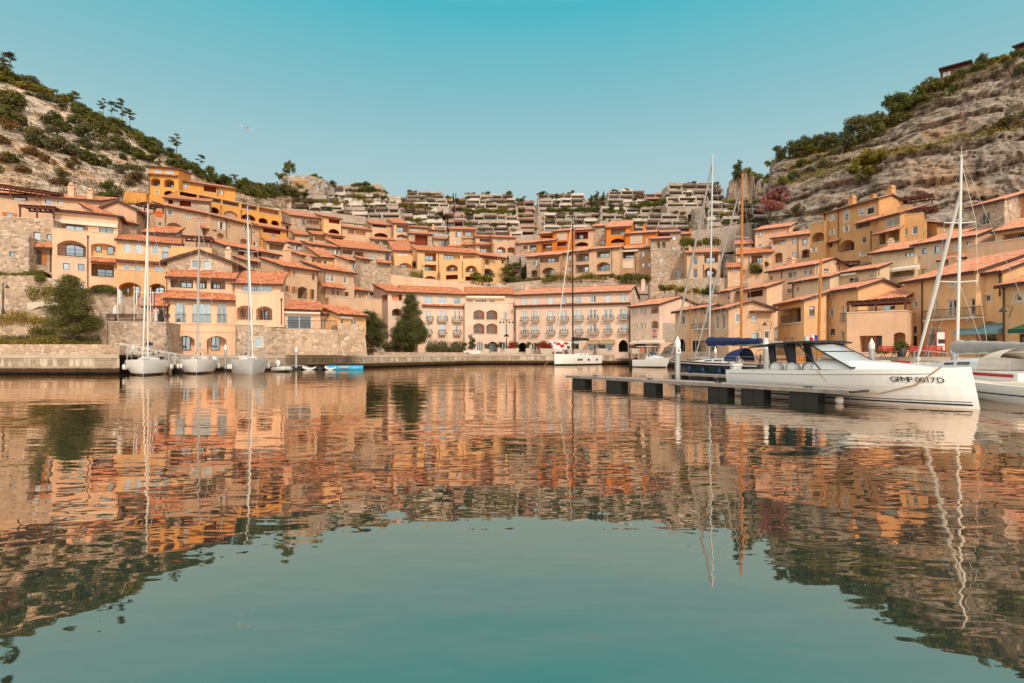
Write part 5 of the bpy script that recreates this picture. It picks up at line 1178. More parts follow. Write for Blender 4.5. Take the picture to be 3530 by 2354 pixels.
# centre sailboat
st=pz(2050,95,0); bw=pz(1911,87,0)
b=Boat('sailboat','white plumb-bowed sailboat with a tall black mast moored at the hotel quay','sailboat',st,bw,3.5,1.75,1.5,None,.9); b.hull(('gel','navy','gel'),.01); b.cabin(.3,.62,2.0,.35)
Ym=b.W(.56,0,0).y; b.mast(.56,CH+(CY-728)/F*Ym,None,.12,'blackm',-.0035,furl=('white',.055,.95),boom=(4.4,3.9,'blackm',.28),spread=((.36,1.5),(.62,1.2)))
b.ports((.38,.56,.62,.16),w=.55); b.rails(.08,.84); b.wheel(.12,.8,b.fs+.7,.6); b.wheel(.12,-.8,b.fs+.7,.6)
mb=MB(); mb.tube([b.W(1.0,0,1.6),b.W(1.12,0,-.1)+V((-.8,0,0))],.03,4); mb.build('mooring_line','rope',b.root)
# small motorboat
st=pz(2196,78,0); bw=pz(2312,74,0)
b=Boat('motorboat','small white motorboat with a tilted black outboard and a T-top near the hotel annexe','motorboat',st,bw,2.4,1.35,1.0,None,.92,.5); b.hull(('gel','antifoul','gel'),.14); b.cabin(.38,.82,1.7,.55,win=False)
mb=MB(); mb.tube([b.W(-.01,0,1.1),b.W(-.14,0,.75),b.W(-.22,0,.1)],[.3,.34,.16],8); mb.tube([b.W(-.2,0,.15),b.W(-.34,0,-.05)],[.1,.14],6); mb.build('outboard_engine','blackm',b.root,True)
mb=MB(); 
for sd in (1,-1): mb.hexa([b.W(.46,sd*.8,1.45),b.W(.50,sd*.8,1.45),b.W(.50,sd*.82,1.45),b.W(.46,sd*.82,1.45),b.W(.36,sd*.7,2.1),b.W(.40,sd*.7,2.1),b.W(.40,sd*.72,2.1),b.W(.36,sd*.72,2.1)])
mb.face([b.W(.56,-.75,1.5),b.W(.56,.75,1.5),b.W(.44,.65,2.1),b.W(.44,-.65,2.1)]); mb.build('windscreen','smoked',b.root)
mb=MB(); mb.hexa([b.W(.1,-.95,2.75),b.W(.5,-.95,2.75),b.W(.5,.95,2.75),b.W(.1,.95,2.75),b.W(.1,-.95,2.83),b.W(.5,-.95,2.83),b.W(.5,.95,2.83),b.W(.1,.95,2.83)])
for t in (.16,.42):
    for sd in (1,-1): mb.tube([b.W(t,sd*.85,1.1),b.W(t+.03,sd*.85,2.75)],.03,5)
mb.build('hard_top','gel',b.root); mb=MB(); c=b.W(.3,-.98,2.35); mb.tube([c+V((.26*math.cos(i*math.pi/8),0,.26*math.sin(i*math.pi/8))) for i in range(17)],.07,6,0,False); mb.build('lifebuoy','lifering',b.root,True)
b.rails(.5,.86,.4,pulpit=True)
# dark blue yacht
st=pz(2655,45.5,0); bw=pz(2312,57,0)
b=Boat('sailing_yacht','dark navy hulled yacht with a silver mast and blue boom cover on the right','sailing yacht',st,bw,3.6,1.35,1.05,None,.6,.5); b.hull(('navy','gel','teak'),.16,stripe=('gel',.84,.9)); b.cabin(.3,.68,2.0,.42)
Ym=b.W(.56,0,0).y; mo,mbase,mtop=b.mast(.56,CH+(CY-537)/F*Ym,None,.10,'alu',.018,furl=('greycanvas',.10,.97),boom=(6.2,2.6,'bluecanvas',.42),spread=((.32,1.1),(.56,1.0),(.77,.8)))
mb=MB(); rows=[]
for i in range(7): q=i/6; rows.append([b.W(.2+.13*q,.95*math.cos(a),1.25+(1.15-.35*q*q)*math.sin(a)) for a in [math.pi*k/8 for k in range(9)]])
mb.grid(rows); mb.build('sprayhood','bluecanvas',b.root,True)
b.rails(.04,.86); b.fenders((.3,.45,.6,.72,.8),1,'bluecanvas',.15,.5,.45); b.wheel(.08,0,1.8); b.hatch(.75,.7,.7)
# varnished ketch behind
st=pz(2935,50,0); bw=pz(2392,66,0)
b=Boat('ketch','wooden ketch with two varnished orange masts moored behind the navy yacht','sailing yacht',st,bw,3.8,1.3,1.1,None,.55,.5); b.hull(('gel','navy','teak'),.2,stripe=('varnish',.88,.96)); b.cabin(.25,.62,2.2,.5,'varnish')
Ym=b.W(.64,0,0).y; b.mast(.64,CH+(CY-600)/F*Ym,None,.145,'varnish',.008,furl=('greycanvas',.10,.97),boom=(5,2.7,'greycanvas',.28),spread=((.42,1.3),(.66,1.1)))
Ym=b.W(.17,0,0).y; b.mast(.17,CH+(CY-888)/F*Ym,None,.13,'varnish',.03,furl=None,boom=(2.5,2.5,'bluecanvas',.18),spread=None,name='mizzen_mast'); b.rails(.05,.86)
st=pz(2460,63,0); bw=pz(2330,72,0)
b=Boat('sailboat','small sailboat with a thin orange mast and grey boat cover by the promenade fence','sailboat',st,bw,2.2,.9,.8); b.hull(('gel','navy','teak'),.12); b.cabin(.2,.7,1.6,.7,'greycanvas',False)
Ym=b.W(.6,0,0).y; b.mast(.6,CH+(CY-990)/F*Ym,None,.07,'varnish',.004,spread=None)
# big powerboat
bw=pz(3346,20.4,0); d=V((.52,-.854,0)); nrm_=V((.854,.52,0)); Lp=10.6; st=bw-d*Lp; st=st+nrm_*0.0
b=Boat('powerboat','large white open powerboat with a black T-top and registration letters on its bow','motorboat',pz(2578,29.3,0),pz(3346,20.6,0),3.3,1.50,1.16,None,.96,.62); PB=b; b.hull(('gel','gel','gel'),-.03,n=30,stripe=('blackm',.845,.86))
st_=MB()
for i in range(30):
    t0,t1=i/30,min(.985,(i+1)/30)
    for sd in (1,-1):
        for z0,z1 in ((.10,.16),(.22,.245)):
            g=lambda t,z: b.W(t+.03*t**3*(1-z/b.sh(t)),sd*(b.hb(t)*(1-(1-z/b.sh(t))**2*(.12+.45*t*t))+.015),z)
            st_.face([g(t0,z0),g(t1,z0),g(t1,z1),g(t0,z1)])
st_.build('boot_stripe','blackm',b.root)
b.cabin(.45,.93,2.3,.42,win=False,taper=.5)
def bar(mb,p,q,w,m=0): mb.tube([p,q],w,6,m)
mb=MB(); top=[]   # T-top
for i in range(9):
    q=i/8; t=.12+.35*q; top.append([b.W(t,y,2.36+.22*math.sin(q*math.pi*.62)-.06*y*y*.6) for y in (-1.35,-.9,0,.9,1.35)])
mb.grid(top); mb.grid([[p-V((0,0,.07)) for p in r] for r in top]); 
for r in (0,-1): mb.grid([top[r],[p-V((0,0,.07)) for p in top[r]]])
for c in (0,-1): mb.grid([[r[c] for r in top],[r[c]-V((0,0,.07)) for r in top]])
tt=mb.build('hard_top','blackm',b.root)
mb=MB()
for sd in (1,-1):
    for t0,t1 in ((.20,.17),(.305,.28)):
        mb.hexa([b.W(t0,sd*.62,1.05),b.W(t0+.03,sd*.62,1.05),b.W(t0+.03,sd*.72,1.05),b.W(t0,sd*.72,1.05),b.W(t1,sd*.5,2.45),b.W(t1+.035,sd*.5,2.45),b.W(t1+.035,sd*.6,2.45),b.W(t1,sd*.6,2.45)])
        mb.build('strut','blackm',b.root); mb=MB()
    mb.tube([b.W(.49,sd*1.2,1.3),b.W(.37,sd*1.1,2.45)],.03,6); mb.build('strut','blackm',b.root); mb=MB()
mb=MB(); wf=[]
for i in range(7):
    q=i/6; wf.append([b.W(.46+.20*(1-q)-.03*abs(y),y*(1.0+.12*(1-q)),1.4+1.0*q) for y in (-1.1,-.7,0,.7,1.1)])
mb.grid(wf); o=mb.build('windscreen','clear',b.root,True)
mb=MB()
for r in (0,4,6): mb.tube(wf[r],.035,5)
for c in (0,-1): mb.tube([r[c] for r in wf],.035,5)
mb.build('windscreen_frame','blackm',o)
for t in (.22,.31,.40):
    for y in (-.55,.55):
        mb=MB(); c=b.W(t,y,1.15); mb.ball(c+V((0,0,.15)),.32,.32,.3,10); mb.build('seat','gel',b.root,True)
mb=MB(); mb.hexa([b.W(.42,-.6,1.1),b.W(.5,-.6,1.1),b.W(.5,.6,1.1),b.W(.42,.6,1.1),b.W(.44,-.6,1.75),b.W(.5,-.6,1.65),b.W(.5,.6,1.65),b.W(.44,.6,1.75)]); mb.build('console','gel',b.root)
# registration letters
def text_mesh(name,txt,size,mat,parent,origin,ex,ez,ext=.004,align='CENTER',spacing=1.0,sx=1.0):
    cu=bpy.data.curves.new(name,'FONT'); cu.body=txt; cu.size=size; cu.extrude=ext; cu.align_x=align; cu.align_y='CENTER'; cu.space_character=spacing
    o=bpy.data.objects.new('tmp',cu); COL.objects.link(o); dg=bpy.context.evaluated_depsgraph_get(); me=bpy.data.meshes.new_from_object(o.evaluated_get(dg)); bpy.data.objects.remove(o)
    ey=ex.cross(ez)*-1; mb=MB(); vs=[origin+ex*(v.co.x*sx)+ez*v.co.y-ey*v.co.z for v in me.vertices]
    mb.v=vs; mb.f=[tuple(p.vertices) for p in me.polygons]; mb.m=[0]*len(mb.f); mb.uv=[None]*len(mb.f); bpy.data.meshes.remove(me)
    return mb.build(name,mat,parent)
def hullpt(t,z,sd=-1,o=.02): return b.W(t+.03*t**3*(1-z/b.sh(t)),sd*(b.hb(t)*(1-(1-z/b.sh(t))**2*(.12+.45*t*t))+o),z)
def t_at(u,z,sd):
    lo,hi=.05,.99
    for _ in range(40):
        m=(lo+hi)/2; p=hullpt(m,z,sd); uu=CX+F*p.x/p.y
        if uu<u: lo=m
        else: hi=m
    return lo
sd=-1 if hullpt(.5,.8,-1).y<hullpt(.5,.8,1).y else 1
R(2746,900,3)
for txt,x0,x1 in (('GPMP',976,1205),('0017',1228,1438),('D',1462,1522)):
    for i,chh in enumerate(txt):
        xc=x0+(x1-x0)*(i+.5)/len(txt); u=U(xc); t=t_at(u,1.0,sd); p=hullpt(t,1.0,sd,.03); q=hullpt(t+.01,1.0,sd,.03); ex=(q-p).normalized(); ez=(hullpt(t,1.12,sd,.03)-hullpt(t,.88,sd,.03)).normalized()
        text_mesh('registration_letter',chh,.29,'blackm',b.root,p,ex,ez,sx=1.15)
# mooring ropes
def rope(label,pts,r=.022,mat='rope',name='mooring_rope',cat='rope',sag=0):
    mb=MB(); k=14; P=[]
    for a,c in zip(pts,pts[1:]):
        for i in range(k): q=i/k; P.append(a.lerp(c,q)-V((0,0,sag*4*q*(1-q))))
    P.append(pts[-1]); mb.tube(P,r,5); o=mb.build(name,mat,None,True,centered(mb,pts[0])); tag(o,label,cat)
rope('brown mooring rope looped along the white powerboat from bow to pontoon',[hullpt(t_at(3248,1.4,sd),1.5,sd,.05),hullpt(t_at(3155,1.0,sd),.82,sd,.06),hullpt(t_at(3030,.5,sd),.42,sd,.06),pz(2932,22.7,.52)],.028)
rope('stern rope from the powerboat gunwale down to a pontoon cleat',[hullpt(t_at(2818,1.2,sd),1.32,sd,.04),pz(2880,23.6,.6)],.022,sag=.12)
rope('rope from the powerboat quarter to the middle of the pontoon',[hullpt(t_at(2596,1.0,sd),1.2,sd,.04),pz(2640,27.3,.6)],.018,sag=.15)
def flag(label,u,v0,v1,Y,cols,lean=.2,w=.55,h=.4,pole=True,name='flag'):
    p0=pt(u,v0,Y); p1=pt(u,v1,Y); root=empty(name,p0,0,label,'flag'); mb=MB(); a=p0; c=V((p1.x+lean,p1.y,p1.z))
    mb.tube([a,c],.02,5); mb.build('flag_pole','white',root)
    f=MB(); n=len(cols)
    for i,m in enumerate(cols):
        for j in range(3):
            x0,x1=w*(i+j/3)/n,w*(i+(j+1)/3)/n
            g=lambda x,z: c+V((x*.8,.08*math.sin(x*9),-z-.25*x))
            f.face([g(x0,.05),g(x1,.05),g(x1,.05+h),g(x0,.05+h)],i)
    f.build('cloth',list(cols),root); return root
plain('fgreen',(.0,.22,.07),.8); plain('fred',(.55,.02,.03),.8); plain('fwhite',(.75,.73,.7),.8); plain('fblue',(.03,.06,.35),.8)
flag('Italian tricolour flying at the stern of the white powerboat',2783,1190,1152,27.6,('fgreen','fwhite','fred'),-.15,.5,.45)
flag('small red and white courtesy flag above the powerboat canopy',2792,1182,1146,32,('fred','fwhite','fblue'),.0,.5,.3)
# right edge yachts
b=Boat('sailing_yacht','white yacht with a red side stripe and furled white genoa at the right edge','sailing yacht',pz(3640,23.5,0),pz(3160,34,0),3.5,1.45,1.15,None,.8,.5); b.hull(('gel','navy','gel'),.08,stripe=('redstripe',.84,.95)); b.cabin(.3,.75,2.3,.55)
Ym=b.W(.63,0,0).y; t_=.63; mo=b.mast(t_,CH+(CY-537)/F*Ym,None,.075,'white',.022,furl=('white',.092,.83),boom=(5.5,2.0,'greycanvas',.34),spread=((.40,.9),(.68,.75))); b.rails(.05,.86)
mb=MB(); rows=[]
for i in range(7): q=i/6; rows.append([b.W(.18+.2*q,1.1*math.cos(a),1.25+(1.0-.5*q*q)*math.sin(a)) for a in [math.pi*k/8 for k in range(9)]])
mb.grid(rows); mb.build('sprayhood','creamcloth',b.root,True)
b=Boat('motorboat','white boat with a cream deck cover and dark waterline at the lower right edge','motorboat',pz(3760,20.5,0),pz(3325,26.5,0),2.6,.82,.68,None,.9,.5); b.hull(('gel','gel','creamcloth'),.1,stripe=('navy',.45,.52)); b.cabin(.1,.75,1.9,.22,'creamcloth',False)
# dinghy, paddle boards, floats on the left quay
R(600,800,3)
def ring_boat(label,u,Y,l,w,rz):
    root=empty('dinghy',pz(u,Y,0),rz,label,'dinghy'); mb=MB(); M0=Matrix.Translation(pz(u,Y,.22))@Matrix.Rotation(rz,4,'Z'); P=[]
    for i in range(25):
        a=2*math.pi*i/24; x=math.copysign(abs(math.cos(a))**.6,math.cos(a))*l/2; P.append(M0@V((x,math.sin(a)*w/2,.12*max(0,math.cos(a)))))
    mb.tube(P,.21,8,0,False); mb.build('inflatable_tube','gelgrey',root,True); mb=MB(); mb.face([p-V((0,0,.1)) for p in P[:-1]]); mb.build('floor_board','gelgrey',root)
    mb=MB(); c=M0@V((-l*.45,0,.3)); mb.ball(c+V((0,0,.35)),.22,.2,.3,8); mb.tube([c+V((0,0,.2)),c-V((.1,0,.5))],.07,6); mb.build('outboard_engine','gel',root,True)
ring_boat('grey inflatable dinghy with a white outboard by the left quay',U(1112),60,2.6,1.5,-.9)
mb=MB(); c=pz(U(1770),66,0)
for k,(x,w) in enumerate(((0,.38),(1.0,.42))): pass
rows=[[c+V((x,y*w,z)) for y,z in ((-1,.1),(-.7,.42),(0,.5),(.7,.42),(1,.1),(.6,-.1),(-.6,-.1))] for x,w in ((-2.1,.05),(-1.9,.5),(-1,.75),(0,.8),(1,.75),(1.9,.5),(2.1,.05))]
mb.grid(rows,0,True); plain('skyblue',(.03,.36,.62),.35); mb.box(c.x-.5,c.x+.6,c.y-.85,c.y-.6,.2,.38,1); tag(mb.build('pedal_boat',['skyblue','fcream'] if 'fcream' in M else ['skyblue','yel'],None,True,centered(mb,c)),'bright blue pedal boat at the end of the grey floats','pedal boat')
for lab,x0,x1 in (('grey paddle board float left of the dark float',1352,1490),('dark square float in the row by the left quay',1496,1575),('grey paddle board float next to the blue pedal boat',1580,1698)):
    mb=MB(); a,c2=pz(U(x0),66,0),pz(U(x1),66,0); k=8
    mb.grid([[V((a.x+(c2.x-a.x)*i/k,66+y,z+.22*abs(2*i/k-1)**2)) for y,z in ((-.8,.0),(-.7,.22),(.7,.22),(.8,.0))] for i in range(k+1)]); mb.grid([[V((a.x+(c2.x-a.x)*i/k,66+y,-.1)) for y in (-.8,.8)] for i in range(k+1)])
    tag(mb.build('float','gelgrey' if 'grey' in lab[:5] else 'rubber',None,True,centered(mb,a)),lab,'float','floats by the left quay')
# ================================================================ walls and garden steps of the left shore
R(0,800,3)
stonewall('low crazy-paved stone wall above the left quay coping',[(-400,1160),(1045,1160),(1240,1175),(1240,1275),(-400,1275)],54.2,.8,'stonebig')
stonewall('ivy-topped stone wall behind the clipped hedges on the left',[(-400,860),(600,860),(760,905),(1050,905),(1050,1165),(-400,1165)],59,.8,'stonebig')
stonewall('tall stone retaining wall under the stone house with orange shutters',[(-400,440),(350,445),(560,490),(580,560),(580,860),(-400,860)],65,1.5,'stone',name='retaining_wall')
stonewall('stone retaining wall under the yellow house behind the flagpoles',[(560,590),(930,585),(1195,590),(1200,660),(1720,690),(1720,900),(560,900)],67,1.5,'stone',name='retaining_wall')
f=H('stone terrace bastion with an iron railing left of the gabled waterfront house',1048,930,1716,938,60,1272,6,'F','stone',ext=3,name='terrace',cat='terrace')
f.rail(1100,850,1716,930,.12)
g=add(f,1052,838,1098,840,59.9,930,.9,'F','stone',ext=0)
f=H('little tan annexe with a dark sloping verge behind the terrace flags',1500,770,1716,700,65.5,940,4,'F','tan',ext=1,name='annexe',cat='house',Y1=65.5) if False else H('little tan annexe with a glazed door behind the terrace flags',1510,765,1716,767,65.5,940,3,'S','tan',sl=.5,ext=1,name='annexe')
f.win(1600,805,1712,935,'k',n=2)
stonewall('pale arched garden bridge half hidden by the pine tree',[(280,728),(470,722),(600,735),(600,760),(500,762),(400,770),(330,800),(282,795)],62,.5,'trim',name='garden_bridge',cat='bridge')
R(600,800,3)
stonewall('battered stone bastion wall under the cream house with curtains',[(1150,1006),(1700,1012),(1735,1272),(1150,1272)],66.4,5,'stonebig',name='bastion_wall')
stonewall('battered stone corner tower of the bastion beside the lawn',[(1690,956),(1966,966),(1998,1275),(1735,1275)],65.9,4,'stonebig',Y1=67.5,name='bastion_wall')
def freerail(label,pts,h,r=.02,step=.15,mat='iron'):
    mb=MB()
    for a,c in zip(pts,pts[1:]):
        n=max(1,int((c-a).length/step)); up=V((0,0,h))
        mb.tube([a+up,c+up],.028,4); mb.tube([a+V((0,0,.1)),c+V((0,0,.1))],.018,4)
        for i in range(n+1): p=a.lerp(c,i/n); mb.tube([p,p+up],r*.6,3,0,False)
    o=mb.build('railing',mat,None,xf=centered(mb,pts[0])); return tag(o,label,'railing')
freerail('thin iron railing along the bastion terrace in front of the curtained window',[pt(U(1160),Vv(1006),66.6),pt(U(1680),Vv(1010),66.6)],1.05)
R(1240,930,4)
stonewall('long plain peach retaining wall sloping down behind the hotel roof',[(145,40),(410,62),(865,118),(1500,190),(1900,248),(1900,330),(145,330)],124,1.5,'lpeach',name='retaining_wall')
R(1240,580,4)
stonewall('stone garden wall with hanging plants left of the long yellow block',[(148,1342),(540,1338),(545,1390),(870,1400),(870,1510),(148,1445)],128,1.2,'stone',name='garden_wall')
R(1720,930,4)
stonewall('stone wall with trailing shrubs behind the long hotel roof',[(100,185),(700,130),(740,150),(1300,150),(1900,170),(2100,130),(2100,330),(100,330)],125.5,1.2,'stone',name='garden_wall')
R(1240,580,4)
stonewall('rough stone garden terrace between the yellow block and tan apartments',[(2030,1200),(2320,1190),(2320,1590),(2030,1590)],141,1.2,'stonegrey',name='garden_wall')
R(2220,640,3)
stonewall('stone retaining wall with greenery below the tan house with closed shutters',[(60,1000),(445,960),(1000,950),(1270,915),(1275,1190),(60,1240)],113,1.5,'stone',name='retaining_wall')
R(2220,640,3)
stonewall('low stone garden wall with planting beneath the arched window terrace',[(1000,940),(1275,920),(1275,1000),(1000,1000)],111,.8,'stone',name='garden_wall') if False else None
# low wall, lawn and paving in front of the pines
R(1240,930,4)
us=[1235,1400,1560,1625]; 
mb=MB(); plain('lawn',(.10,.14,.025),.95,var=.35,scale=2.5)
A=[pz(u,Y,1.9) for u,Y in ((1240,79.5),(1440,90),(1480,96),(1400,100),(1250,100))]; mb.face(A)
tag(mb.build('lawn','lawn'),'sloping green lawn under the pines beside the bastion','lawn',kind='structure')
stonewall('low stone kerb wall along the lawn and hedges above the quay',[(100,1135),(1500,1138),(1590,1178),(100,1178)],78,.6,'stonebig',Y1=97,name='kerb_wall')
stonewall('stone garden house wall with a tiny window behind the pines',[(180,940),(640,930),(640,1060),(180,1060)],99,1,'stonebig',name='garden_wall')
plain('leafdark',(.02,.03,.012),.9)
# ================================================================ piles, pontoons, gangway
def pile(label,u,vt,Y,d=.3,letter=None):
    c=pz(u,Y,0); zt=CH+(CY-vt)/F*Y; root=empty('mooring_pile',c,0,label,'mooring pile','steel mooring piles'); mb=MB(); r=d/2
    mb.lathe(c,[(r,-2),(r,zt-.62)],14); mb.build('post','steel',root,True); mb=MB(); mb.lathe(c,[(r*1.1,zt-.63),(r*1.1,zt-.35),(.01,zt)],14); mb.build('cap','gel',root)
    mb=MB(); mb.lathe(c,[(r*1.03,-.3),(r*1.03,.25)],14); mb.build('waterline_band','antifoul',root)
    if letter:
        mb=MB(); a=c+V((-.12,-r*1.12,zt-.95)); mb.box(a.x,a.x+.24,a.y-.02,a.y,a.z-.0,a.z+.28); s_=mb.build('sign_plate','gel',root); text_mesh('letter',letter,.24,'blackm',s_,V((c.x,a.y-.024,a.z+.14)),V((1,0,0)),V((0,0,1)),.002)
pile('steel mooring pile lettered B standing at the long pontoon',2336,1158,31.2,.29,'B')
pile('steel mooring pile behind the stern of the white powerboat',2641,1163,31.5,.29)
pile('steel mooring pile behind the powerboat windscreen',3005,1165,33,.29)
pile('steel mooring pile in front of the red benches at the right',3288,1178,33,.29)
pile('white capped mooring pile beside the left gangway',458,1186,58,.26)
pile('steel mooring pile between the second and third left sailboats',777,1186,62,.26)
pile('steel mooring pile by the grey floats at the left quay',1021,1193,65,.26)
pile('short mooring pile with a white cap among the boats behind the navy yacht',2466,1195,60,.26)
plain('pontoon_beam',(.27,.23,.20),.85,var=.25,scale=3)
def pontoon(label,a,c,w,floats,zt=.5):
    d=(c-a).normalized(); n=V((-d.y,d.x,0)); 
    if n.y<0: n=-n
    root=empty('pontoon',V((a.x,a.y,0)),math.atan2(d.y,d.x),label,'pontoon'); U3=lambda p,z: V((p.x,p.y,z)); L_=(c-a).length
    mb=MB(); nb=int(L_/.16)
    def bx(p,q,y0,y1,z0,z1,m=0): mb.hexa([U3(p+n*y0,z0),U3(q+n*y0,z0),U3(q+n*y1,z0),U3(p+n*y1,z0),U3(p+n*y0,z1),U3(q+n*y0,z1),U3(q+n*y1,z1),U3(p+n*y1,z1)],m)
    for i in range(nb): bx(a+d*(L_*i/nb),a+d*(L_*(i+.9)/nb),.08,w-.08,zt-.03,zt)
    mb.build('decking','pontoon_deck',root); mb=MB(); bx(a,c,0,.078,zt-.14,zt+.01); bx(a,c,w-.078,w,zt-.14,zt+.01); bx(a,c,.08,w-.08,zt-.12,zt-.04); mb.build('beam','pontoon_beam',root)
    for t0,t1 in floats:
        mb=MB(); p,q=a+d*(L_*t0),a+d*(L_*t1); bx(p,q,.12,.7,-.35,zt-.145)
        m=max(2,int((t1-t0)*L_/.45))
        for i in range(m+1): r=p.lerp(q,i/m); bx(r-d*.02,r+d*.02,.095,.119,-.2,zt-.15)
        mb.build('float','rubber',root)
    k=max(2,int(L_/4))
    for i in range(k):
        p=a+d*(L_*(i+.6)/k); mb=MB()
        for yy in (.2,): 
            q=p+n*yy; mb.tube([U3(q-d*.22,zt+.07),U3(q+d*.22,zt+.07)],.025,6)
            for s_ in (-.08,.08): mb.tube([U3(q+d*s_,zt),U3(q+d*s_,zt+.07)],.025,5)
        mb.build('cleat','iron',root)
    return root,d,n
A_,B_=pz(1949,36,0),pz(2930,21.7,0)
def tp(u,o=0):  # fraction along the pontoon seen at image x
    lo,hi=0,1
    for _ in range(30):
        m=(lo+hi)/2; p=A_.lerp(B_,m)+V((.82,.57,0))*o
        if CX+F*p.x/p.y<u: lo=m
        else: hi=m
    return lo
proot,pd,pn=pontoon('long grey boarded pontoon on black floats in front of the powerboat',A_,B_,1.5,[(tp(a),tp(c,.7)) for a,c in ((1970,2040),(2086,2165),(2215,2285),(2437,2532),(2551,2657),(2718,2842))],.56)
e=pz(2893,22.6,0); mb=MB(); mb.ball(V((e.x,e.y,.13)),.16,.16,.17,12); tag(mb.build('fender_buoy','fender',None,True,centered(mb,e)),'round white fender hanging from the end of the long pontoon','fender')
mb=MB(); mb.tube([V((B_.x,B_.y,.52))+pn*y for y in (.0,.75,1.5)],.05,6); mb.build('end_bumper','navy',proot)
pontoon('short grey pontoon finger beside the navy yacht',pz(2303,42.3,0),pz(2560,36,0),1.1,[(.05,.2),(.35,.55),(.7,.95)])
pontoon('narrow pontoon behind the three left sailboats',pz(575,64.8-6,0),pz(790,64.8-2,0),1.2,[(.1,.3),(.5,.7)],.55)
pontoon('small dark jetty carrying the floats at the left quay',pz(930,66,0),pz(1050,67,0),1.2,[(.1,.9)],.5)
for lab,u,vt,Y,w,mt in (('white service pedestal on the pontoon by the powerboat stern',2537,1253,29.6,.42,'gel'),('white service pedestal behind the powerboat foredeck',3242,1244,34,.5,'gel'),('white service pedestal behind the powerboat windscreen',3042,1242,34,.5,'gel'),('red fire box on the pontoon behind the powerboat',3109,1244,33.5,.5,'redpaint'),('white service pedestal beside the middle left sailboat',744,1228,58,.4,'gel')):
    p=pz(u,Y,0); zt=CH+(CY-vt)/F*Y; root=empty('service_pedestal',V((p.x,p.y,.5)),0,lab,'pedestal'); mb=MB(); mb.box(p.x-w/2,p.x+w/2,p.y-w/2,p.y+w/2,.45,zt-.12); mb.build('cabinet',mt,root); mb=MB(); mb.box(p.x-w/2-.04,p.x+w/2+.04,p.y-w/2-.04,p.y+w/2+.04,zt-.118,zt); mb.build('lid',mt,root)
    mb=MB()
    for k in range(3): mb.box(p.x-.1,p.x+.1,p.y-w/2-.02,p.y-w/2-.002,.65+k*.2,.75+k*.2)
    mb.build('socket','iron',root)
pontoon('grey pontoon behind the powerboat carrying the service pedestals',pz(2950,35,0),pz(3330,33.6,0),1.6,[(.1,.3),(.6,.8)])
# gangway truss
def gangway(label,a,c,w):
    root=empty('gangway',V((a.x,a.y,0)),math.atan2((c-a).y,(c-a).x),label,'gangway'); d=(c-a); n=V((-d.y,d.x,0)).normalized(); mb=MB(); k=9
    for sd in (0,w):
        o=n*sd; up=V((0,0,1.15)); mb.tube([a+o,c+o],.05,5); mb.tube([a+o+up,c+o+up],.045,5); mb.tube([a+o+up*.55,c+o+up*.55],.025,4)
        for i in range(k+1): p=a.lerp(c,i/k)+o; mb.tube([p,p+up],.03,4); 
        for i in range(k): p=a.lerp(c,i/k)+o; q=a.lerp(c,(i+1)/k)+o; mb.tube([p,q+up] if i%2 else [p+up,q],.025,4)
    mb.build('truss','white',root); mb=MB(); mb.hexa([a+V((0,0,-.03)),c+V((0,0,-.03)),c+n*w+V((0,0,-.03)),a+n*w+V((0,0,-.03)),a,c,c+n*w,a+n*w]); mb.build('deck','pontoon_deck',root)
gangway('white truss gangway sloping from the left quay to the sailboat pontoon',pz(415,55.5,1.75),pz(625,60,.6),1.3)
# ================================================================ people, flags, furniture on the left terrace
plain('skin',(.55,.32,.22),.6); plain('hair',(.05,.025,.015),.7); plain('pinkdress',(.62,.50,.50),.8,var=.3,scale=14); plain('darkcloth',(.03,.03,.04),.8); plain('whitecloth',(.7,.68,.66),.8)
def skinbody(name,verts,edges,radii,mat,parent,xf,sub=1):
    me=bpy.data.meshes.new(name); me.from_pydata([xf@V(v) for v in verts],[],[]) if False else me.from_pydata([tuple(v) for v in verts],edges,[])
    o=bpy.data.objects.new(name,me); COL.objects.link(o); m=o.modifiers.new('s','SKIN'); 
    sv=me.skin_vertices[0].data if me.skin_vertices else None
    if sv is None:
        bpy.context.view_layer.update(); sv=me.skin_vertices[0].data
    for i,r in enumerate(radii): sv[i].radius=(r,r); sv[i].use_root=(i==0)
    ms=o.modifiers.new('u','SUBSURF'); ms.levels=sub; ms.render_levels=sub
    dg=bpy.context.evaluated_depsgraph_get(); m2=bpy.data.meshes.new_from_object(o.evaluated_get(dg)); bpy.data.objects.remove(o)
    mb=MB(); mb.v=[xf@v.co for v in m2.vertices]; mb.f=[tuple(p.vertices) for p in m2.polygons]; mb.m=[0]*len(mb.f); mb.uv=[None]*len(mb.f); bpy.data.meshes.remove(m2)
    return mb.build(name,mat,parent,True)
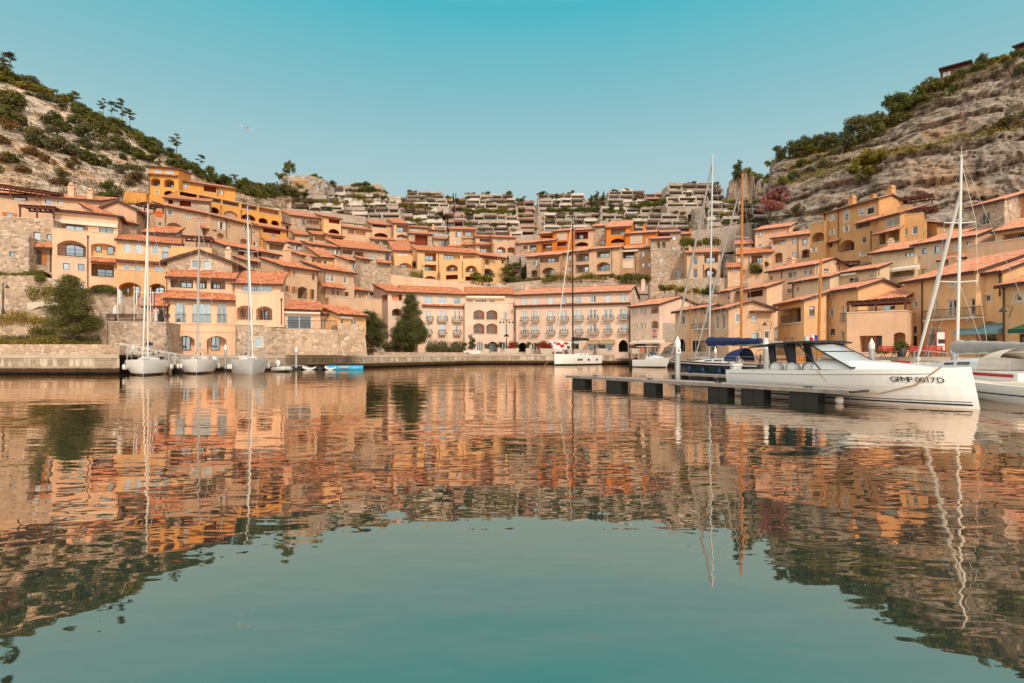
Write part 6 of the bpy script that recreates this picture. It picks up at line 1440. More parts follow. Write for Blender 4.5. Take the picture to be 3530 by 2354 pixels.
def person(label,loc,rz,top,leg,dress=False,hairlong=False,lean=0):
    root=empty('person',loc,rz,label,'person'); xf=Matrix.Translation(loc)@Matrix.Rotation(rz,4,'Z')
    v=[(0,0,.95),(0,0,1.15),(0,0,1.38),(0,-.01,1.50),(0,-.02,1.60),(0,-.02,1.70),(.19,0,1.38),(.25,.03,1.12),(.23,-.08,.88),(.23,-.12,.80),(-.19,0,1.38),(-.25,.03,1.12),(-.23,-.08,.88),(-.23,-.12,.80),(.09,0,.90),(.10,-.01,.50),(.10,.02,.08),(.10,-.14,.04),(-.09,0,.90),(-.10,-.02,.50),(-.10,.02,.08),(-.10,-.14,.04)]
    e=[(0,1),(1,2),(2,3),(3,4),(4,5),(2,6),(6,7),(7,8),(8,9),(2,10),(10,11),(11,12),(12,13),(0,14),(14,15),(15,16),(16,17),(0,18),(18,19),(19,20),(20,21)]
    r=[.13,.12,.14,.055,.085,.075,.055,.042,.03,.035,.055,.042,.03,.035,.085,.058,.04,.035,.085,.058,.04,.035]
    skinbody('body',v,e,r,'skin',root,xf,2)
    tv=[v[0],v[1],v[2],v[6],v[7],v[10],v[11]]; skinbody('top',tv,[(0,1),(1,2),(2,3),(3,4),(2,5),(5,6)],[.15,.14,.155,.07,.056,.07,.056],top,root,xf,2)
    if dress: mb=MB(); mb.lathe(xf@V((0,0,0)),[(.21,.12),(.2,.5),(.17,.85),(.14,1.05)],14); mb.build('skirt',leg,root,True)
    else: skinbody('trousers',[v[0],v[14],v[15],v[16],v[18],v[19],v[20]],[(0,1),(1,2),(2,3),(0,4),(4,5),(5,6)],[.14,.1,.075,.06,.1,.075,.06],leg,root,xf,2)
    mb=MB(); mb.ball(xf@V((0,.02,1.70)),.105,.115,.10,10); 
    if hairlong: mb.ball(xf@V((0,.08,1.56)),.11,.06,.2,8)
    mb.build('hair','hair',root,True); return root
R(0,800,3)
person('woman with long dark hair in a pale flowered robe standing on the stone terrace',pt(U(1612),Vv(932),61.5),.2,'pinkdress','pinkdress',True,True)
R(1240,930,4)
person('waiter in a white shirt among the hedges before the hotel wing',pz(U(1235),97.5,1.75),0,'whitecloth','darkcloth')
R(0,800,3)
def flagpole(label,x,y0,y1,Y,cols,droop=True):
    p=pt(U(x),Vv(y0),Y); t=pt(U(x),Vv(y1),Y); root=empty('flagpole',p,0,label,'flagpole','flagpoles on the stone terrace'); mb=MB(); mb.tube([p,t],.05,8); mb.ball(t,.09,.09,.09,6); mb.build('pole','white',root,True)
    mb=MB(); H_=(t.z-p.z); k=len(cols); n=9
    for i in range(n):
        f=lambda i: t+V((.06+.42*i/n,.10*math.sin(i*1.1),-.15-.35*i/n-.0)); a,c=f(i),f(i+1); dz=V((0,0,-H_*.42))
        mb.face([a,c,c+dz*(1+.05*i/n),a+dz],min(k-1,int(i*k/n)))
    mb.build('cloth',list(cols),root)
flagpole('white flagpole with a drooping white flag on the stone terrace',1218,930,570,61,('fwhite','gelgrey'))
flagpole('white flagpole with a drooping Italian tricolour on the stone terrace',1388,930,572,61,('fgreen','fwhite','fred'))
flagpole('white flagpole with a drooping blue and yellow flag on the stone terrace',1555,930,580,61,('fblue','yel','fblue'))
def parasol(label,x,y0,y1,mat):
    p=pt(U(x),Vv(y0),62.5); t=pt(U(x),Vv(y1),62.5); root=empty('parasol',p,0,label,'parasol'); mb=MB(); mb.tube([p,t],.035,6); mb.build('pole','white',root); h=t.z-p.z; mb=MB(); mb.lathe(p,[(.06,h*.3),(.2,h*.38),(.24,h*.55),(.16,h*.85),(.03,h)],10); mb.build('canopy',mat,root,True)
parasol('closed white parasol behind the white flagpole',1190,930,758,'fwhite'); parasol('closed tan parasol between the flagpoles',1266,930,740,'cloth')
def slatseat(label,p,w,d,mat,back=True,cat='bench',legm='iron',z=.45):
    root=empty('bench',p,0,label,cat); mb=MB()
    for i in range(4): mb.box(p.x-w/2,p.x+w/2,p.y-d/2+i*d/4,p.y-d/2+(i+.8)*d/4,p.z+z,p.z+z+.05)
    mb.build('seat',mat,root)
    if back:
        mb=MB()
        for i in range(3): mb.box(p.x-w/2,p.x+w/2,p.y+d/2,p.y+d/2+.05,p.z+z+.12+i*.13,p.z+z+.22+i*.13)
        mb.build('backrest',mat,root)
    for s in (-1,1):
        mb=MB(); x=p.x+s*(w/2-.2); mb.tube([V((x,p.y-d/2,p.z)),V((x,p.y-d/4,p.z+z*.6)),V((x,p.y,p.z+z))],.03,5); mb.tube([V((x,p.y+d/2+.1,p.z)),V((x,p.y+d/4,p.z+z*.6)),V((x,p.y+d/2,p.z+z+.4 if back else p.z+z))],.03,5); mb.build('leg',legm,root)
for lab,x in (('dark red terrace bench nearest the stone corner post',1140),('dark red terrace bench between the flagpoles',1290)): slatseat(lab,pt(U(x),Vv(932),61.8),2.2 if x>1200 else 1.6,.55,'wood')
slatseat('dark bench beside the woman on the terrace',pt(U(1660),Vv(934),61.8),1.8,.5,'kframe')
R(2746,900,3)
for lab,x0,x1 in (('red slatted bench nearest the green plant pot',872,1035),('red slatted bench left of the white sign board',1160,1325),('red slatted bench under the white sign board',1342,1540)):
    a,c=pz(U(x0),48,1.62),pz(U(x1),48,1.62); slatseat(lab,(a+c)/2,(c-a).length,.5,'redpaint')
# sign board
p=pz(U(1492),49,1.62); root=empty('sign_board',p,0,'white notice board on dark red posts behind the benches','sign'); mb=MB(); w=(U(1540)-U(1448))/F*49
mb.box(p.x-w/2+.03,p.x+w/2-.06,p.y-.02,p.y+.02,2.2,CH+(CY-Vv(735))/F*49); mb.build('panel','white',root); mb=MB()
for x,z in ((p.x-w/2,CH+(CY-Vv(720))/F*49),(p.x+w/2-.03,CH+(CY-Vv(715))/F*49)): mb.box(x-.03,x+.03,p.y-.03,p.y+.03,1.62,z)
mb.build('post','redpaint',root); mb=MB(); mb.box(p.x-.25,p.x+.35,p.y-.028,p.y-.021,CH+(CY-Vv(852))/F*49,CH+(CY-Vv(808))/F*49); mb.build('picture','kframe',root)
# lamps
def lamp(label,u,vb,vt,Y,arms=4,mat='iron'):
    b_=pt(u,vb,Y); t=pt(u,vt,Y); h=t.z-b_.z; root=empty('street_lamp',b_,0,label,'street lamp'); mb=MB(); mb.lathe(b_,[(.16,0),(.16,.5),(.09,.6),(.07,h*.6),(.05,h)],8); mb.build('post',mat,root,True)
    for i in range(arms):
        x=(-1.1,-.5,.5,1.1)[i] if arms==4 else (-.55,.55)[i%2] if arms==2 else .45
        mb=MB(); mb.tube([t+V((0,0,-.35)),t+V((x*.4,0,.12)),t+V((x*.8,0,.10)),t+V((x,0,-.25))],.03,5); mb.build('arm',mat,root); mb=MB(); mb.lathe(t+V((x,0,0)),[(.04,-.22),(.1,-.32),(.24,-.55),(.22,-.56)],10); mb.build('lamp_shade',mat,root)
    if arms==4:
        mb=MB()
        for i in range(6): mb.ball(b_+V((.35*math.cos(i),.35*math.sin(i),h*(.5+.015*(i%3)))),.14,.14,.14,6)
        mb.build('flower_basket','leafdark',root)
R(1240,930,4); lamp('four armed street lamp before the hotel entrance loggias',U(2025),Vv(1138),Vv(690),98.5)
R(1720,930,4); lamp('four armed street lamp before the dark passage arch of the hotel',U(1660),Vv(1138),Vv(650),98)
R(0,800,3); lamp('black single-arm street lamp at the left edge on the ivy wall',U(32),Vv(850),Vv(525),63,1)
R(1240,580,4); lamp('black lantern post at the left end of the long yellow block',U(858),Vv(1510),Vv(1330),127,1)
def walllamp(label,x,y,Y,side=1):
    p=pt(U(x),Vv(y),Y); root=empty('wall_lamp',p,0,label,'wall lamp'); mb=MB(); mb.tube([p+V((side*.75,.3,-.7)),p+V((side*.8,.0,.1)),p+V((side*.3,0,.25)),p+V((0,0,.05))],.03,5); mb.build('arm','iron',root); mb=MB(); mb.lathe(p,[(.03,.1),(.1,.0),(.28,-.25),(.26,-.26)],10); mb.build('lamp_shade','iron',root)
R(2746,900,3); walllamp('black swan-neck wall lamp on the yellow house at the far right',2132,490,45.5)
R(2220,900,3); walllamp('black swan-neck wall lamp on the tan gabled waterfront house',1248,640,62.5)
R(2746,600,3); walllamp('black swan-neck wall lamp on the ochre stepped house',1378,605,82,-1)
# lattice, banner
R(2220,900,3)
p=ANX.Rt
def onR(x,y,off=-.08):
    u,v=S(x,y); a,z=p.hit(u,v,off); return a,z
a0,z1=onR(200,640); a1,z0=onR(326,820); root=empty('lattice_screen',p.P(a0,z0,-.1),0,'brown square lattice screen on the pink annexe gable','lattice'); mb=MB(); n=12
for i in range(n+1): a=a0+(a1-a0)*i/n; mb.pbox(p.P,a-.05,a+.05,z0,z1,-.14,-.08)
n=14
for i in range(n+1): z=z0+(z1-z0)*i/n; mb.pbox(p.P,a0,a1,z-.05,z+.05,-.19,-.141)
mb.build('grille','trim',root); mb=MB(); mb.pbox(p.P,a0,a1,z0,z1,-.06,-.02); mb.build('backing','bwood',root)
R(1720,930,4); p2=ANX.F; a0,z1=p2.hit(*S(2113,822),-.08); a1,z0=p2.hit(*S(2178,940),-.08)
root=empty('banner',p2.P(a0,z0,-.1),0,'white banner of nine purple and orange squares on the pink annexe','banner'); mb=MB(); mb.pbox(p2.P,a0,a1,z0,z1,-.06,-.02); mb.build('panel','white',root); plain('purple',(.16,.02,.22),.7); plain('magenta',(.45,.03,.16),.7)
for i in range(3):
    for j in range(3):
        mb=MB(); w,h=(a1-a0)/3.3,(z1-z0)/3.3; x,z=a0+(a1-a0)*.06+i*w*1.07,z0+(z1-z0)*.05+j*h*1.07; mb.pbox(p2.P,x,x+w*.85,z,z+h*.85,-.07,-.061); mb.build('square',('purple','orangecloth','magenta','purple')[(i*2+j)%4 if (i,j)!=(1,1) else 1],root)
# van
R(1720,930,4)
def van(label,u,Y):
    c=pz(u,Y,1.75); root=empty('delivery_van',c,math.pi,label,'van'); X=lambda x,y,z: c+V((x,y,z)); mb=MB()
    prof=[(-2.5,.35),(-2.5,.95),(-2.25,1.15),(-1.55,1.95),(-1.2,2.2),(2.5,2.25),(2.55,.35)]
    for y in (0,1.9): mb.face([X(x,y,z) for x,z in prof])
    for a,d in zip(prof,prof[1:]+prof[:1]): mb.face([X(a[0],0,a[1]),X(d[0],0,d[1]),X(d[0],1.9,d[1]),X(a[0],1.9,a[1])])
    mb.build('body','gel',root); mb=MB(); mb.face([X(-2.0,-.01,1.3),X(-1.0,-.01,1.3),X(-1.0,-.01,1.95),X(-1.4,-.01,1.95)]); mb.build('window','smoked',root)
    mb=MB()
    for k,(x,z,r,sx) in enumerate(((.2,1.7,.32,1.4),(.9,1.35,.4,1),(1.6,1.8,.3,1.6),(2.0,1.1,.3,1),(-.3,1.9,.2,2))): mb.face([X(x+sx*r*math.cos(a),-.012-.002*k,z+r*math.sin(a)*.8) for a in [i*math.pi/5 for i in range(10)]])
    mb.build('red_graphic','redstripe',root)
    for x in (-1.6,1.6):
        w=MB(); w.tube([X(x,-.02,.35),X(x,.25,.35)],.35,14); w.build('wheel','rubber',root)
van('white delivery van with red splashes parked before the hotel wing',U(800),99.5)
# bollards, planters with trees handled with the plants
for i,x in enumerate((40,455,700,885)):
    p=pz(U(x),97.6,1.72); mb=MB(); mb.lathe(p,[(.2,0),(.2,.1),(.15,.15),(.15,.7),(.2,.75),(.2,.85),(.05,.92)],10); tag(mb.build('bollard','concrete',None,True,centered(mb,p)),'short stone bollard on the edge of the hotel quay','bollard','stone bollards along the hotel quay')
# fence on the right promenade
R(2220,900,3)
freerail('dark iron fence along the promenade behind the moored yachts',[pz(2290,85.2,1.62),pz(2420,69.2,1.62),pz(2640,63.4,1.62)],1.1,.05,.45)
# seagull
R(0,140,2)
p=pt(U(1695),Vv(606),60); root=empty('seagull',p,0,'white seagull gliding in the clear sky','bird'); mb=MB(); mb.tube([p+V((-.2,.0,0)),p+V((-.05,0,.03)),p+V((.12,0,.0)),p+V((.22,0,-.01))],[.02,.05,.045,.01],6); mb.build('body','fwhite',root,True)
for sgn,pts in ((-1,[(0,.02),(-.25,.12),(-.55,.38),(-.62,.45)]),(1,[(0,.02),(.3,.10),(.55,-.06),(.75,-.3)])):
    mb=MB(); q=[p+V((x,-.02,z)) for x,z in pts]; mb.grid([[a+V((0,-.09*w,.0)),a+V((.03,.0,.02)),a+V((.0,.09*w,0))] for a,w in zip(q,(1,1.1,.7,.1))]); mb.grid([[a+V((0,-.09*w,-.01)),a+V((.0,.09*w,-.015))] for a,w in zip(q,(1,1.1,.7,.1))]); mb.build('wing','gelgrey',root)
tilemat('roofdark',[(.05,.035,.03),(.07,.05,.04),(.06,.04,.035)])
R(2354,100,2)
f=H('dark red timber chalet with glazed front on the right crest',1775,282,1985,214,143,350,5,'S','wood',.1,oh=1.0,Y1=139,name='chalet',cat='chalet',ext=5,tile='roofdark'); f.win(1790,292,1850,325,'o',n=2,glass='dglass').win(1860,272,1915,307,'o',n=2,glass='dglass').win(1922,254,1975,290,'o',n=2,glass='dglass')
f=H('dark timber chalet at the top right corner of the crest',2290,128,2460,72,140,190,5,'S','wood',.1,oh=1.2,Y1=136,name='chalet',cat='chalet',ext=5,tile='roofdark'); f.win(2305,128,2400,166,'o',n=3,glass='dglass')
finish_houses()
TER=build_terrain()
# ================================================================ vegetation (after the ground exists)
us_,Ys_,Z_,X_,Yd_=TER
def onhill(u,v,Ymin=88):
    """first ground point behind Ymin that shows at image position (u,v)"""
    i=int(round((u-us_[0])/(us_[1]-us_[0]))); i=max(0,min(len(us_)-1,i)); Yc=Yd_[i]
    vv=CY-(Z_[i]-CH)*F/Yc; ok=np.nonzero((Ys_[i]>=Ymin)&(vv<=v))[0]
    j=int(ok[0]) if len(ok) else int(np.argmin(np.where(Ys_[i]>=Ymin,vv,1e9)))
    return V((float(X_[i,j]),float(Yc[j]),float(Z_[i,j])))
foliage('pineleaf',[(0.072, 0.081, 0.026), (0.124, 0.13, 0.039), (0.182, 0.176, 0.052), (0.091, 0.098, 0.033), (0.234, 0.208, 0.068)])
foliage('leaf',[(.075,.10,.02),(.13,.15,.028),(.20,.195,.04),(.10,.115,.024),(.27,.235,.05)])
foliage('olive',[(0.106, 0.112, 0.053), (0.175, 0.163, 0.073), (0.237, 0.213, 0.1), (0.138, 0.131, 0.062)])
foliage('yellowleaf',[(.20,.165,.03),(.33,.25,.04),(.44,.32,.055),(.26,.21,.035),(.16,.15,.03)])
foliage('heropine',[(0.072, 0.081, 0.026), (0.124, 0.13, 0.039), (0.195, 0.189, 0.055), (0.091, 0.098, 0.031), (0.273, 0.24, 0.078)])
foliage('redleaf',[(.30,.035,.02),(.45,.07,.03),(.55,.11,.05),(.22,.03,.018)])
foliage('pinkleaf',[(.42,.17,.17),(.52,.25,.25),(.34,.12,.13),(.2,.12,.06)])
foliage('rust',[(0.25,0.125,0.05),(0.325,0.175,0.075),(0.15,0.0938,0.0375),(0.112,0.1,0.0375)])
foliage('cypressleaf',[(0.0168,0.0308,0.0112),(0.0308,0.0504,0.0168),(0.0448,0.0672,0.0224)])
plain('bark',(.14,.095,.065),.95,var=.3,scale=6)
def leaves(name,mat,clumps,size,per,seed,flat=.6,elong=1.0):
    """crown mesh of many leaf-sized faces gathered in uneven clumps; clumps = (centre, radius xyz)"""
    rnd=random.Random(seed); mb=MB(); n=0
    for (c,r) in clumps:
        rx,ry,rz=r if isinstance(r,tuple) else (r,r,r); k=int(per*(rx*ry*rz)**(2/3)/(size*size)*22)+6; tone=rnd.random()*97
        for i in range(k):
            d=V((rnd.gauss(0,1),rnd.gauss(0,1),rnd.gauss(0,1))).normalized(); q=rnd.random()**.45
            p=V(c)+V((d.x*rx*q,d.y*ry*q,d.z*rz*q)); s=size*rnd.uniform(.6,1.3)
            nrm=(d+V((rnd.gauss(0,.6),rnd.gauss(0,.6),rnd.gauss(0,.6)+.3))).normalized(); a=nrm.orthogonal().normalized(); ang=rnd.random()*6.28
            a=(Matrix.Rotation(ang,3,nrm)@a); b=nrm.cross(a)
            t=math.floor(tone)+rnd.randrange(3); uvk=(t+.5,.5+(n%5 if rnd.random()<.25 else 0))
            mb.face([p-a*s*.5*elong,p+b*s*flat*.5,p+a*s*.5*elong,p-b*s*flat*.5],0,[uvk]*4); n+=1
    me_o=mb.build(name,mat); me=me_o.data; bpy.data.objects.remove(me_o); return me
def blob(rnd,w,h,z0,k,r):
    out=[]
    for i in range(k):
        a=rnd.random()*6.28; q=math.sqrt(rnd.random()); t=rnd.random(); pw=math.sin(math.pi*(.12+.82*t))**.7
        out.append((V((math.cos(a)*q*w*pw,math.sin(a)*q*w*pw,z0+t*h)),r*rnd.uniform(.7,1.3)))
    return out
PROTO={}
def proto(key,crown,trunk): PROTO[key]=(crown,trunk)
def trunkmesh(segs):
    mb=MB()
    for pts,r0,r1 in segs:
        k=len(pts); mb.tube([V(p) for p in pts],[r0+(r1-r0)*i/(k-1) for i in range(k)],6)
    o=mb.build('trunk','bark'); me=o.data; bpy.data.objects.remove(o); return me
for s in range(4):   # unit-height round shrubs (1 m tall) – scaled on placing
    rnd=random.Random(40+s); cl=[(V((rnd.gauss(0,.28),rnd.gauss(0,.28),rnd.uniform(.22,.75))),rnd.uniform(.2,.34)) for _ in range(11)]
    for m in ('leaf','pineleaf','olive','yellowleaf','rust','redleaf','pinkleaf'):
        if m in('rust','redleaf','pinkleaf') and s>1: continue
        proto(('shrub',m,s),leaves('foliage',m,cl,.15,1.0,s*7+3),trunkmesh([([(0,0,-.15),(.02,0,.2),(.05,.03,.5)],.05,.02),([(0,0,.1),(-.12,.05,.45)],.03,.015)]))
for s in range(3):   # cypress, unit height
    rnd=random.Random(60+s); cl=[(V((rnd.gauss(0,.012),rnd.gauss(0,.012),z)),(.075*math.sin(math.pi*min(.97,.1+z*.9))**.6+.012,)*2+(.07,)) for z in [.06+.9*i/15 for i in range(16)]]
    proto(('cypress',s),leaves('foliage','cypressleaf',cl,.045,1.3,s),trunkmesh([([(0,0,-.05),(0,0,.3)],.018,.01)]))
for s in range(4):   # spindly umbrella pines on the ridge, unit height
    rnd=random.Random(80+s); segs=[([(0,0,-.08),(rnd.uniform(-.03,.03),0,.4),(rnd.uniform(-.06,.06),0,.95)],.022,.008)]; cl=[]
    for i in range(9):
        z=rnd.uniform(.45,.98); a=rnd.random()*6.28; l=rnd.uniform(.12,.34)*(1.25-z*.6); e=(math.cos(a)*l,math.sin(a)*l,z+rnd.uniform(-.02,.06)); segs.append(([(0,0,z-.05),(e[0]*.5,e[1]*.5,z+.01),e],.009,.004))
        cl.append((V(e),(.13,.13,.035))); cl.append((V((e[0]*.55,e[1]*.55,e[2]+.015)),(.08,.08,.025)))
    cl.append((V((0,0,.97)),(.14,.14,.05)))
    proto(('ridgepine',s),leaves('crown','pineleaf',cl,.05,1.1,s),trunkmesh(segs))
for s in range(3):   # broadleaf tree, unit height
    rnd=random.Random(90+s); cl=blob(rnd,.34,.62,.28,20,.13)
    for m in ('leaf','olive'):
        proto(('tree',m,s),leaves('crown',m,cl,.06,1.0,s+9),trunkmesh([([(0,0,-.06),(.01,0,.3),(.03,.02,.75)],.03,.01)]+[([(0,0,.28),(math.cos(a)*.15,math.sin(a)*.15,.5),(math.cos(a)*.25,math.sin(a)*.25,.66)],.014,.005) for a in (0,2,4.1)]))
for s in range(2):   # conical conifer, unit height
    rnd=random.Random(110+s); cl=[(V((rnd.gauss(0,.06),rnd.gauss(0,.06),z)),(.24*(1.05-z)**.8+.03,)*2+(.08,)) for z in [.12+.84*i/14 for i in range(15)]]
    proto(('conifer',s),leaves('crown','pineleaf',cl,.055,1.1,s),trunkmesh([([(0,0,-.06),(0,0,.6)],.025,.01)]))
def plant(key,p,h,name,label,cat,group=None,w=1.0,trunk=True,rnd=random):
    cr,tr=PROTO[key]; root=empty(name,p,rnd.random()*6.28,label,cat,group); s=(h*w,h*w,h)
    c=bpy.data.objects.new('foliage' if key[0] in('shrub','cypress') else 'crown',cr); COL.objects.link(c); c.parent=root; c.scale=s
    if trunk: t=bpy.data.objects.new('stem' if key[0]=='shrub' else 'trunk',tr); COL.objects.link(t); t.parent=root; t.scale=s
    return root
rp=random.Random(5)
# ---- hero pines
def bigpine(label,base,h,wl,wr,seed,z0=.18,cone=.35,mat='heropine',leaf=.2,k=86,lean=0):
    rnd=random.Random(seed); cl=[]; segs=[([(0,0,-.4),(.1+lean*.3,0,h*.35),(lean,0,h*.92)],.24,.05)]
    for i in range(k):
        z=z0+(.98-z0)*((i+rnd.random())/k); t=(z-z0)/(1-z0); pw=(1-t)**.6*min(1,.62+t*1.7)+.05
        a=rnd.random()*6.28; l=rnd.uniform(.42,1.04)*pw; x=math.cos(a)*l; e=V(((wr if x>0 else wl)*x+lean*z,math.sin(a)*l*(wl+wr)/2,h*z+rnd.uniform(-.2,.35)))
        segs.append(([(lean*z,0,h*(z-.07)),tuple(V((lean*z,0,h*(z-.05))).lerp(e,.5)),tuple(e)],.05,.015)); cl.append((e,(rnd.uniform(.45,.8),rnd.uniform(.45,.8),rnd.uniform(.4,.65)))); cl.append((V((lean*z,0,h*z)).lerp(e,.55),(.5,.5,.35)))
    root=empty('pine_tree',base,0,label,'tree'); c=bpy.data.objects.new('crown',leaves('crown',mat,cl,leaf,.8,seed,.26,1.7)); COL.objects.link(c); c.parent=root; t=bpy.data.objects.new('trunk',trunkmesh(segs)); COL.objects.link(t); t.parent=root
R(0,800,3)
bigpine('broad bushy pine growing in front of the ivy wall on the left',pt(U(755),Vv(1160),56.6),(1150-445)/3/F*56.6,2.9,2.3,3,.16)
R(1240,930,4)
bigpine('bushy pine behind the bastion corner, left of the tallest hotel pine',pz(U(170),79.6,1.7),(1035-465)/4/F*79.6,3.4,2.6,4,.22,lean=-.3)
bigpine('tallest pine rising before the hotel corner pavilion',pz(U(690),90,1.9),(1090-285)/4/F*90,2.3,2.6,5,.26)
bigpine('lower bushy pine with a pale trunk in front of the tallest hotel pine',pz(U(585),86,1.85),(1115-690)/4/F*86,1.9,1.6,6,.3)
bigpine('small pine with a twisted bare trunk at the right of the pine group',pz(U(780),86,1.85),(1100-640)/4/F*86,1.0,1.9,8,.34)
# red-leaved shrub by the bastion
plant(('shrub','rust',0),pz(U(95),77.5,1.65),3.6,'palm_shrub','rust-brown palm-like shrub between the bastion and the pine','shrub',None,.7)
# ---- clipped hedges and ground cover on the left garden
def hedge(label,p0,p1,w,h,mat,seed,wave=.15,leaf=.13,name='hedge'):
    rnd=random.Random(seed); L_=(p1-p0).length; k=max(3,int(L_/.55)); cl=[]
    for i in range(k):
        q=p0.lerp(p1,(i+.5)/k); hh=h*(1+wave*math.sin(i*.55+seed))
        for j in range(max(1,int(w/.6))): cl.append((q+V((rnd.uniform(-.1,.1),w*(j+.5)/max(1,int(w/.6))-w/2,hh*.5)),(.55,.5,hh*.5+.1)))
    me=leaves('foliage',mat,cl,leaf*1.25,1.05,seed); c=V(p0)
    o=bpy.data.objects.new(name,me); COL.objects.link(o); 
    me.transform(Matrix.Translation(-c)); o.location=c; tag(o,label,'hedge'); return o
R(0,800,3)
hedge('rounded bright green hedge along the crazy-paved quay wall',pz(U(-250),55.6,2.45),pz(U(640),55.6,2.45),1.0,1.0,'yellowleaf',1,.2)
hedge('low bright green hedge to the right of the broad pine trunk',pz(U(600),55.8,2.45),pz(U(1035),55.8,2.45),.9,.7,'yellowleaf',2,.15)
hedge('dark lavender hedge behind the bright green hedge',pz(U(-250),57.4,3.1),pz(U(1040),57.4,3.0),.8,.65,'olive',3,.08)
hedge('ivy and yellow-green creeper spilling over the left garden wall',pz(U(-250),59.0,4.8),pz(U(520),59.0,4.8),1.0,1.3,'yellowleaf',4,.25)
hedge('green ivy hanging lower over the wall by the broad pine',pz(U(300),58.6,3.9),pz(U(560),58.6,3.3),.6,1.3,'leaf',5,.3)
hedge('ivy hanging over the wall right of the broad pine',pz(U(930),58.8,4.4),pz(U(1045),58.8,4.4),.8,1.2,'leaf',6,.2)
hedge('dense yellow-green creeper hedge on the pale garden bridge',pt(U(300),Vv(715),62.3),pt(U(600),Vv(715),62.3),1.0,1.7,'yellowleaf',7,.15)
hedge('thin green creeper on top of the tall stone wall at the far left',pt(U(-200),Vv(448),65.2),pt(U(440),Vv(455),65.2),.8,.5,'leaf',8,.4)
hedge('hanging creeper at the right end of the tall stone wall',pt(U(390),Vv(520),64.7),pt(U(450),Vv(505),64.7),.5,.9,'leaf',9,.3)
hedge('trailing creeper on the wall below the arched yellow house',pt(U(700),Vv(610),66.6),pt(U(1290),Vv(640),66.6),.6,.6,'leaf',10,.6)
R(1240,930,4)
hedge('dark clipped hedge on the lawn left of the pale pine trunk',pz(U(235),90,1.85),pz(U(600),92,1.85),1.5,2.0,'pineleaf',11,.12,.15)
hedge('clipped hedge to the right of the pale pine trunk',pz(U(600),88,1.8),pz(U(760),92,1.8),1.6,2.2,'leaf',12,.1,.15)
hedge('long boxy grey-green hedge in front of the hotel wing',pz(U(920),96.5,1.65),pz(U(1445),98.5,1.65),1.3,1.75,'olive',13,.06,.15)
hedge('taller green hedge row behind the boxy hedge at the hotel',pz(U(960),98.6,1.7),pz(U(1420),99.4,1.7),.9,2.5,'leaf',14,.1,.15)
hedge('flowering creeper along the foot of the long yellow block',pt(U(1080),Vv(1128),126),pt(U(1700),Vv(1185),126),1.2,1.6,'leaf',15,.35,.25)
R(1240,580,4)
hedge('yellow weeds hanging over the stone garden wall left of the yellow block',pt(U(700),Vv(1500),127),pt(U(860),Vv(1500),127),.8,2.2,'yellowleaf',16,.4,.25)
R(1720,930,4)
hedge('trailing yellow-green shrubs on the wall behind the hotel roof',pt(U(600),Vv(160),125),pt(U(1500),Vv(140),125),1.0,1.4,'yellowleaf',17,.5,.25)
hedge('thick green hedge at the foot of the cream-blind apartment house',pt(U(1680),Vv(185),124.6),pt(U(2085),Vv(165),124.6),1.2,1.9,'leaf',18,.2,.25)
R(2220,640,3)
hedge('yellow-green hedge on the roof terrace above the tan house with closed shutters',pt(U(370),Vv(625),140),pt(U(790),Vv(625),140),1.5,2.0,'yellowleaf',19,.25,.25)
hedge('leafy shrubs on the terrace under the peach arched window',pt(U(1090),Vv(920),112),pt(U(1240),Vv(915),112),1.0,2.0,'leaf',20,.4,.2)
# ---- individual garden trees
def P_(key,reg,x,y,Y,hpx,name,label,cat,group=None,w=1.0):
    R(*reg); p=pt(U(x),Vv(y),Y); plant(key,p,hpx/reg[2]/F*Y,name,label,cat,group,w,True,rp)
C1=(1240,580,4);C2=(1720,580,4);C3=(1240,930,4);C4=(1720,930,4);D1=(2220,640,3);D3=(2746,600,3);D4=(2746,900,3);S1=(0,140,2);S2=(2354,100,2);R3=(600,560,3);R4=(600,800,3)
P_(('conifer',0),C3,1550,1105,98,215,'topiary_tree','large clipped conical tree in a white planter on the hotel quay','tree',None,1.15)
R(*C3); p=pz(U(1550),98,1.7); mb=MB(); mb.box(p.x-1.4,p.x+1.4,p.y-1.2,p.y+1.0,1.7,2.25); tag(mb.build('planter','white',None,xf=centered(mb,p)),'long white planter under the clipped conical tree','planter')
def potted(label,reg,x,y,Y,hpx,key,w=.9,pw=.7,ph=.8,mat='trim',name='potted_tree'):
    R(*reg); p=pz(U(x),Y,1.74); h=hpx/reg[2]/F*Y*1.3; root=plant(key,p+V((0,0,ph*.8)),h-ph*.6,name,label,'potted plant',None,w,True,rp); INV[root.name]=(Matrix.Translation(root.location)@Matrix.Rotation(root.rotation_euler.z,4,'Z')).inverted()
    mb=MB(); a=pw*.42; b=pw*.55; z=p.z
    r0=[p+V((sx*a,sy*a,0)) for sx,sy in((-1,-1),(1,-1),(1,1),(-1,1))]; r1=[p+V((sx*b,sy*b,ph)) for sx,sy in((-1,-1),(1,-1),(1,1),(-1,1))]; mb.grid([r0,r1],0,True); mb.face([q-V((0,0,.06)) for q in r1]); mb.build('pot',mat,root)
potted('red maple in a tan box by the four armed lamp',C4,168,1140,98.4,130,('shrub','redleaf',0),.85,2.2,.9)
potted('red maple in a tan box left of the delivery van',C4,655,1140,98.4,140,('shrub','redleaf',1),1.0,2.2,.9)
potted('red maple in a tan box before the hotel annexe',C4,1905,1140,93,140,('shrub','redleaf',0),.95,2.2,.9)
potted('bushy green plant in a tan box between two shop windows',C4,1410,1140,98,120,('shrub','olive',1),.8,2.0,.9)
potted('plain green plant in a tan box behind the black boom',C4,1030,1140,98.4,110,('shrub','olive',2),.9,2.2,.8)
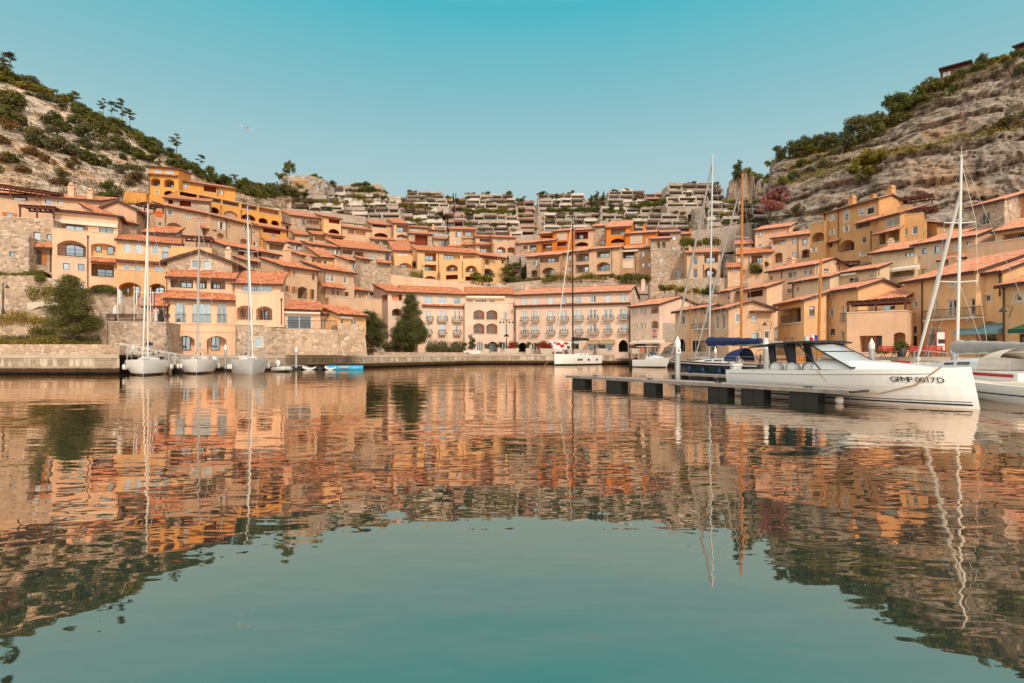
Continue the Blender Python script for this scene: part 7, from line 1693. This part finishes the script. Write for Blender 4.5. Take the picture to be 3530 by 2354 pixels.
for lab,x in (('small olive standard in a pot left of the entrance arch',18),('small olive standard in a pot at the downpipe',236),('small olive standard in a pot right of the first dark arch',408),('small olive standard in a pot by the arched window',556),('small olive standard in a pot left of the dark passage',1616),('small olive standard in a pot right of the dark passage',1785),('small olive standard in a pot before the annexe awning',2075)): potted(lab,C4,x,1138,100 if x<1900 else 92,115,('tree','olive',x%3),1.15,1.0,.9)
potted('small round bush in a pot at the left of the hotel entrance',C3,1745,1130,100,100,('tree','olive',1),1.2,1.0,.8)
for lab,x,w in (('round clipped bush before the hotel arch, left one',1320,70),('round clipped bush before the hotel arch, right one',1445,65)): P_(('shrub','leaf',x%4),C3,x,1050,99.8,60,'bush',lab,'bush',None,1.3)
P_(('tree','leaf',1),C3,405,760,97,160,'tree','young light green tree between the two pines','tree',None,.9)
P_(('shrub','yellowleaf',1),C3,400,880,97.5,100,'shrub','yellow-green shrub below the young tree by the pavilion','shrub',None,1.3)
P_(('tree','leaf',0),D1,1265,865,110,85,'tree','small lone tree before the peach arched balcony','tree',None,.9)
R(*D4); potted('leafy plant in a tall grey pot beside the red bench',D4,1085,985,48.3,75,('shrub','leaf',1),1.0,.8,.75,'iron') if False else None
p=pz(U(1085),48.3,1.62); root=plant(('shrub','leaf',1),p+V((0,0,.7)),.8,'potted_plant','leafy plant in a tall dark pot beside the red bench','potted plant',None,1.2,True,rp); INV[root.name]=(Matrix.Translation(root.location)@Matrix.Rotation(root.rotation_euler.z,4,'Z')).inverted(); mb=MB(); mb.lathe(p,[(.26,0),(.3,.1),(.42,.8),(.38,.8)],12); mb.build('pot','iron',root,True)
for k,x in enumerate((850,930,1010,1050)): P_(('shrub',('leaf','yellowleaf','leaf','pineleaf')[k],k),D4,x,955,49.5,65,'shrub',('low shrub in the bed below the arcade, leftmost','yellow flowering shrub in the bed below the arcade','green shrub in the bed left of the dark pot','dark shrub against the dark pot')[k],'shrub',None,1.1)
P_(('tree','olive',0),D4,2010,860,47,110,'bonsai_tree','small spreading tree under the blue awning','tree',None,1.6)
# cypress group between the flats
for k,(x,y,h) in enumerate(((1205,435,75),(1290,490,150),(1325,420,85),(1300,640,150),(1388,610,90),(1140,690,130),(1100,690,95),(1180,760,120),(1212,790,150),(1122,690,110))): P_(('cypress',k%3),C1,x,y,(238,240,244,214,214,200,200,190,188,201)[k],h,'cypress_tree','slim dark cypress among the terraced flats','tree','cypresses among the terraced flats',1.0)
for k,(x,y,h,Y) in enumerate(((2045,1310,110,139),(2212,1350,130,139),(2245,1560,200,136),(2275,1560,220,136))): P_(('cypress',k%3),C1,x,y,Y,h,'cypress_tree',('short cypress at the corner of the yellow end house','cypress on the garden steps below the stone house','tall dark cypress left of the tan apartments','tallest dark cypress left of the tan apartments')[k],'tree',None,1.4)
for k,(x,h) in enumerate(((735,100),(760,105),(785,100),(820,95))): P_(('cypress',k%3),C1,x,1375,136,h,'cypress_tree','small clipped cypress beside the arched terrace of the yellow house','tree','clipped cypresses by the yellow house',1.7)
P_(('cypress',1),D1,698,595,140,70,'cypress_tree','lone small cypress before the stone retaining wall','tree',None,1.3)
for lab,k,x,y,Y,h,w in (('tall conifer rising from the ridge between two flat blocks',0,1340,540,226,225,1.0),('narrow conifer at the left of the tall ridge conifer',1,1275,540,228,175,.8),('conifer on the ridge right of the tall one',1,1440,440,248,120,1.0),('large dark conifer before the fourth terraced block, left one',0,1550,660,205,215,1.15),('large dark conifer before the fourth terraced block, right one',1,1680,700,203,220,1.1)): P_(('conifer',k),C2,x,y,Y,h,'conifer_tree',lab,'tree',None,w)
P_(('tree','leaf',2),C1,1345,495,238,90,'tree','bright green tree beside the tall cypresses','tree',None,1.2)
P_(('tree','olive',1),C2,795,445,228,100,'tree','spreading tree on the top terrace right of centre','tree',None,1.3)
# planting on the flats' terraces
TS=random.Random(3)
for k,(p,w,h) in enumerate(TSPOTS):
    m=TS.choice(('leaf','yellowleaf','olive','yellowleaf','leaf','yellowleaf','leaf','rust')); s=TS.randrange(4) if m not in('rust',) else TS.randrange(2)
    nb=TS.choice((1,2,2))
    for q in range(nb):
        pp=p+V((TS.uniform(-2,2),TS.uniform(-.4,.6),-TS.uniform(0,.3))); plant(('shrub',m,s),pp,h*TS.uniform(.4,.95),'terrace_shrub',{'leaf':'leafy green shrub planted on a terrace of the concrete flats','yellowleaf':'yellow-green shrub planted on a terrace of the concrete flats','olive':'grey-green shrub planted on a terrace of the concrete flats','rust':'rusty brown shrub planted on a terrace of the concrete flats','pineleaf':'dark green shrub planted on a terrace of the concrete flats'}[m],'shrub','shrubs planted on the terraced flats',TS.uniform(1.0,1.9),False,TS)
R(*C1)
for lab,x0,x1,y,Y,h,m,sd in (('creeper edging the lower half of the second terraced block',285,980,520,213,1.1,'yellowleaf',31),('creeper edging the lower half of the central terraced block',1430,2150,615,215.5,1.2,'leaf',32)): hedge(lab,pt(U(x0),Vv(y),Y),pt(U(x1),Vv(y+ (50 if sd==31 else 5)),Y),1.2,h*1.4,m,sd,.3,.4)
R(*C2)
for lab,x0,x1,y,Y,h,m,sd in (('creeper edging the lower half of the block right of centre',660,1380,612,215.5,1.6,'leaf',33),('green creeper edging the terraces near the cliff',1810,2352,555,209,1.8,'leaf',34)): hedge(lab,pt(U(x0),Vv(y),Y),pt(U(x1),Vv(y-(5 if sd==33 else 50)),Y),1.2,h*1.2,m,sd,.3,.4)
# ---- gardens between the rows
for k,(reg,x,y,Y,h,m,w) in enumerate(((C1,2080,1480,137,160,'leaf',1.2),(C1,2110,1420,137.5,120,'olive',1.5),(C1,2180,1400,138,120,'pineleaf',1.6),(C1,2130,1450,136,70,'pinkleaf',1.9),(C1,2080,1570,134.5,90,'leaf',1.7),(C1,2190,1585,134,110,'leaf',1.4),(C1,2300,1590,133.5,90,'olive',1.4),(C1,1690,1590,126,190,'leaf',1.1),(C1,1640,1580,125.5,120,'yellowleaf',1.2),(C2,730,1550,127,110,'leaf',1.6),(C2,1270,1535,127,80,'leaf',1.5),(C2,1600,1540,127,100,'leaf',1.5),(C2,520,1560,127,70,'olive',1.6),(C2,430,1570,127,80,'yellowleaf',1.5),(D1,210,1100,110,90,'leaf',1.1),(D1,330,1110,110,100,'yellowleaf',1.7),(D1,520,1120,109,75,'yellowleaf',1.6),(D1,650,1130,108.5,110,'leaf',1.4),(D1,510,640,139,70,'leaf',1.6),(D1,430,690,126,55,'leaf',1.0),(D1,620,600,146,65,'rust',1.0),(R3,760,240,126,80,'leaf',1.3),(C1,1470,1130,160,50,'leaf',1.6),(C1,980,800,185,55,'leaf',1.4))):
    P_(('shrub',m,k%(2 if m in('pinkleaf','rust') else 4)),reg,x,y,Y,h,'garden_shrub','garden shrub growing between the village houses','shrub','garden shrubs between the houses',w)
# ---- left hill: ridge pines, shrubs
R(*S1)
for k,(x,y0,y1,w,lab) in enumerate(((75,250,88,1.1,'wind-shaped pine on the skyline at the top left corner'),(8,240,115,1,'pine cut by the left edge of the skyline'),(520,455,350,1.1,'sparse brown-green pine on the left ridge, above the dark shrubs'),(715,520,398,.8,'leftmost of the three tall umbrella pines on the left ridge'),(775,555,420,.8,'middle of the three tall umbrella pines on the left ridge'),(835,590,412,.8,'rightmost of the three tall umbrella pines on the left ridge'),(895,610,478,.8,'leaning pine just right of the umbrella pine trio'),(1215,775,643,1.0,'lone pine half way down the left ridge'),(1380,880,787,1.2,'flat-topped pine above the ochre tower house'),(1610,1025,920,1.0,'lone pine on the skyline between the ochre block and the rock outcrop'),(1545,1020,930,1.1,'pine beside the bright green tree behind the ochre block'))):
    u=U(x); p=onhill(u,Vv(y0),100); h=(y0-y1)/2/F*p.y*1.05; p.z=CH+(CY-Vv(y0))/F*p.y-.3; plant(('ridgepine',k%4),p,h,'ridge_pine',lab,'tree',None,w,True,rp)
for k,(x,y0,y1,key,w,lab) in enumerate(((1460,1000,855,('tree','leaf',0),.8,'bright green tree rising behind the ochre wing'),(1700,1030,935,('conifer',1),1.2,'dark conifer on the skyline left of the rock outcrop'),(1640,640,598,('tree','olive',1),1,'tiny tree'))[:2]):
    u=U(x); p=onhill(u,Vv(y0),100); p.z=CH+(CY-Vv(y0))/F*p.y-.3; plant(key,p,(y0-y1)/2/F*p.y,'tree',lab,'tree',None,w,True,rp)
SH=[(60,430,150,'pineleaf'),(20,520,140,'pineleaf'),(110,470,110,'pineleaf'),(150,560,80,'rust'),(60,590,90,'rust'),(400,560,110,'pineleaf'),(450,610,90,'pineleaf'),(540,590,110,'pineleaf'),(590,650,90,'pineleaf'),(570,700,70,'olive'),(730,640,120,'pineleaf'),(760,690,90,'pineleaf'),(700,590,70,'pineleaf'),(890,750,95,'pineleaf'),(670,830,110,'leaf'),(710,860,80,'leaf'),(250,670,110,'olive'),(220,640,80,'olive'),(300,720,90,'olive'),(330,640,70,'olive'),(430,740,120,'olive'),(490,760,90,'olive'),(400,720,70,'leaf'),(955,890,75,'olive'),(975,965,80,'rust'),(740,1005,70,'leaf'),(800,1065,90,'olive'),(760,1070,60,'leaf'),(1060,825,70,'pineleaf'),(975,800,80,'leaf'),(130,830,80,'leaf'),(60,820,80,'rust'),(20,900,70,'leaf'),(180,900,70,'rust'),(450,940,80,'olive'),(430,990,70,'rust'),(520,890,60,'rust'),(910,1000,60,'olive'),(850,700,60,'olive'),(740,740,70,'olive'),(640,740,60,'olive'),(1000,690,70,'leaf'),(930,640,60,'leaf'),(850,600,50,'pineleaf'),(820,895,70,'olive'),(1220,850,80,'leaf'),(1260,880,60,'leaf'),(1150,760,50,'olive'),(1340,880,60,'leaf'),(1090,700,60,'olive'),(870,810,55,'olive'),(1040,760,50,'leaf'),(620,510,60,'leaf'),(560,460,70,'olive'),(470,420,70,'leaf'),(30,700,80,'rust'),(350,830,60,'rust'),(250,800,70,'rust'),(520,830,60,'rust'),(600,820,60,'olive')]
for k,(x,y,s,m) in enumerate(SH):
    p=onhill(U(x),Vv(y+s*.3),95); h=s/2/F*p.y; plant(('shrub',m,k%(2 if m=='rust' else 4)),p+V((0,-.6,-h*.12)),h,'hill_shrub',{'pineleaf':'dark green pine scrub clinging to the left rocky hill','leaf':'fresh green shrub on the left rocky hill','olive':'grey-green shrub on the left rocky hill','rust':'dry brownish shrub on the left rocky hill'}[m],'shrub','shrubs on the left rocky hill',rp.uniform(1.0,1.5),True,rp)
# ridge scrub
for k in range(70):
    u=rp.uniform(-10,900); v=lerpk(SKY,u)+rp.uniform(-4,26); p=onhill(u,v,100); m=rp.choice(('leaf','leaf','olive','leaf','yellowleaf')); plant(('shrub',m,k%4),p+V((0,0,-.3)),rp.uniform(1.4,3.2),'ridge_shrub','low green scrub along the crest of the left hill','shrub','scrub along the left crest',rp.uniform(1.2,2.0),False,rp)
for k in range(46):
    u=rp.uniform(800,1140); v=lerpk(SKY,u)+rp.uniform(-12,20); p=onhill(u,v,110); m=rp.choice(('olive','olive','leaf','pineleaf')); plant(('shrub',m,k%4),p+V((0,0,-.3)),rp.uniform(2,4.5),'ridge_bush','dark green bush on the saddle left of the rock outcrop','shrub','bushes on the saddle behind the ochre block',rp.uniform(1.0,1.6),False,rp)
# ---- rock outcrop with its bushes
R(*S1)
def rock(label,u0,u1,vt,vb,Y,seed):
    a,c=pt(u0,vb,Y),pt(u1,vt,Y); cx=(a+c)/2; rx,rz=(c.x-a.x)/2,(c.z-a.z)/2+2; mb=MB(); rows=[]
    for i in range(41):
        th=math.pi*i/40; row=[]
        for j in range(72):
            ph=2*math.pi*j/72; d=V((math.sin(th)*math.cos(ph),math.sin(th)*math.sin(ph),math.cos(th))); q=V((math.copysign(abs(d.x)**.55,d.x),math.copysign(abs(d.y)**.55,d.y),math.copysign(abs(d.z)**.5,d.z)))
            n=noise.fractal(d*2.2+V((seed,0,0)),1,2,6)*.2+(noise.ridged_multi_fractal(V((d.x*3.4,d.y*3.4,d.z*1.6))+V((0,seed,0)),.9,2.1,5,1,2)-1)*.2
            row.append(V((cx.x+q.x*rx*(1+n),Y+rx*.7+q.y*rx*.7*(1+n),cx.z-1+q.z*rz*(1+n*.55))))
        rows.append(row)
    mb.grid(rows,0,True); o=mb.build('rock_outcrop','rockm',None,True,Matrix.Translation(V((cx.x,Y+rx*.7,a.z-1)))); tag(o,label,'rock')
def rockmat():
    m,nt,b,o=newmat('rockm'); b.inputs['Roughness'].default_value=.95; g=N(nt,'ShaderNodeNewGeometry'); n=N(nt,'ShaderNodeTexNoise',i_Scale=.45,i_Detail=9.0,i_Roughness=.7); L(nt,g.outputs['Position'],n.inputs['Vector'])
    r=ramp(nt,[(.35,(.10,.075,.06)),(.48,(.38,.31,.26)),(.6,(.55,.48,.42))]); L(nt,n.outputs[0],r.inputs[0]); n2=N(nt,'ShaderNodeTexNoise',i_Scale=.2,i_Detail=3.0); L(nt,g.outputs['Position'],n2.inputs['Vector']); r2=ramp(nt,[(.5,(0,0,0)),(.62,(.8,.8,.8))]); L(nt,n2.outputs[0],r2.inputs[0]); L(nt,mixc(nt,r2.outputs[0],r.outputs[0],(.58,.32,.10)),b.inputs['Base Color']); bump(nt,b,n.outputs[0],.9,.8)
rockmat(); rock('pale rocky outcrop with orange stains left of the terraced flats',U(1905),U(2225),Vv(942),Vv(1075),205,3.3)
for k,(x,y0,y1,key,w,lab) in enumerate(((1995,940,825,('tree','leaf',1),.95,'tallest tree growing on top of the rock outcrop'),(2155,950,908,('shrub','leaf',1),1.2,'round bush on the right end of the rock outcrop'),(1930,950,905,('shrub','leaf',2),1.3,'bush on the left end of the rock outcrop'),(1960,945,912,('shrub','yellowleaf',3),1.2,'yellowish bush beside the tree on the rock outcrop'),(2205,960,932,('shrub','olive',0),1.2,'little bush at the right shoulder of the rock outcrop'))):
    p=pt(U(x),Vv(y0+6),212); plant(key,p,(y0-y1+6)/2/F*212,'outcrop_tree' if key[0]=='tree' else 'outcrop_bush',lab,'tree' if key[0]=='tree' else 'bush',None,w,True,rp)
for k,(x,y,h,m) in enumerate(((1940,1075,60,'olive'),(1990,1080,55,'leaf'),(2050,1085,50,'olive'),(2110,1075,45,'pineleaf'),(1900,1060,70,'pineleaf'),(1860,1060,70,'olive'),(1945,1120,60,'olive'),(2010,1120,50,'olive'))): P_(('shrub',m,k%4),S1,x,y,198,h,'slope_bush','bush on the slope below the rock outcrop','bush','bushes below the rock outcrop',1.5)
# ---- right cliff: trees along the top and shrubs on its ledges
RT=[(440,955,60,'leaf','shrub'),(500,935,55,'leaf','shrub'),(580,905,85,'leaf','tree'),(650,890,90,'pineleaf','tree'),(690,880,70,'olive','shrub'),(750,860,120,'olive','tree'),(800,850,90,'leaf','shrub'),(835,840,130,'pineleaf','tree'),(880,840,90,'leaf','shrub'),(915,830,110,'leaf','tree'),(985,790,110,'pineleaf','tree'),(1000,800,80,'leaf','shrub'),(1060,740,80,'leaf','shrub'),(1090,720,100,'olive','tree'),(1175,690,170,'pineleaf','tree'),(1255,690,130,'olive','tree'),(1320,680,130,'leaf','tree'),(1100,830,110,'pineleaf','shrub'),(1190,790,90,'leaf','shrub'),(1280,770,120,'pineleaf','shrub'),(1360,700,90,'leaf','shrub'),(1440,640,190,'leaf','tree'),(1510,600,160,'leaf','tree'),(1420,680,110,'pineleaf','shrub'),(1480,660,90,'leaf','shrub'),(1570,530,80,'leaf','shrub'),(1620,480,90,'leaf','shrub'),(1680,420,90,'leaf','shrub'),(1710,390,110,'pineleaf','tree'),(1750,370,80,'leaf','shrub'),(1800,360,60,'leaf','shrub'),(1860,340,60,'leaf','shrub'),(1930,310,60,'leaf','shrub'),(2000,290,60,'leaf','shrub'),(2055,245,100,'pineleaf','tree'),(2120,240,50,'leaf','shrub'),(2200,210,50,'leaf','shrub'),(2280,190,50,'leaf','shrub'),(2330,170,60,'leaf','shrub'),(375,1080,120,'pineleaf','conifer'),(840,950,60,'leaf','shrub'),(970,950,60,'olive','shrub'),(1040,870,60,'olive','shrub'),(720,1060,90,'olive','shrub'),(700,1080,70,'pineleaf','shrub'),(1300,930,110,'yellowleaf','shrub'),(1250,960,90,'yellowleaf','shrub'),(1230,1030,90,'yellowleaf','shrub'),(1230,1070,70,'olive','shrub'),(1350,910,80,'yellowleaf','shrub'),(1850,450,60,'leaf','shrub'),(1770,480,50,'olive','shrub'),(2230,270,50,'olive','shrub'),(2310,330,70,'olive','shrub'),(2250,690,100,'rust','shrub'),(2300,660,80,'olive','shrub'),(640,1210,110,'pinkleaf','shrub'),(620,1245,80,'pinkleaf','shrub'),(670,1160,80,'pinkleaf','shrub'),(720,1300,60,'leaf','shrub'),(800,1280,60,'olive','shrub'),(550,1340,60,'leaf','shrub'),(500,1360,50,'leaf','shrub'),(930,740,60,'olive','shrub'),(1710,840,40,'olive','shrub'),(1560,860,40,'yellowleaf','shrub'),(2130,760,40,'yellowleaf','shrub')]
R(*S2)
for k,(x,y,s,m,t) in enumerate(RT):
    R(*S2); p=onhill(U(x),Vv(y),98); h=s/2/F*p.y
    if t=='tree': key=('tree','leaf' if m=='leaf' else 'olive',k%3)
    elif t=='conifer': key=('conifer',0)
    else: key=('shrub',m,k%(2 if m in('rust','pinkleaf') else 4))
    lab={'tree':'leafy tree along the top of the right cliff','conifer':'dark conifer at the foot of the right cliff end','shrub':{'leaf':'fresh green shrub on the right cliff','pineleaf':'dark shrub on the right cliff','olive':'grey-green shrub on the right cliff','yellowleaf':'yellow-green shrub on the right cliff ledge','rust':'dry brown shrub in a cleft of the right cliff','pinkleaf':'pink flowering shrub at the foot of the right cliff'}[m]}[t]
    plant(key,p+V((0,-.3,-h*.1)),h*1.08,'cliff_tree' if t!='shrub' else 'cliff_shrub',lab,'tree' if t!='shrub' else 'shrub','plants on the right cliff',rp.uniform(1.0,1.4),True,rp)
for k in range(45):
    u=2560+rp.random()*960; v=lerpk(SKY,u)+rp.uniform(-3,12); p=onhill(u,v,100); plant(('shrub',rp.choice(('leaf','olive','yellowleaf')),k%4),p+V((0,0,-.3)),rp.uniform(.8,1.8),'crest_shrub','small green shrub along the crest of the right cliff','shrub','small shrubs along the right crest',rp.uniform(1.2,2),False,rp)
# ---- chalets on the right crest
R(*S2)
def chalet(label,x0,y0,x1,y1,yb,Y):
    f=H(label,x0,y0,x1,y1,Y,yb,7,'S','wood',.12,oh=1.2,Y1=Y*.93,name='chalet',cat='chalet',ext=4,tile='roofdark')
    return f

# ---- dry undergrowth that nobody could count
def undergrowth(label,n,uf,seed,mats):
    rnd=random.Random(seed); mb=MB()
    for k in range(n):
        u,v=uf(rnd); p=onhill(u,v,96); t=rnd.randrange(40)
        for q in range(rnd.randrange(8,22)):
            d=V((rnd.gauss(0,.55),rnd.gauss(0,.5),abs(rnd.gauss(0,.35)))); c=p+d; s_=rnd.uniform(.18,.42); a=V((rnd.gauss(0,1),rnd.gauss(0,1),rnd.gauss(0,.7))).normalized(); b=a.orthogonal().normalized()
            mb.face([c-a*s_*.5,c+b*s_*.3,c+a*s_*.5,c-b*s_*.3],0 if t%5 else 1,[(t+q%3+.5,.5)]*4)
    o=mb.build('undergrowth',mats); tag(o,label,'undergrowth',kind='stuff')
def ufl(r): u=r.uniform(-20,1000); return u,lerpk(SKY,u)+r.random()**.8*(720-lerpk(SKY,u))
def ufr(r): u=r.uniform(2570,3540); v0=lerpk(SKY,u); return (u,v0+r.random()**2.2*60) if r.random()<.6 else (u,lerpk([(2719,632),(3054,540),(3454,455),(3540,448)],u)+r.gauss(-4,9))
undergrowth('tangled dry grass and low scrub over the left rocky hill',1500,ufl,71,['rust','olive']); undergrowth('grass and low scrub along the ledges of the right cliff',1300,ufr,72,['yellowleaf','olive'])
# ================================================================ camera, sky, sun
cam=bpy.data.cameras.new('camera'); co=bpy.data.objects.new('camera',cam); COL.objects.link(co); SC.camera=co
co.location=(0,0,CH); co.rotation_euler=(math.pi/2,0,0); cam.sensor_width=36; cam.lens=20; cam.shift_y=(CY-1177)/3530; cam.clip_end=5000
w=bpy.data.worlds.new('World'); SC.world=w; w.use_nodes=True; nt=w.node_tree; nt.nodes.clear()
out=N(nt,'ShaderNodeOutputWorld'); bg=N(nt,'ShaderNodeBackground'); L(nt,bg.outputs[0],out.inputs[0])
EL,AZ=38,200   # sun behind the camera, a little to the right
sky=N(nt,'ShaderNodeTexSky'); sky.sky_type='NISHITA'; sky.sun_disc=False; sky.sun_elevation=math.radians(EL); sky.sun_rotation=math.radians(AZ-20); sky.air_density=1.2; sky.dust_density=2.0
tc=N(nt,'ShaderNodeTexCoord'); sx=N(nt,'ShaderNodeSeparateXYZ'); nrm=N(nt,'ShaderNodeVectorMath',operation='NORMALIZE'); L(nt,tc.outputs['Generated'],nrm.inputs[0]); L(nt,nrm.outputs[0],sx.inputs[0])
gr=ramp(nt,[(0,(.50,.62,.60)),(.2,(.48,.61,.61)),(.276,(.42,.61,.64)),(.34,(.34,.58,.62)),(.383,(.27,.54,.60)),(.46,(.16,.515,.585)),(.52,(.075,.488,.577)),(.62,(.45,.62,.66)),(.8,(.85,.9,.9)),(1,(1.15,1.15,1.12))]); L(nt,sx.outputs[2],gr.inputs[0])  # top stops, above the view, raised to add soft fill light
# unseen sky behind the viewer, made brighter and warmer as fill for the facades
mr=N(nt,'ShaderNodeMapRange',i_1=.35,i_2=-.5,i_3=0.0,i_4=1.0); L(nt,sx.outputs[1],mr.inputs[0])
c=mixc(nt,mr.outputs[0],gr.outputs[0],(1.28,1.22,1.13))
# paler to the sides
ab=N(nt,'ShaderNodeMath',operation='ABSOLUTE'); L(nt,sx.outputs[0],ab.inputs[0]); ms=N(nt,'ShaderNodeMapRange',i_1=.15,i_2=.75,i_3=0.0,i_4=.12); L(nt,ab.outputs[0],ms.inputs[0]); c=mixc(nt,ms.outputs[0],c,(.36,.60,.63))
sc=N(nt,'ShaderNodeVectorMath',operation='SCALE'); sc.inputs['Scale'].default_value=.08; L(nt,sky.outputs[0],sc.inputs[0])
c=mixc(nt,.05,c,sc.outputs[0]); L(nt,c,bg.inputs[0]); bg.inputs[1].default_value=1.0
sl=bpy.data.lights.new('sun','SUN'); so=bpy.data.objects.new('sun',sl); COL.objects.link(so); sl.energy=2.3; sl.angle=math.radians(8); sl.color=(1,.87,.70)
a=math.radians(AZ); e=math.radians(EL); d=V((math.sin(a)*math.cos(e)*-1,math.cos(a)*math.cos(e),math.sin(e)))
so.rotation_euler=d.to_track_quat('Z','Y').to_euler()
SC.view_settings.view_transform='Standard'; SC.view_settings.look='None'; SC.view_settings.exposure=0; SC.view_settings.gamma=1
SC.cycles.max_bounces=6; SC.cycles.diffuse_bounces=3; SC.cycles.glossy_bounces=4; SC.cycles.transparent_max_bounces=6; SC.cycles.use_denoising=True
